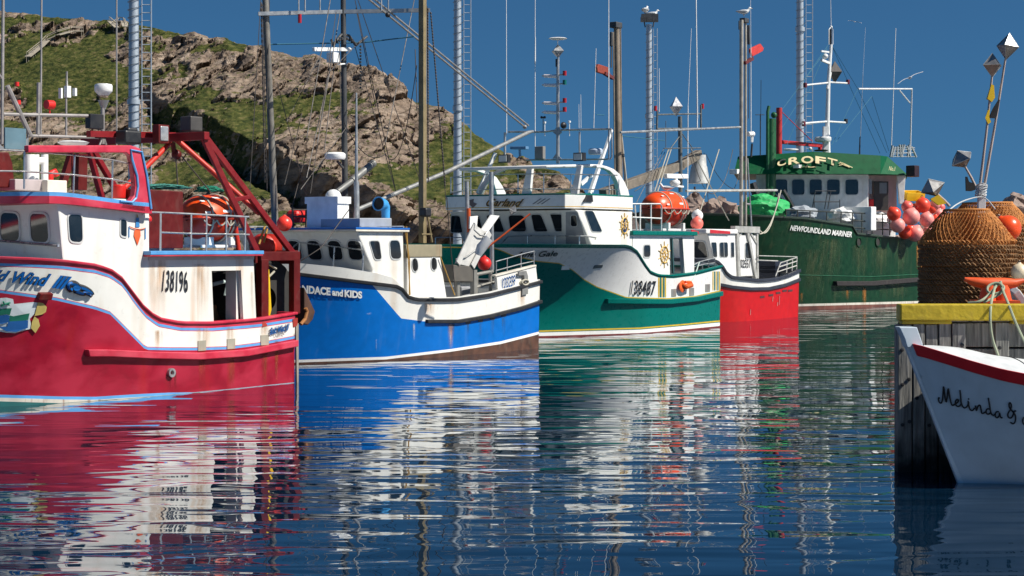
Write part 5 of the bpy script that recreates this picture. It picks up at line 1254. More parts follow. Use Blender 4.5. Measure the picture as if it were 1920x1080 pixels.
    mb.tube([a, b_], [.16,.17], 0, 10); mb.tube([D(150,625), G(352,130)], [.11,.11], 0, 8); mb.build('mast', mat('mast_pale', (.36,.33,.28), .5, metal=.2, streak=.5, scol=(.2,.12,.08), var=.2), r, smooth=True)
    mb = MB(); mb.tube([D(178,630), D(158,300)], .07, 0, 8); mb.tube([D(150,520), D(168,522)], .08); mb.build('mast_prop', steel, r, smooth=True)
    mb = MB(); p = G(342,138); mb.box(p-V((.42,.25,.18)), p+V((.36,.25,.18))); mb.tube([G(372,170), G(375,300)], .13, 0, 8); mb.tube([G(308,140),G(308,200)], .05); mb.build('masthead', mastd, r, bevel=.04)
    tubes('hoist_chain', wire, [[G(362,200), G(360,820)], [G(375,260), G(372,800)]], .03, r)
    panel(B, fm, L(e1, 385,335, 398,322, 455,295, 476,325, 470,345, 400,382), .12, mat('flap_red', (.55,.04,.03), .5), 'signal_flap', bevel=.02)
    mb = MB(); mb.beam(G(345,425), G(398,395), .16); mb.build('flap_arm', mat('arm_rust', (.12,.02,.02), .6), r)
    mb = MB(); mb.tube([B.side(*d8(790,625), .6), B.side(*e1(320,858), .6)], .085, 0, 8); mb.build('crosstree', steel, r, smooth=True)
    mb = MB(); mb.tube([B.side(*f3(640,468), .8), B.side(*d1(300,455), .8)], .10, 0, 8); mb.build('boom', gal, r, smooth=True)
    mb = MB(); p = B.side(*f3(735,515), .8); mb.ball(p, .26, 0, 10); mb.tube([p, p+V((0,0,.4))], .08); mb.build('boom_block', mat('block_rust', (.06,.03,.02), .6), r, smooth=True)
    mb = MB(); p = G(400,905); mb.ball(p, .22, 0, 12, (1,1,1.1)); mb.tube([G(368,905), G(392,905)], .2, 0, 12); mb.tube([p, G(397,960)], .09); mb.build('searchlight', whitep, r, smooth=True)
    mb = MB(); mb.tube([G(397,970), G(390,1060)], .09); mb.build('searchlight_post', blackp, r)
    for x0, x1, y0, y1, m2, rr_ in ((390,388,960,300,whitep,.035),(388,386,300,-80,whitep,.02),(18,28,-40,800,whitep,.05)):
        mb = MB(); mb.tube([G(x0,y0), G(x1,y1)], rr_, 0, 6); mb.build('whip_aerial', m2, r, smooth=True)
    mb = MB(); mb.tube([G(457,540), G(455,780)], .025, 0, 5); mb.tube([G(453,770), G(452,1050)], .05); mb.tube([G(420,775), G(478,775)], .03); mb.build('vhf_aerial', blackp, r)
    # lattice signal mast behind the raft
    fl = B.fside(-.6); Q = lambda x, y: fl(*d8(x, y)); mk = mat('signal_mast', (.12,.13,.13), .5, metal=.3, var=.3)
    mb = MB(); mb.tube([Q(1128,960), Q(1125,535)], .17, 0, 10)
    for a, b_, w_ in (((995,605),(1320,603),.09),((1000,525),(1240,520),.07),((1035,715),(1240,712),.05),((995,605),(998,500),.09),((1243,605),(1243,470),.09),((1045,710),(1045,560),.03),((1060,730),(1120,650),.04),((1200,720),(1128,620),.04)): mb.tube([Q(*a), Q(*b_)], w_, 0, 6)
    mb.build('signal_mast', mk, r, smooth=True)
    for x, y in ((987,490),(1252,478)):
        mb = MB(); mb.tube([Q(x,y-14), Q(x,y+14)], .12, 0, 10); mb.build('navigation_light', mat('lamp_red', (1,1,1)), r, smooth=True)
    mb = MB(); octa(mb, Q(1103,480), .36, .48); mb.build('radar_reflector', mat('reflector_metal', (1,1,1)), r)
    mb = MB(); mb.beam(B.side(*f3(405,300),-.3), B.side(*f3(645,305),-.3), .22, .22); mb.tube([B.side(*f3(530,320),-.3), B.side(*f3(520,350),-.3)], .15); mb.build('radar_scanner', whitep, r, bevel=.04)
    mb = MB(); p = B.side(*f3(512,380), -.3); mb.lathe([(0,-.26),(.3,-.24),(.42,-.05),(.44,.05),(.36,.2),(0,.26)], p, n=20); mb.beam(B.side(*f3(520,412),-.3), B.side(*f3(600,420),-.3), .12, .08); mb.build('satellite_dome', whitep, r, smooth=True)
    for x0, y0, x1, y1, rr_ in ((1168,980,1170,480,.05),(1170,480,1189,40,.025),(1008,510,1008,265,.03),(1222,600,1219,330,.06),(1219,330,1216,-140,.04)):
        mb = MB(); mb.tube([Q(x0,y0), Q(x1,y1)], [rr_, rr_*.75], 0, 6); mb.build('whip_aerial', whitep, r, smooth=True)
    MB.k = 1; MB.kb = 1
    # galvanised cod-trap bucket hanging from the timber boom
    mb = MB(); top = B.side(*f3(745,75), -.8); bot = B.side(*f3(785,385), -.8); w0 = .30*4; k = 1/ (6*37.5)
    rad = lambda w_: w_*k*.5
    mb.lathe([(rad(150),3.1*1.0*0+ (B.side(*f3(745,60),-.8).z-bot.z)), (rad(165),(B.side(*f3(745,180),-.8).z-bot.z)), (rad(180),(B.side(*f3(745,200),-.8).z-bot.z)), (rad(215),.35), (rad(240),0), (rad(225),.02), (rad(150),1.0)], bot, n=28)
    mb.build('galvanised_hopper', mat('zinc', (.50,.50,.48), .5, metal=.2, var=.15, grime=.4), r, smooth=True)
    mb = MB(); mb.beam(B.side(*d8(690,968), -.8), B.side(*d8(1130,810), -.8), .40, .42); mb.beam(B.side(*d8(1120,812), -.8), B.side(*d8(1230,745), -.8), .4, .4); mb.build('timber_boom', wood, r, bevel=.03)
    lines = [[B.side(*f3(a,b_),tt), B.side(*f3(c,d),tt)] for a, b_, c, d, tt in ((440,0,285,470,-.2),(470,0,320,470,-.2),(1010,0,800,690,.5),(700,0,905,400,.5),(905,400,1120,800,.5))]
    tubes('boom_guy', rope, lines, .03, r, 4)
    lines = [sag(B.side(*f3(a,b_),tt), B.side(*f3(c,d),tt), s_) for a, b_, c, d, tt, s_ in ((690,0,1000,460,-.5,.9),(860,50,1240,450,-.5,.5),(1165,0,980,460,.3,.5),(385,0,80,600,-.4,0),(400,30,60,470,-.4,.3),(1250,200,1130,460,.3,.4),(840,40,900,700,-.6,.1))]
    tubes('rigging', wire, lines, .018, r, 4)
    tubes('slack_line', rope, [sag(D(320,455), B.side(*d1(215,665), 2.3), .6), sag(D(310,470), B.side(*d1(212,640), 2.3), .9)], .03, r, 5)
    mb = MB(); tt = B.fside(1.2)
    return B, H
B4, H4 = red_boat()
# masts of the green boat that stand behind its flybridge
def green_extras():
    B = B3; r = B.root; MB.k = .7; MB.kb = .6; f = B.fside(-1.6); G = lambda x, y: f(*d8(x, y))
    mb = MB(); mb.tube([G(782,1010), G(768,20)], [.20,.19], 0, 12); mb.tube([G(760,1000), G(750,60)], .05, 0, 6); mb.tube([G(800,1000), G(790,40)], .05, 0, 6); mb.build('mast', mat('mast_timber', (.24,.19,.14), .7, streak=.6, scol=(.1,.07,.05), var=.25), r, smooth=True)
    mb = MB(); p = G(765,22); mb.box(p-V((.45,.3,.22)), p+V((.45,.3,.22))); mb.tube([G(740,60), G(738,140)], .12, 0, 8); mb.build('masthead', mastd, r, bevel=.05)
    panel(B, f, L(d8, 660,258, 668,240, 722,258, 735,300, 705,298, 662,285), .15, mat('flap_rust', (.25,.04,.02), .6), 'signal_flap', bevel=.02)
    mb = MB(); mb.beam(G(700,292), G(748,320), .14); mb.build('flap_arm', mat('arm_rust', (1,1,1)), r)
    tubes('hoist_chain', wire, [[G(740,60), G(738,260)], [G(790,560), G(815,900)]], .05, r)
    tubes('stay_rope', rope, [[G(797,640), G(828,930)]], .05, r)
    tubes('rigging', bluewire, [[G(800,645), G(1040,672)], [G(655,525), G(700,527)]], .025, r, 4)
green_extras(); MB.k = 1; MB.kb = 1

# ================================================================== green trawler
def trawler():
    B = Boat(1801, 566.9, 4.1, 48, 'trawler', 'large dark green steel trawler with white wheelhouse and green slanted roof', 'trawler')
    r = B.root
    H = Hull(B, 24, 3.5, 5.5, [(0,3.8),(.3,4.1),(.55,4.0),(.75,3.0),(.9,1.3),(1,.04)], [(0,4.1),(.3,4.3),(.6,4.35),(.8,3.9),(.92,2.5),(1,.06)], 1.4)
    rail = [(1200,398),(1320,401),(1410,404),(1507,409),(1600,423),(1601.5,437),(1666,444.5),(1740,451),(1800,455)]
    boot = [(1200,572),(1501,570),(1682,565.5),(1800,562)]
    H.build([off(boot,4.2), boot, rail], [mat('rusty_bottom', (.14,.045,.03), .7, var=.4, streak=.5, scol=(.30,.26,.2)), mat('rusty_bottom', (1,1,1)), rustw, croftg], lambda u: 1.0, None, nu=110, inner=mat('bulwark_green', (.02,.05,.03), .6))
    H.strake('rub_rail', mat('old_rubber', (.025,.02,.02), .7, grime=.4), lambda u: H.zc(u, L(d1, 512,893, 750,893, 990,874, 1100,868)), .26, .25, 0, .60)
    H.strake('cap_rail', mat('cap_green', (.03,.05,.035), .6), lambda u: H.zc(u, rail)+.05, .12, .08, 0, 1, inset=.2)
    H.strake('weld_seam', mat('seam_green', (.03,.16,.08), .5), lambda u: H.zc(u, L(d1, 412,862, 750,870, 1000,858)), .03, .03, 0, .9, inset=.0)
    hs = lambda x, y: H.surf(x, y, .03)
    for x, y in ((694,705),(786,704)):
        P = [H.surf(*d1(x+11*math.cos(a), y+22*math.sin(a)), .03) for a in [R(k) for k in range(0,360,30)]]; mb = MB(); mb.poly(P); mb.build('freeing_port', interior, r)
        P.append(P[0]); mb = MB(); mb.tube(P[:-1], .04, closed=True); mb.build('port_rim', croftg, r)
    for x, y0, y1, w_ in ((722,925,1010,5),(420,950,1000,3),(640,935,985,3),(980,720,840,4),(1040,800,900,5)):
        wash(B, lambda a, b_: H.surf(a, b_, .01), L(d1, x-w_*2.2,y0, x+w_*2.2,y0, x+w_*2.2,y1, x-w_*2.2,y1), wash_mat('rust_bright', (.40,.15,.02), .95, .6))
    tx = text('NEWFOUNDLAND MARINER', hs, [d1(362,648), d1(660,682), d1(664,655), d1(368,622)], letterw, 'name_lettering', r, bold=.03, shear=.1, cam_c=B.c, lift=.06)
    wk = wash_mat('weather_wash', (.10,.12,.05), .6, .5)
    for x, y0, y1, w_ in ((560,690,860,60),(700,720,870,40),(800,730,870,45),(900,700,860,40),(480,740,980,50),(650,910,980,90),(860,900,980,80)): wash(B, lambda a, b_: H.surf(a, b_, .01), L(d1, x-w_,y0, x+w_,y0, x+w_,y1, x-w_,y1), wk)
    # wheelhouse: chamfered plan, the wide port-bow facet faces the wharf
    T = 3.3; Y0 = 101.8
    ff = lambda x, y: B.loc(W(x, y, Y0)); f2 = lambda x, y: B.loc(W(x, y, Y0-.03))
    wm = mat('house_white', (.70,.70,.68), .45, streak=.25, scol=(.4,.3,.2))
    P1 = ff(*d1(200,460)); P2 = ff(*d1(740,460)); Pr = B.loc(W(*d1(876,460), Y0+2.0)); zt = ff(*d1(500,372)).z; zb = ff(*d1(500,640)).z-1
    xa = P2.x-7.5
    plan = [P1, P2, V((P2.x-.9, P2.y+.25, 0)), Pr, V((xa, Pr.y, 0)), V((xa, -3.2, 0)), V((P1.x, -3.2, 0))]
    def slab(pl, z0, z1, k0=1, k1=1, mb=None):
        c = sum(pl, V((0,0,0)))/len(pl); c.z = 0
        mb = mb or MB(); lo = [V((c.x+(p.x-c.x)*k0, c.y+(p.y-c.y)*k0, z0)) for p in pl]; hi = [V((c.x+(p.x-c.x)*k1, c.y+(p.y-c.y)*k1, z1)) for p in pl]
        mb.grid([lo, hi], 0, True); mb.poly(lo); mb.poly(hi); return mb
    pw = [P1, P2, B.loc(W(*d1(745,460), Y0+1.5)), B.loc(W(*d1(872,460), Y0+2.3)), B.loc(W(*d1(868,460), Y0+7)), B.loc(W(*d1(210,460), Y0+8))]
    slab(pw, zb, zt).build('wheelhouse', wm, r, bevel=.04)
    for x0, x1 in ((293,350),(373,433),(457,517),(542,603),(630,692)): window(B, f2, L(d1, x0,402, x1,402, x1,476, x0,476), .06, .12)
    f3_ = lambda x, y: B.loc(W(x, y, Y0+.9))
    panel(B, lambda x, y: B.loc(W(x, y, Y0+1.25)), L(d1, 744,374, 878,374, 878,560, 744,560), .1, mat('lobby_shade_pink', (.60,.42,.38), .5, streak=.2), 'lobby_wall')  # pinkish shade under the roof overhang is put into this wall colour
    panel(B, f3_, L(d1, 768,412, 838,412, 838,552, 768,552), .08, mat('door_brown', (.05,.045,.04), .5), 'door', bevel=.02)
    panel(B, f3_, L(d1, 742,400, 758,400, 758,472, 742,472), .05, mat('grey_panel', (.25,.28,.33), .4), 'side_window')
    panel(B, lambda x, y: B.loc(W(x, y, Y0+.86)), L(d1, 795,418, 830,418, 830,470, 795,470), .03, mat('door_glass', (.2,.2,.2), .1), 'door_pane')
    panel(B, lambda x, y: B.loc(W(x, y, Y0+.8)), L(d1, 745,498, 768,498, 768,548, 745,548), .1, redp, 'extinguisher_box', bevel=.02)
    panel(B, f3_, L(d1, 880,385, 921,385, 912,520, 892,520), .25, wm, 'roof_bracket', bevel=.02)
    # roof with slanting green fascia
    g = lambda x, Y: B.loc(W(*d1(x,376), Y))
    Q1 = g(92, Y0-.9); Q2 = g(800, Y0-.9); Q3 = g(931, Y0+.6)
    lo = [Q1, Q2, Q3, V((xa-.4, Q3.y, Q3.z)), V((xa-.4, -3.8, Q1.z)), V((Q1.x+.2, -3.8, Q1.z))]
    h_ = lambda x, y, Y: B.loc(W(*d1(x,y), Y))
    R1 = h_(112,292, Y0-.2); R2 = h_(800,287, Y0-.2); R3 = h_(835,292, Y0+.8); Rm = h_(480,268, Y0-.35)
    Qm = B.loc(W(*d1(480,376), Y0-1.1))
    zl = Q1.z
    lo = [Q1, Q2, Q3, B.loc(W(*d1(925,376), Y0+7)), B.loc(W(*d1(110,376), Y0+8.5))]
    for p in lo: p.z = zl
    Qm.z = zl
    lo = [Q1, Qm]+lo[1:]; hi = [R1, Rm, R2, R3, B.loc(W(*d1(830,376), Y0+6.3)), B.loc(W(*d1(150,376), Y0+7.8))]
    for p in hi[4:]: p.z = R1.z
    mb = MB(); mb.grid([lo, hi], 0, True); mb.poly(lo)
    c = sum(hi, V((0,0,0)))/len(hi); c.z = R1.z+.1
    for p, q in zip(hi, hi[1:]+hi[:1]): mb.poly([p, q, c])
    mb.build('roof', croftu, r)
    def sl(x, y):
        A = lo[0]; q, c_, d = (lo[0], lo[1], hi[1]) if x < d1(480,0)[0] else (lo[1], lo[2], hi[2])
        N = (c_-q).cross(d-q).normalized(); return B.pl(x, y, q, N)
    for ch, x0, x1, y0, y1, sh in (('C',302,343,306,336,0),('R',356,410,294,328,0),('O',418,476,290,324,0),('F',486,536,293,327,0),('T',546,592,302,333,0)):
        dy = {'C':6,'R':4,'O':0,'F':-4,'T':-6}[ch]
        for m_, b_, lf in ((letterk,.05,.30),(letterc,.03,.75)):
            ox = 2 if m_ is letterk else 0
            text(ch, sl, [d1(x0+ox,y1+dy+ox), d1(x1+ox,y1-dy+ox), d1(x1+ox,y0-dy+ox), d1(x0+ox,y0+dy+ox)], m_, 'name_lettering', r, bold=b_, cam_c=B.c, lift=lf)
    strokes([L(d1, 598,325, 615,322, 640,335, 665,346), L(d1, 600,335, 625,330, 650,345), L(d1, 605,318, 615,330, 640,340), L(d1, 410,345, 440,338, 460,345, 490,341), L(d1, 440,345, 447,330, 455,345)], sl, .03, letterc, 'name_scroll', r, B.c, .08)
    text('No.1', sl, [d1(840,358), d1(873,362), d1(871,342), d1(840,338)], letterc, 'name_lettering', r, bold=.0, shear=.4, cam_c=B.c, lift=1.2)
    mb = MB(); p = sl(*d1(395,340)); mb.box(p-V((.2,.12,.1)), p+V((.2,.25,.1))); mb.build('floodlight', whitep, r, bevel=.02)
    mb = MB(); p = sl(*d1(100,365)); mb.box(p-V((.3,.3,.14)), p+V((.2,.25,.14))); mb.build('floodlight', whitep, r, bevel=.02)
    mb = MB(); p = B.loc(W(*d1(955,363), Y0)); mb.box(p-V((.3,.3,.34)), p+V((.3,.3,.34))); mb.build('side_light', mat('dark_red_box', (.03,.01,.01), .4), r, bevel=.05)
    xF = P2.x-2.2
    # roof gear
    MB.k = .45; MB.kb = .45
    f0 = B.fside(0.0); G = lambda x, y: f0(*e1(x, y)); wp = mat('mast_white', (.72,.73,.72), .4, streak=.3)
    mb = MB(); mb.tube([G(905,1040), G(905,830), G(912,560), G(930,300)], [.42,.30,.26,.20], 0, 12); mb.build('mast', wp, r, smooth=True)
    mb = MB(); mb.tube([G(735,835), G(800,828), G(905,820), G(1030,828)], .13, 0, 8); mb.tube([G(755,575), G(900,560), G(920,555), G(1045,562)], .12, 0, 8); mb.tube([G(905,600), G(925,490)], .2); mb.build('crosstree', wp, r, smooth=True)
    mb = MB(); mb.tube([G(915,300), G(915,200), G(930,180), G(942,200), G(942,300)], .07, 0, 6); mb.tube([G(929,300), G(929,190)], .06); p = G(930,183); mb.ball(p, .2); mb.build('masthead_frame', wp, r, smooth=True)
    for x, y in ((925,225),(925,270)): mb = MB(); p = G(x,y); mb.tube([p-V((0,0,.25)), p+V((0,0,.25))], .2, 0, 12); mb.build('signal_lamp', blackp, r, smooth=True)
    for x, y, m_ in ((755,575,redp),(1043,553,mat('lamp_red',(1,1,1))),(745,835,mat('lamp_red',(1,1,1))),(1030,818,blackp)):
        mb = MB(); p = G(x,y); mb.box(p-V((.22,.2,.32)), p+V((.22,.2,.32))); mb.build('navigation_light', mat('lamp_wine',(.12,.01,.02),.4) if m_ is not blackp else m_, r, bevel=.03)
    mb = MB(); mb.beam(G(862,345), G(913,352), .1, .1); p = G(890,380); mb.ball(p, .42, 0, 12, (1,1,.9)); mb.beam(G(865,405), G(920,428), .14); mb.build('radar_scanner', wp, r, smooth=True, ang=30)
    mb = MB(); octa(mb, G(955,487), .52, .68); mb.build('radar_reflector', mat('reflector_dark', (.10,.09,.085), .5, metal=.3), r)
    mb = MB(); mb.lathe([(0,-.3),(.55,-.3),(1.0,-.22),(1.12,.0),(1.12,.28),(1.0,.42),(0,.45)], G(875,945), n=26); mb.tube([G(893,1050), G(893,855)], .5, 0, 4); mb.build('radar_dome', wp, r, smooth=True, ang=35)
    mb = MB(); mb.lathe([(0,-.1),(1.0,-.08),(1.0,.06),(.8,.12),(0,.14)], G(657,1010), n=24); mb.build('antenna_disc', wp, r, smooth=True)
    mb = MB(); p = G(790,1003); mb.ball(p, .22); mb.build('gps_puck', wp, r, smooth=True)
    mb = MB(); mb.lathe([(0,-.1),(.8,-.1),(1.0,.02),(.7,.1),(0,.12)], G(862,1015), n=20); mb.build('life_float', blackp, r)
    for x0, y0, x1, y1, m_, rr in ((930,175,926,-60,wp,.05),(1122,1050,1125,925,blackp,.13),(1128,930,1145,500,steel,.05),(1145,500,1162,185,wp,.02),(1335,1040,1367,190,wp,.07)):
        mb = MB(); mb.tube([G(x0,y0), G(x1,y1)], [rr, rr*.7], 0, 6); mb.build('whip_aerial', m_, r, smooth=True)
    Z = B.fside(2.6); g2 = lambda x, y: Z(*e1(x, y))
    mb = MB(); mb.tube([g2(1115,600), g2(1475,600), g2(1463,1050)], .12, 0, 8); mb.tube([g2(1392,610), g2(1462,695)], .09, 0, 6); mb.build('aerial_gallows', wp, r, smooth=True)
    tubes('rigging', bluewire, [[G(a,b_), G(c,d)] for a, b_, c, d in ((905,310,755,530),(905,330,600,740),(935,310,1110,600),(935,310,1260,1035),(1110,600,935,980),(1115,610,1305,1030),(1205,650,1320,1020),(1205,650,960,960),(770,600,600,860),(910,300,610,1030))], .035, r, 4)
    mb = MB(); 
    for k in range(9):
        a = g2(1345+k*16, 985+random.uniform(-10,15)); b_ = g2(1350+k*16+random.uniform(-30,30), 1060); mb.beam(a, b_, .10)
    for k in range(5): mb.tube([g2(1340,1000+k*14), g2(1495,995+k*14+random.uniform(-9,9))], .05)
    mb.build('gear_basket', mat('basket_metal', (.35,.38,.38), .5, metal=.4, grime=.5), r)
    # crane post forward: green column with red post and arm
    fc = B.fside(-1.2); C_ = lambda x, y: fc(*d1(x, y))
    mb = MB(); mb.tube([C_(270,560), C_(272,110)], [.68,.66], 0, 18); mb.tube([C_(256,500), C_(256,75), C_(262,50)], .22, 0, 10); mb.ball(C_(286,92), .42, 0, 12); mb.build('crane_column', mat('column_green', (.010,.10,.032), .45, streak=.3), r, smooth=True)
    mb = MB(); mb.tube([C_(310,290), C_(311,57)], .40, 0, 14); mb.build('red_post', mat('post_red', (.42,.02,.02), .45), r, smooth=True)
    mb = MB(); mb.beam(C_(325,222), C_(515,240), .18, .22); mb.beam(C_(508,238), C_(508,262), .18); mb.tube([C_(327,80), C_(470,218)], .06); mb.build('red_arm', mat('post_red', (1,1,1)), r, bevel=.03)
    MB.k = .6; mb = MB(); z0 = C_(270,590).z; q = [C_(180,575), C_(345,580)]; mb.lathe([(1.9,-1.4),(1.7,0),(.8,1.9),(.5,2.0)], V((C_(270,580).x, -1.2, C_(270,575).z)), n=10); mb.build('crane_pedestal', mat('column_green', (1,1,1)), r)
    fo = B.fside(.6)
    mb = MB(); 
    bm = bmesh.new(); bmesh.ops.create_icosphere(bm, subdivisions=4, radius=1)
    p0 = fo(*d1(240,545))
    for v in bm.verts: 
        n = noise.fractal(v.co*1.8, .8, 2, 4); v.co = V((v.co.x*1.6, v.co.y*1.3, v.co.z*.85))*(1+.18*n)+p0
    me = bpy.data.meshes.new('tarp'); bm.to_mesh(me); bm.free(); me.materials.append(limegreen); o = bpy.data.objects.new('tarpaulin', me); COL.objects.link(o); o.parent = r
    # foredeck gear in front of the windows
    MB.k = .6; MB.kb = 1
    mb = MB(); fd = lambda x, y, _: B.loc(W(x, y, Y0-2.2))
    for x, y0, y1 in ((470,460,545),(530,455,545),(545,460,545),(603,500,545),(480,490,545)): mb.tube([fd(*d1(x+ (15 if y0<470 else 0), y0), xF+2), fd(*d1(x,y1), xF+2)], .05, 0, 5)
    for a, b_ in (((485,458),(585,458)),((475,510),(600,510))): mb.tube([fd(*d1(*a), xF+2), fd(*d1(*b_), xF+2)], .05, 0, 5)
    mb.build('net_frame', mastd, r)
    mb = MB()
    for k in range(7): a = fd(*d1(300+k*12, 480+k*8), xF+2.5); mb.tube([a, a+V((.2,-.6,-.5)), a+V((.1,-.9,-1.1))], .16, 0, 6)
    mb.tube([fd(*d1(180,420), xF+2.5), fd(*d1(215,520), xF+2.5)], .4); mb.tube([fd(*d1(330,455), xF+2.5), fd(*d1(380,540), xF+2.5)], .22); mb.build('hydraulic_hoses', blackp, r, smooth=True)
    mb = MB(); p = fo(*d1(790,585)); mb.box(fd(*d1(680,600), xF+1)-V((.3,.9,.6)), fd(*d1(680,560), xF+1)+V((.3,1.2,.3))); mb.build('deck_chest', whitep, r, bevel=.05); MB.k = 1
    railing(B, B.fside(4.2), L(d1, 340,548, 480,555, 640,562, 850,572), [(*d1(x,y0),*d1(x,y0+h)) for x, y0, h in ((345,548,30),(400,551,32),(460,554,36),(540,558,44),(610,560,55),(665,563,60),(710,566,95),(760,568,98),(810,570,100),(845,572,102))], .04, [L(d1, 665,600, 850,612), L(d1, 665,635, 850,645)], m=mat('rail_dark', (.03,.035,.03), .6))
    for k, (x, y, c_) in enumerate(((620,580,whitep),(690,600,mat('bag_grey',(.3,.33,.36),.7)),(420,572,mat('bag_grey',(1,1,1))),(770,600,whitep))):
        bm = bmesh.new(); bmesh.ops.create_icosphere(bm, subdivisions=3, radius=1); p0 = B.side(*d1(x,y), 2.8)
        for v in bm.verts: v.co = V((v.co.x*1.1, v.co.y*.8, v.co.z*.5))*(1+.35*noise.fractal(v.co*2+V((k*3,0,0)), .8, 2, 4))+p0
        me = bpy.data.meshes.new('net'); bm.to_mesh(me); bm.free(); me.materials.append(c_); o = bpy.data.objects.new('net_bundle', me); COL.objects.link(o); o.parent = r
    return B, H
B5, H5 = trawler()

# buoys hanging over the trawler's side --------------------------------------
def ball_buoy(p, r, m_, label, group=None, rz=0, tilt=(0,0)):
    o = empty('buoy', p, rz, label, 'buoy', group)
    o.rotation_euler = (tilt[0], tilt[1], rz)
    mb = MB(); prof = [(math.sin(math.pi*i/14)*r*(1 if i > 5 else 1-.0*i), -math.cos(math.pi*i/14)*r) for i in range(13)]+[(r*.28,r*.98),(r*.2,r*1.12),(0,r*1.14)]
    mb.lathe(prof, (0,0,0), n=24); mb.build('ball', m_, o, smooth=True, ang=50)
    mb = MB(); mb.tube([(math.cos(a)*r*.14, 0, r*1.18+math.sin(a)*r*.14) for a in [R(k) for k in range(0,360,45)]], r*.05, 0, 6, closed=True); mb.build('eye', blackp, o)
    return o
BU = [(228,483,40,0),(249,547,42,1),(303,443,33,2),(325,500,49,1),(390,435,43,0),(352,457,30,0),(412,515,42,1),(290,590,36,0),(348,594,46,1),(440,455,28,0),(458,432,30,1),(478,482,30,1),(462,520,32,0),(420,575,31,1),(492,447,24,2),(500,478,22,1),(505,505,20,0),(318,570,28,0)]
for k, (x, y, q, c_) in enumerate(BU):
    p = B5.side(*d2(x, y), 4.75+.5*((k*37) % 7)/7-(.5 if q < 34 else 0)); w_ = B5.O+B5.ex*p.x+B5.ey*p.y
    m_ = (buoyr, buoyp, mat('buoy_rose', (.88,.15,.12), .4, var=.12))[c_]
    ball_buoy(V((w_.x, w_.y, p.z)), q/3*w_.y/F, m_, 'round %s net buoy in the bunch hung over the green trawler side' % ('orange-red', 'sun-faded pink', 'rose-red')[c_], 'net buoys hung over the trawler side', tilt=(R((k*53) % 50-25), R((k*31) % 50-25)))
def on(B, x, y, t): p = B.side(x, y, t); w_ = B.O+B.ex*p.x+B.ey*p.y; return V((w_.x, w_.y, p.z))
o = ball_buoy(on(B4, *f3(765,745), 1.0), .27, whitep, 'white round buoy on the red boat roof above a pink one')
o = ball_buoy(on(B4, *f3(760,835), 1.2), .30, mat('buoy_coral', (.85,.16,.12), .45, var=.1), 'coral pink buoy on the red boat roof under a white one')
o = ball_buoy(on(B2, *c6(568,520), 1.9), .24, redp, 'red round buoy hanging in the stern gallows of the blue boat')
o = ball_buoy(on(B2, *c5(247,268), .2), .24, mat('buoy_bright', (.85,.05,.03), .3), 'bright red crumpled buoy lying on the blue boat roof')
o = ball_buoy(on(B1, *c1(935,915), 2.6), .10, redp, 'small red float behind the crimson boat wheelhouse')
# catch tray on the trawler
mb = MB(); p = on(B5, *d2(330,396), 4.0); mb.box((-.55,-.4,-.1),(.55,.4,0)); 
for a in ((-.6,-.45,.6,-.38),(-.6,.38,.6,.45),(-.6,-.45,-.53,.45),(.53,-.45,.6,.45)): mb.box((a[0],a[1],-.1),(a[2],a[3],.42))
o = mb.build('fish_tray', yellowp, None, bevel=.02); o.location = p; o.rotation_euler = (R(12),0,.3); tag(o, 'yellow plastic tray above the bunch of pink buoys', 'tray')
# green net heaps on the crimson boat's locker
def heap(p, sc, m_, name, label, cat, seed, parent=None):
    bm = bmesh.new(); bmesh.ops.create_icosphere(bm, subdivisions=5, radius=1)
    for v in bm.verts:
        q = v.co.copy(); n = noise.fractal(q*2.2+V((seed,0,0)), .7, 2.1, 5); v.co = V((q.x*sc[0], q.y*sc[1], max(q.z,-.3)*sc[2]))*(1+.3*n)
    me = bpy.data.meshes.new(name); bm.to_mesh(me); bm.free(); me.materials.append(m_); me.polygons.foreach_set('use_smooth', [True]*len(me.polygons))
    o = bpy.data.objects.new(name, me); COL.objects.link(o); o.location = p; return tag(o, label, cat)
netm = mat('knotted_net', (.05,.22,.18), .9, var=.5, vscale=20, bump=.06, bscale=22, streak=0)
heap(on(B1, *c2(60,446), 1.6), (.7,.35,.09), netm, 'fishing_net', 'teal and grey net heaped along the red locker', 'net', 3)
heap(on(B1, *c2(375,462), .2), (.34,.25,.12), greennet, 'fishing_net', 'bright green net bundle behind the orange raft capsule', 'net', 9)
mb = MB(); mb.lathe([(0,0),(.16,0),(.17,.02),(.17,.30),(.15,.33),(0,.33)], (0,0,0), n=20)
o = mb.build('paint_pail', redp, None, smooth=True, ang=30); o.location = on(B1, *c1(752,782), 1.6); tag(o, 'small red pail standing on the crimson flybridge deck', 'pail')
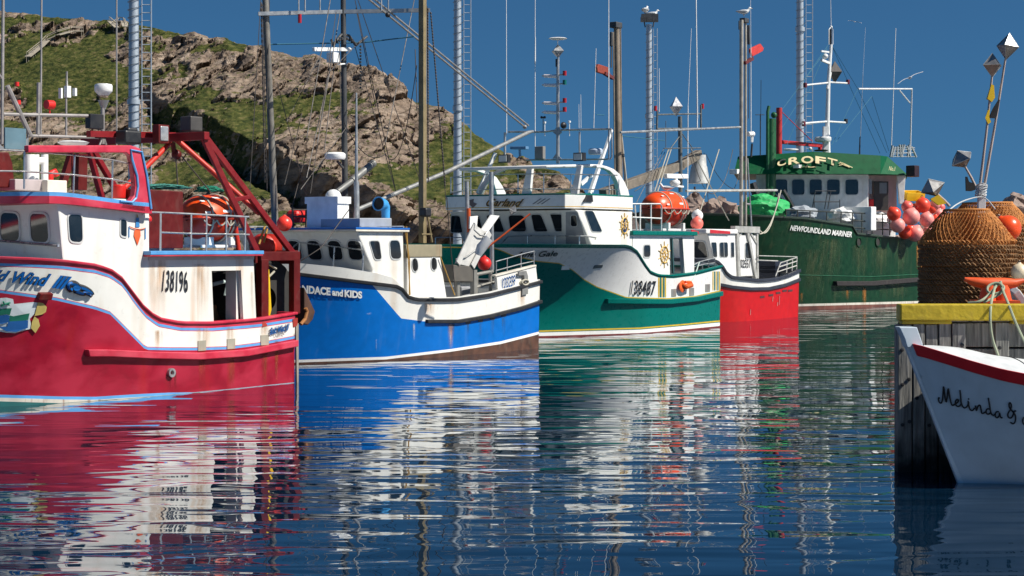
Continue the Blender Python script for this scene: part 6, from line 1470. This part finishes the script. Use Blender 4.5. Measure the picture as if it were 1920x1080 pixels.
# ================================================================== wharf
YW = 27.1
wx = lambda px, Y=YW: (px-960)/F*Y
wz = lambda py, Y=YW: HC+(HZ-py)/F*Y
def tidal():
    m = bpy.data.materials.new('wharf_timber'); m.use_nodes = True; t = m.node_tree; N = t.nodes; K = t.links
    b = N['Principled BSDF']; b.inputs['Roughness'].default_value = .85
    g = N.new('ShaderNodeNewGeometry')
    mp = N.new('ShaderNodeMapping'); mp.inputs['Scale'].default_value = (14,14,1.2); K.new(g.outputs['Position'], mp.inputs[0])
    n = N.new('ShaderNodeTexNoise'); n.inputs['Scale'].default_value = 1.5; n.inputs['Detail'].default_value = 8; K.new(mp.outputs[0], n.inputs['Vector'])
    r = N.new('ShaderNodeValToRGB'); K.new(n.outputs['Fac'], r.inputs[0]); e = r.color_ramp.elements
    e[0].position = .3; e[0].color = (.09,.09,.085,1); e[1].position = .7; e[1].color = (.32,.31,.28,1)
    oi = N.new('ShaderNodeObjectInfo'); 
    # weed and tar up to the high-tide mark
    s = N.new('ShaderNodeSeparateXYZ'); K.new(g.outputs['Position'], s.inputs[0])
    n2 = N.new('ShaderNodeTexNoise'); n2.inputs['Scale'].default_value = 3; n2.inputs['Detail'].default_value = 6; K.new(g.outputs['Position'], n2.inputs['Vector'])
    ad = N.new('ShaderNodeMath'); ad.operation = 'MULTIPLY_ADD'; K.new(n2.outputs['Fac'], ad.inputs[0]); ad.inputs[1].default_value = 1.3; K.new(s.outputs[2], ad.inputs[2])
    mr = N.new('ShaderNodeMapRange'); mr.inputs[1].default_value = .8; mr.inputs[2].default_value = 1.5; K.new(ad.outputs[0], mr.inputs[0])
    mx = N.new('ShaderNodeMix'); mx.data_type = 'RGBA'; K.new(mr.outputs[0], mx.inputs[0]); mx.inputs[6].default_value = (.008,.009,.008,1); K.new(r.outputs[0], mx.inputs[7])
    K.new(mx.outputs[2], b.inputs['Base Color'])
    bp = N.new('ShaderNodeBump'); bp.inputs['Distance'].default_value = .02; K.new(n.outputs['Fac'], bp.inputs['Height']); K.new(bp.outputs[0], b.inputs['Normal'])
    return m
tim = tidal(); ylw = mat('yellow_timber_paint', (.52,.38,.012), .55, var=.12, bump=.02, bscale=9, grime=.35)
wh = empty('wharf', (wx(1686), YW, 0), 0, 'dark timber wharf with vertical planks and a yellow bull rail', 'wharf')
x0 = wx(1686); X = lambda px: wx(px)-x0
def put(mb, name, m, **k): return mb.build(name, m, wh, **k)
mb = MB(); mb.prism([(0.05,.3,2.2),(14,.3,2.2),(34,45,2.2),(13,45,2.2)], (0,0,.2)); put(mb, 'deck', mat('deck_timber', (.16,.145,.13), .85, var=.3, bump=.03, bscale=6))
for a, b_ in ((1683,1710),(1711.5,1734),(1735.5,1759),(1760.5,1783.5),(1785,1811)):
    mb = MB(); mb.box((X(a),-.02+random.uniform(-.02,.02),-.9),(X(b_)-.01,.24,wz(606)+random.uniform(-.03,.02))); put(mb, 'plank', tim, bevel=.012)
for a, b_ in ((1867,1892),(1960,1985),(2060,2085)):
    mb = MB(); mb.box((X(a),0,-.9),(X(b_),.24,wz(605))); put(mb, 'plank', tim, bevel=.012)
for z0_, z1_ in ((1.98,2.36),(1.60,1.95),(1.2,1.56),(.7,1.1),(-.4,.6)):
    mb = MB(); mb.box((X(1812),.12,z0_),(14,.38,z1_)); put(mb, 'waling', tim, bevel=.012)
mb = MB(); mb.box((.25,.4,-1),(14,44,2.0)); 
o = MB(); o.prism([(.25,.42,-1),(14,.42,-1),(33,44,-1),(13,44,-1)], (0,0,3.1)); put(o, 'crib', interior)
mb = MB(); mb.box((X(1686),-.10,wz(601)),(14,.22,wz(570))); put(mb, 'bull_rail', ylw, bevel=.02)
for a, b_ in ((1690,1783),(1898,1960)): mb = MB(); mb.box((X(a),-.05,wz(607.5)),(X(b_),.18,wz(601.3))); put(mb, 'rail_block', ylw, bevel=.01)
mb = MB()
for x, y in ((1703,640),(1803,647),(1690,656),(1703,711),(1691,721),(1718,746),(1691,796),(1704,790),(1741,797),(1873,652)):
    mb2 = MB(); mb2.lathe([(0,-.03),(.028,-.03),(.03,0),(0,.005)], (X(x),-.045,wz(y)), n=10, axis=(0,-1,0)); put(mb2, 'bolt', blackp)
mb = MB(); mb.prism([(X(1686),-.1,wz(572)),(X(1686),.2,wz(572)),(X(1700),14,wz(572)),(X(1700),13.6,wz(572))], (0,0,-.25)) if False else None
# mooring cleat
cl = MB(); cy = 1.5; Yc = YW+cy; cx = (1866-960)/F*Yc-x0; zc_ = 2.62; k = Yc/F
hornl = [(cx-58*k, cy, HC+(HZ-523)*k), (cx-42*k, cy, HC+(HZ-528)*k), (cx-18*k, cy, HC+(HZ-532)*k), (cx+18*k, cy, HC+(HZ-532)*k), (cx+38*k, cy, HC+(HZ-531)*k), (cx+54*k, cy, HC+(HZ-526)*k)]
cl.tube(hornl, [.03,.075,.10,.10,.075,.035], 0, 12); cl.tube([(cx-12*k,cy,HC+(HZ-535)*k),(cx-14*k,cy,HC+(HZ-568)*k)], [.12,.16], 0, 12); cl.tube([(cx+12*k,cy,HC+(HZ-535)*k),(cx+14*k,cy,HC+(HZ-568)*k)], [.12,.16], 0, 12)
cl.box((cx-42*k,cy-.22,2.4),(cx+40*k,cy+.22,HC+(HZ-563)*k)); put(cl, 'cleat', mat('cleat_orange', (.72,.085,.01), .5, var=.2, grime=.4), smooth=True, ang=35)
# mooring lines from the cleat down to the dory
def rope_thing(pts, r, m_, label, name='mooring_rope'):
    mb = MB(); mb.tube(pts, r, 0, 7); o = mb.build(name, m_, None, smooth=True); return tag(o, label, 'rope')
grn = mat('pale_green_rope', (.32,.36,.25), .9, var=.25)
def wr(pts): return [W(px, py, Y) for px, py, Y in pts]
def dense(pts, n=3):
    for _ in range(n):
        q = [pts[0]]
        for a, b_ in zip(pts, pts[1:]): q += [a.lerp(b_,.25), a.lerp(b_,.75)]
        pts = q+[pts[-1]]
    return pts
rope_thing(dense(wr([(1866,530,28.4),(1864,545,28.2),(1858,567,27.0),(1856,600,26.9),(1860,635,26.85),(1872,668,26.6)])), .022, grn, 'pale green mooring rope hanging straight down from the orange cleat')
rope_thing(dense(wr([(1876,528,28.4),(1880,545,28.2),(1890,568,27.0),(1902,600,26.8),(1916,632,26.6),(1935,668,26.2)])), .022, grn, 'pale green mooring rope slanting down from the orange cleat to the dory')
rope_thing(dense(wr([(1815,568,28.0),(1840,566,27.9),(1862,545,28.2),(1872,530,28.35),(1886,540,28.2),(1870,552,28.15),(1850,548,28.2),(1852,535,28.3),(1874,528,28.3),(1884,545,28.2),(1860,560,28.1),(1845,566,28.0)])), .022, grn, 'green rope wound in figure eights around the orange cleat')
# ---------------- conical crab pots in two stacks
twine = mat('orange_twine', (.50,.20,.05), .85, var=.35, vscale=9)
twined = mat('brown_twine', (.24,.125,.05), .85, var=.4, vscale=6)
def pot(loc, R0, R1, Hh, rot, label, twm=None, rim=None):
    o = empty('crab_pot', loc, rot, label, 'crab pot')
    mb = MB(); n = 60
    for ph in (0, math.pi):
        mb.tube([(math.cos(a)*(R0+.014*math.sin(34*a+ph)), math.sin(a)*(R0+.014*math.sin(34*a+ph)), .035+.028*math.sin(34*a+ph+1.2)) for a in [2*math.pi*i/240 for i in range(240)]], .014, 0, 4, closed=True)
    mb.build('bottom_ring', rim or twined, o)
    mb = MB(); mb.tube([(math.cos(a)*R1, math.sin(a)*R1, Hh) for a in [2*math.pi*i/40 for i in range(40)]], .022, 0, 6, closed=True); mb.build('top_ring', twm or twine, o)
    mb = MB(); ns = 54; seg = 7
    for s_ in (1, -1):
        for i in range(ns):
            a0 = 2*math.pi*i/ns; pts = []
            for j in range(seg+1):
                v = j/seg; rr = lerp(R0, R1, v)+.03*math.sin(math.pi*v); a = a0+s_*v*.55
                pts.append((math.cos(a)*rr, math.sin(a)*rr, .04+(Hh-.04)*v))
            mb.tube(pts, .0065, 0, 3)
    mb.build('netting', twm or twine, o)
    return o
def stack(px, Y, n, R0, R1, Hh, st, names):
    x = (px-960)/F*Y; proto = None
    for k in range(n):
        loc = V((x+random.uniform(-.012,.012), Y+random.uniform(-.012,.012), 2.4+.02+k*st)); rr = random.uniform(0, 6.28)
        if proto is None: proto = pot(loc, R0, R1, Hh, rr, '', None); o = proto
        else: o = copy_tree(proto); o.location = loc; o.rotation_euler = (random.uniform(-.012,.012), random.uniform(-.012,.012), rr)
        o['label'] = names[1] if k == n-1 else names[0]; o['group'] = names[2]
        if k == n-1:
            for c in o.children:
                if c.name.startswith('bottom'): c.data = c.data.copy(); c.data.materials[0] = twine
    return V((x, Y, 2.42+(n-1)*st))
top1 = stack(1814, 31, 16, .855, .40, .62, .080, ('brown roped crab pot nested in the big stack on the wharf', 'topmost crab pot of the big front stack, its orange netting bared', 'crab pots nested in the front stack'))
top2 = stack(1851, 33.6, 19, .80, .47, .48, .085, ('brown crab pot nested in the rear stack on the wharf', 'topmost crab pot of the rear stack behind the white post', 'crab pots nested in the rear stack'))
# ---------------- high flyers: poles with diamond radar reflectors
refm = mat('reflector_sheet', (.30,.29,.28), .38, metal=.6, var=.25, vscale=6)
polem = mat('weathered_pole', (.42,.34,.30), .7, var=.25, grime=.3)
blk = mat('black_cloth', (.012,.012,.014), .8)
def flyer(a, b_, cpx, Yc, wpx, hpx, tilt, label, flags=(), rag=None):
    A = W(*a); Bp = W(*b_); C = W(*cpx, Yc); base = A
    o = empty('high_flyer', base, 0, label, 'marker pole')
    mb = MB(); mb.tube([V((0,0,0)), (Bp-A)*.5+V((.01,0,0)), Bp-A], [.028,.024,.020], 0, 8); mb.build('pole', polem, o, smooth=True)
    rot = Matrix.Rotation(R(tilt[0]), 3, 'Y') @ Matrix.Rotation(R(tilt[1]), 3, 'X') @ Matrix.Rotation(R(tilt[2]), 3, 'Z')
    mb = MB(); octa(mb, C-A, wpx/2*Yc/F, hpx/2*Yc/F, rot); q = mb.build('radar_reflector', refm, o)
    mb = MB(); rx = wpx/2*Yc/F
    v = [rot @ V(d)*1.01 for d in ((rx,0,0),(0,rx,0),(-rx,0,0),(0,-rx,0))]; t = rot @ V((0,0,hpx/2*Yc/F))*1.01
    for i in range(4):
        mb.tube([C-A+v[i], C-A+v[(i+1) % 4]], .008, 0, 4); mb.tube([C-A+v[i], C-A+t], .006, 0, 4); mb.tube([C-A+v[i], C-A-t], .006, 0, 4)
    mb.build('edge_strip', steel, o)
    for pts, m_ in flags:
        mb = MB(); P = [W(*p)-A for p in pts]; c = sum(P, V((0,0,0)))/len(P)
        n = len(P); ring = []
        mb.poly(P); back = [p+V((0,.05+.05*math.sin(i*2.1),0)) for i, p in enumerate(P)]; mb.grid([P, back], 0, True); mb.poly(back); mb.build('flag', m_, o)
    return o
Yf = 31.9
flyer((*d4(436,985),Yf), (*d4(509,320),Yf), d4(510,262), Yf, 43, 45, (0,0,25), 'tall marker pole with two yellow rags under its diamond reflector', 
      [([(*d4(x,y),Yf-.04) for x, y in ((505,375),(520,380),(526,455),(508,480),(482,460))], yellowp), ([(*d4(x,y),Yf-.04) for x, y in ((485,530),(497,525),(492,570),(503,600),(486,612),(468,575))], yellowp)])
flyer((*d4(462,985),Yf), (*d4(588,225),Yf), d4(602,150), Yf, 41, 50, (8,0,60), 'tallest marker pole carrying a black flag below its diamond reflector',
      [([(*d4(x,y),Yf-.04) for x, y in ((550,465),(556,467),(538,562),(530,577),(495,574),(512,520))], blk)])
flyer((*d4(418,1000),32.4), (*d4(345,860),32.4), d4(327,820), 32.4, 50, 36, (-30,12,20), 'short leaning marker pole with tilted reflector above a black rag',
      [([(*d4(x,y),32.35) for x, y in ((352,925),(362,925),(372,955),(400,965),(420,1000),(385,1012),(355,1010))], blk)])
flyer((*d4(255,1100),30.6), (*d4(185,1030),30.6), d4(155,990), 30.6, 46, 38, (-30,15,70), 'low marker pole with reflector over a yellow rag beside the buoys',
      [([(*d4(x,y),30.55) for x, y in ((140,1058),(190,1035),(215,1060),(235,1085),(190,1095))], yellowp)])
q = flyer((*c6(525,465),53.5), (*c6(733,205),53.5), c6(748,182), 53.5, 17, 20, (25,10,30), 'orange marker pole with small reflector lashed to the blue boat chute')
for c in q.children:
    if c.name.startswith('pole'): c.data.materials[0] = mat('orange_pole', (1,1,1)); c.scale = (1.6,1.6,1)
mb = MB(); mb.tube([W(*c6(x,y), 53.4) for x, y in ((527,465),(548,420),(600,360))], [.12,.17,.15], 0, 14); o = mb.build('float', whitep, q, smooth=True); o.location = -q.location
# post that carries the poles, with lashings
pm = mat('painted_post', (.55,.56,.58), .6, var=.1, grime=.3)
po = empty('post', W(1836, 388, 31.85), 0, 'white painted post lashed upright between the two pot stacks', 'post')
mb = MB(); a = W(1834,386,31.85); b_ = W(1841,346,31.85); mb.beam(V((0,0,-1.6)), b_-po.location, .14, .10); mb.build('stake', pm, po, bevel=.01)
mb = MB()
for k in range(6):
    c = (b_-po.location)*(.55+.09*k); mb.tube([c+V((.10*math.cos(a_), .09*math.sin(a_), .02*math.sin(a_*2+k))) for a_ in [R(j) for j in range(0,360,30)]], .012, 0, 5, closed=True)
mb.build('lashing', mat('lash_grey', (.5,.52,.52), .8), po)
rope_thing(dense([top1+V((-.42,-.15,.58)), W(1800,378,31.5), W(1836,368,31.75), W(1850,372,31.7), W(1866,392,31.2)]), .012, mat('lash_grey', (1,1,1)), 'grey lashing line stretched over the top of the front pot stack', 'lashing_line')
ball_buoy(W(1890,428,30.9), .235, mat('buoy_vivid', (.88,.085,.012), .28, var=.05), 'large glossy orange buoy tied to the side of the pot stacks', tilt=(0,R(-40)))
ball_buoy(W(1911,510,30.2), .15, mat('buoy_cream', (.72,.60,.42), .4, var=.1), 'cream buoy resting beside the pot stack behind the cleat')
mb = MB(); mb.box((-.25,-.5,-.06),(.35,.5,.06)); mb.tube([(-.3,-.2,.1),(.3,.3,-.2)], .04); o = mb.build('white_plastic_crate', whitep, None, bevel=.02); o.location = W(1908,557,29.4); o.rotation_euler = (.3,.9,.2); o.name = 'plastic_crate'; tag(o, 'scrap of white plastic crate behind the orange cleat', 'crate')
tb = empty('fish_tub', V(((1928-960)/F*40, 40, 2.4)), .2, 'grey-blue insulated fish tub farther along the wharf', 'fish tub')
mb = MB(); mb.prism([(-.5,-.5,.12),(.5,-.5,.12),(.5,.5,.12),(-.5,.5,.12)], (0,0,1.1)); mb.build('tub', mat('tub_blue', (.22,.33,.46), .5, grime=.3), tb, bevel=.05)
mb = MB(); mb.box((-.56,-.56,1.22),(.56,.56,1.32)); mb.build('lid', mat('tub_lid', (.35,.37,.36), .6), tb, bevel=.03)
mb = MB(); mb.box((0,0,2.42),(6,.25,2.66)); 
for k in range(3): mb.box((.2+k*2,.02,2.36),(.5+k*2,.22,2.42))
o = mb.build('bull_rail', ylw, None, bevel=.02); o.location = ((1908-960)/F*36, 36, -.0); o.name = 'kerb_rail'; tag(o, 'yellow kerb timber farther back on the wharf edge', 'kerb')

# ================================================================== the dory
def dory():
    W0 = W(1801, 905, 3200*3.6/445); th = R(7)
    B = Boat.__new__(Boat); ex = V((-math.cos(th), -math.sin(th), 0)); ey = V((math.sin(th), -math.cos(th), 0))
    Lw = 5.2; B.ex = ex; B.ey = ey; B.O = V((W0.x, W0.y, 0))-ex*Lw
    B.root = empty('dory', B.O, th+math.pi, 'white open dory with a red gunwale and handwritten name, moored at the wharf', 'dory')
    c = V((0,0,HC))-B.O; B.c = V((c.dot(ex), c.dot(ey), c.z)); r = B.root
    dw = mat('dory_shaded_white', (.48,.56,.62), .5, var=.06, grime=.12, streak=.2, scol=(.38,.42,.42), bump=.004, bscale=3); dr = mat('dory_red', (.62,.012,.018), .4, var=.08, grime=.1)  # outer white is darkened and blued: the hull's shade is in the colour
    H = Hull(B, Lw, .80, 2.0, [(0,.45),(.3,.66),(.6,.60),(.8,.36),(.93,.12),(1,.035)], [(0,.8),(.3,1.3),(.55,1.45),(.75,1.28),(.9,.66),(1,.05)], .85)
    gun = L(d3, 150,284, 205,288, 330,325, 500,377, 640,415, 756,438, 1000,470, 2200,470)
    gb = L(d3, 152,332, 235,352, 330,383, 500,435, 640,475, 756,503, 1000,545, 2200,545)
    H.build([gb, gun], [dw, dw, dw, dr], lambda u: .5, None, nu=90, deckm=mat('dory_floor', (.45,.47,.47), .6), inner=mat('dory_inside', (.62,.64,.64), .5), name='hull')
    H.strake('gunwale', dr, lambda u: H.zc(u, gun)+.02, .19, .05, 0, .992, inset=.05)
    # stem post
    st = [V((H.pt(1, z)[0], 0, z)) for z in (-.4, .3, .8, 1.3, 1.8, 2.1)]
    mb = MB(); rows = [[p+V((.05,.035,0)), p+V((.05,-.035,0)), p+V((-.12,-.05,0)), p+V((-.12,.05,0))] for p in st]; mb.grid(rows, 0, True); mb.poly(rows[0]); mb.poly(rows[-1]); mb.build('stem', dw, r, bevel=.01)
    zg = B.cross(*d3(150,290), st[-1].x).z; q = [B.side(*d3(*p), .0) for p in ((112,195),(203,197),(232,282),(232,300),(153,300),(140,255))]
    mb = MB(); mb.prism([p+V((0,.10,0)) for p in q], (0,-.20,0)); mb.build('stem_head', dw, r, bevel=.012)
    # breasthook deck, thwart, rope
    mb = MB(); rows = []
    for i in range(13):
        u = lerp(.60, .975, i/12); p = H.pt(u, H.zc(u, gun)-.03, 1, -.07); rows.append([V((p.x, p.y*(1-j/8), p.z+.24*min(1, p.y/.7)*(1-(1-j/8)**2))) for j in range(17)])
    mb.grid(rows); mb.poly(rows[0])
    sm = MB(); sm.tube([p+V((0,0,.004)) for p in rows[5]], .008, 0, 4); sm.build('deck_seam', letterk, r)
    

    for u in (.35,.5): 
        z = H.zc(u, gun)-.35; p = H.pt(u, z, 1, -.08); mb2 = MB(); mb2.box((p.x-.14,-p.y,z),(p.x+.14,p.y,z+.04)); mb2.build('thwart', mat('dory_inside', (1,1,1)), r, bevel=.01)
    mb.build('breasthook', mat('dory_inside', (1,1,1)), r)
    hs = lambda x, y: H.surf(x, y, .004)
    M_ = [L(f6, 212,790, 225,785, 212,800, 222,835, 245,845, 258,800, 262,720, 266,658, 278,760, 292,848, 304,780, 312,672, 325,760, 345,858, 362,866),
          L(f6, 362,866, 380,850, 412,835, 418,808, 398,800, 382,830, 395,872, 425,876, 445,850),
          L(f6, 432,712, 440,780, 445,850, 470,892, 495,885, 512,862, 522,835), L(f6, 515,820, 522,870, 535,912, 560,918, 578,890),
          L(f6, 588,868, 600,925, 604,895, 622,860, 638,865, 645,905, 650,945, 672,945, 690,930),
          L(f6, 735,905, 712,895, 692,920, 702,950, 728,955, 742,935), L(f6, 720,790, 732,860, 745,945, 768,970, 785,955),
          L(f6, 828,930, 806,925, 786,948, 792,985, 815,990, 832,965, 832,930, 840,985, 862,992),
          L(f6, 1000,925, 985,915, 960,985, 935,998, 915,975, 918,940, 948,905, 955,865, 938,832, 925,850, 932,890, 965,925, 990,955, 998,1000, 985,1045, 965,1052, 940,1035),
          L(f6, 1082,985, 1068,1000, 1068,1035, 1085,1060)]
    strokes(M_, hs, .012, letterk, 'name_lettering', r, B.c, .008)
    mb = MB(); mb.ball(hs(*f6(520,800)), .014, 0, 6); mb.build('name_dot', letterk, r)
    return B, H
B6, H6 = dory()
# ================================================================== rubble bank
rng = random.Random(4); k = 0
for px, py, r_ in [(1296,392,.9),(1308,386,1.1),(1322,390,.9),(1338,388,.9),(1352,387,1.0),(1366,391,.9),(1300,402,1.3),(1318,403,1.2),(1340,402,1.3),(1362,404,1.3),(1285,400,1.2),(1290,416,1.6),(1325,418,1.6),(1355,420,1.6),(1390,400,1.4),(1385,420,1.6),
                   (1875,396,1.2),(1893,388,1.3),(1908,392,1.2),(1922,386,1.3),(1880,412,1.5),(1900,416,1.5),(1921,408,1.5),(1888,434,1.6),(1912,440,1.6),(1925,430,1.6),(1868,430,1.6),(1899,455,1.5),(1917,460,1.5),(1935,400,1.5),(1940,440,1.8),(1955,410,1.6)]:
    Yb = 119+((k*7) % 5)*.8; p = W(px, py, Yb)
    o = boulder(p, r_*.95, k+1); k += 1
    tag(o, 'pinkish grey boulder in the rubble heap %s' % ('behind the wharf edge' if px > 1600 else 'beyond the small red boat'), 'boulder', 'boulders heaped %s' % ('behind the wharf' if px > 1600 else 'behind the red boat'))
mb = MB()
for a, b_ in ((1262,1412),(1845,2010)):
    xa_, xb_ = W(a,450,121).x, W(b_,450,121).x; rows = []
    for i in range(29):
        v = i/28; y = lerp(113.5, 136, v); row = []
        for j in range(61):
            u = j/60; x = lerp(xa_-5, xb_+5, u); h = 4.6*max(0, math.sin(math.pi*u))**.45*max(0, math.sin(math.pi*min(1, v*.8+.02)))**.6
            p = V((x, y, 1.7+h)); n = noise.fractal(V((x*.35, y*.35, 2)), .7, 2.1, 5); c_ = noise.cell(V((x*.6, y*.6, 1)))
            row.append(p+V((n*.5, n*.5, (n*.9+c_*.35)*min(1, h))))
        rows.append(row)
    mb.grid(rows)
tag(mb.build('terrain_bank', stone, smooth=True, ang=25), kind='structure')
# ================================================================== gulls
gw = mat('gull_white', (.78,.78,.76), .7, var=.05); gg = mat('gull_grey', (.30,.32,.34), .7); gb_ = mat('gull_beak', (.55,.30,.03), .5)
def gull(P, heading, k, label, group=None, flying=None):
    o = empty('gull', P, heading, label, 'gull', group)
    if flying is None:
        mb = MB(); prof = [(-.22,.0,.15,.018),(-.14,0,.15,.05),(-.02,0,.14,.085),(.08,0,.15,.08),(.15,0,.19,.05),(.18,0,.245,.036),(.20,0,.275,.042),(.235,0,.275,.034),(.262,0,.268,.012)]
        mb.tube([(x*k,y*k,z*k) for x, y, z, r_ in prof], [r_*k for *_, r_ in prof], 0, 12); mb.build('body', gw, o, smooth=True)
        for s_ in (1,-1):
            mb = MB(); mb.tube([(.10*k,.062*s_*k,.165*k),(0,.082*s_*k,.155*k),(-.14*k,.055*s_*k,.155*k),(-.28*k,.02*s_*k,.165*k)], [.03*k,.052*k,.035*k,.006*k], 0, 8); mb.build('wing', gg, o, smooth=True)
            mb = MB(); mb.tube([(0,.03*s_*k,.08*k),(.01*k,.03*s_*k,0)], .008*k, 0, 5); mb.build('leg', gb_, o)
        mb = MB(); mb.tube([(.26*k,0,.268*k),(.31*k,0,.258*k)], [.011*k,.004*k], 0, 6); mb.build('beak', gb_, o)
    else:
        mb = MB(); mb.tube([(x*k,0,z*k) for x, z in ((-.24,.0),(-.12,0),(0,0),(.12,.01),(.18,.02),(.23,.015))], [.012*k,.045*k,.07*k,.05*k,.035*k,.01*k], 0, 10); mb.build('body', gw, o, smooth=True)
        for s_ in (1,-1):
            up = flying
            rows = []
            for y, x, z, ch in ((.04,.02,.02,.15),(.25,.07,.02+up*.10,.14),(.42,.05,.02+up*.06,.11),(.62,-.03,.02-up*.05,.07),(.72,-.08,.02-up*.1,.01)):
                ch *= 1.5; rows.append([((x+ch*.5)*k, y*s_*k, z*k), ((x)*k, y*s_*k, (z+.018)*k), ((x-ch*.5)*k, y*s_*k, z*k), (x*k, y*s_*k, (z-.006)*k)])
            mb = MB(); mb.grid(rows, 0, True); mb.poly(rows[0]); mb.poly(rows[-1]); mb.build('wing', gw, o, smooth=True)
    return o
Yt = 125
gull(W(1210,27,Yt), 1.2, 2.2, 'gull perched at one end of the tower lamp bar, above the other', None)
gull(W(1223,33,Yt), 0.1, 1.9, 'smaller gull perched on the tower lamp bar beside its mate', None)
p = on(B4, *e1(340,125), .6); gull(p+V((0,0,.12)), 0.0, 1.45, 'gull standing on the masthead of the small red boat')
p = on(B3, *f3(420,470), 1.2); gull(p+V((0,0,-.05)), math.pi, 1.25, 'gull standing on the orange raft capsule of the green boat')
o = gull(W(1603,41,75), -.2, .42, 'small distant gull gliding above the trawler mast', None, .5); o.rotation_euler = (R(12),R(5),R(80))
o = gull(W(1706,146,62), 0, .75, 'white gull gliding with wings spread beside the trawler frame', None, .25); o.rotation_euler = (R(-25),0,R(100))
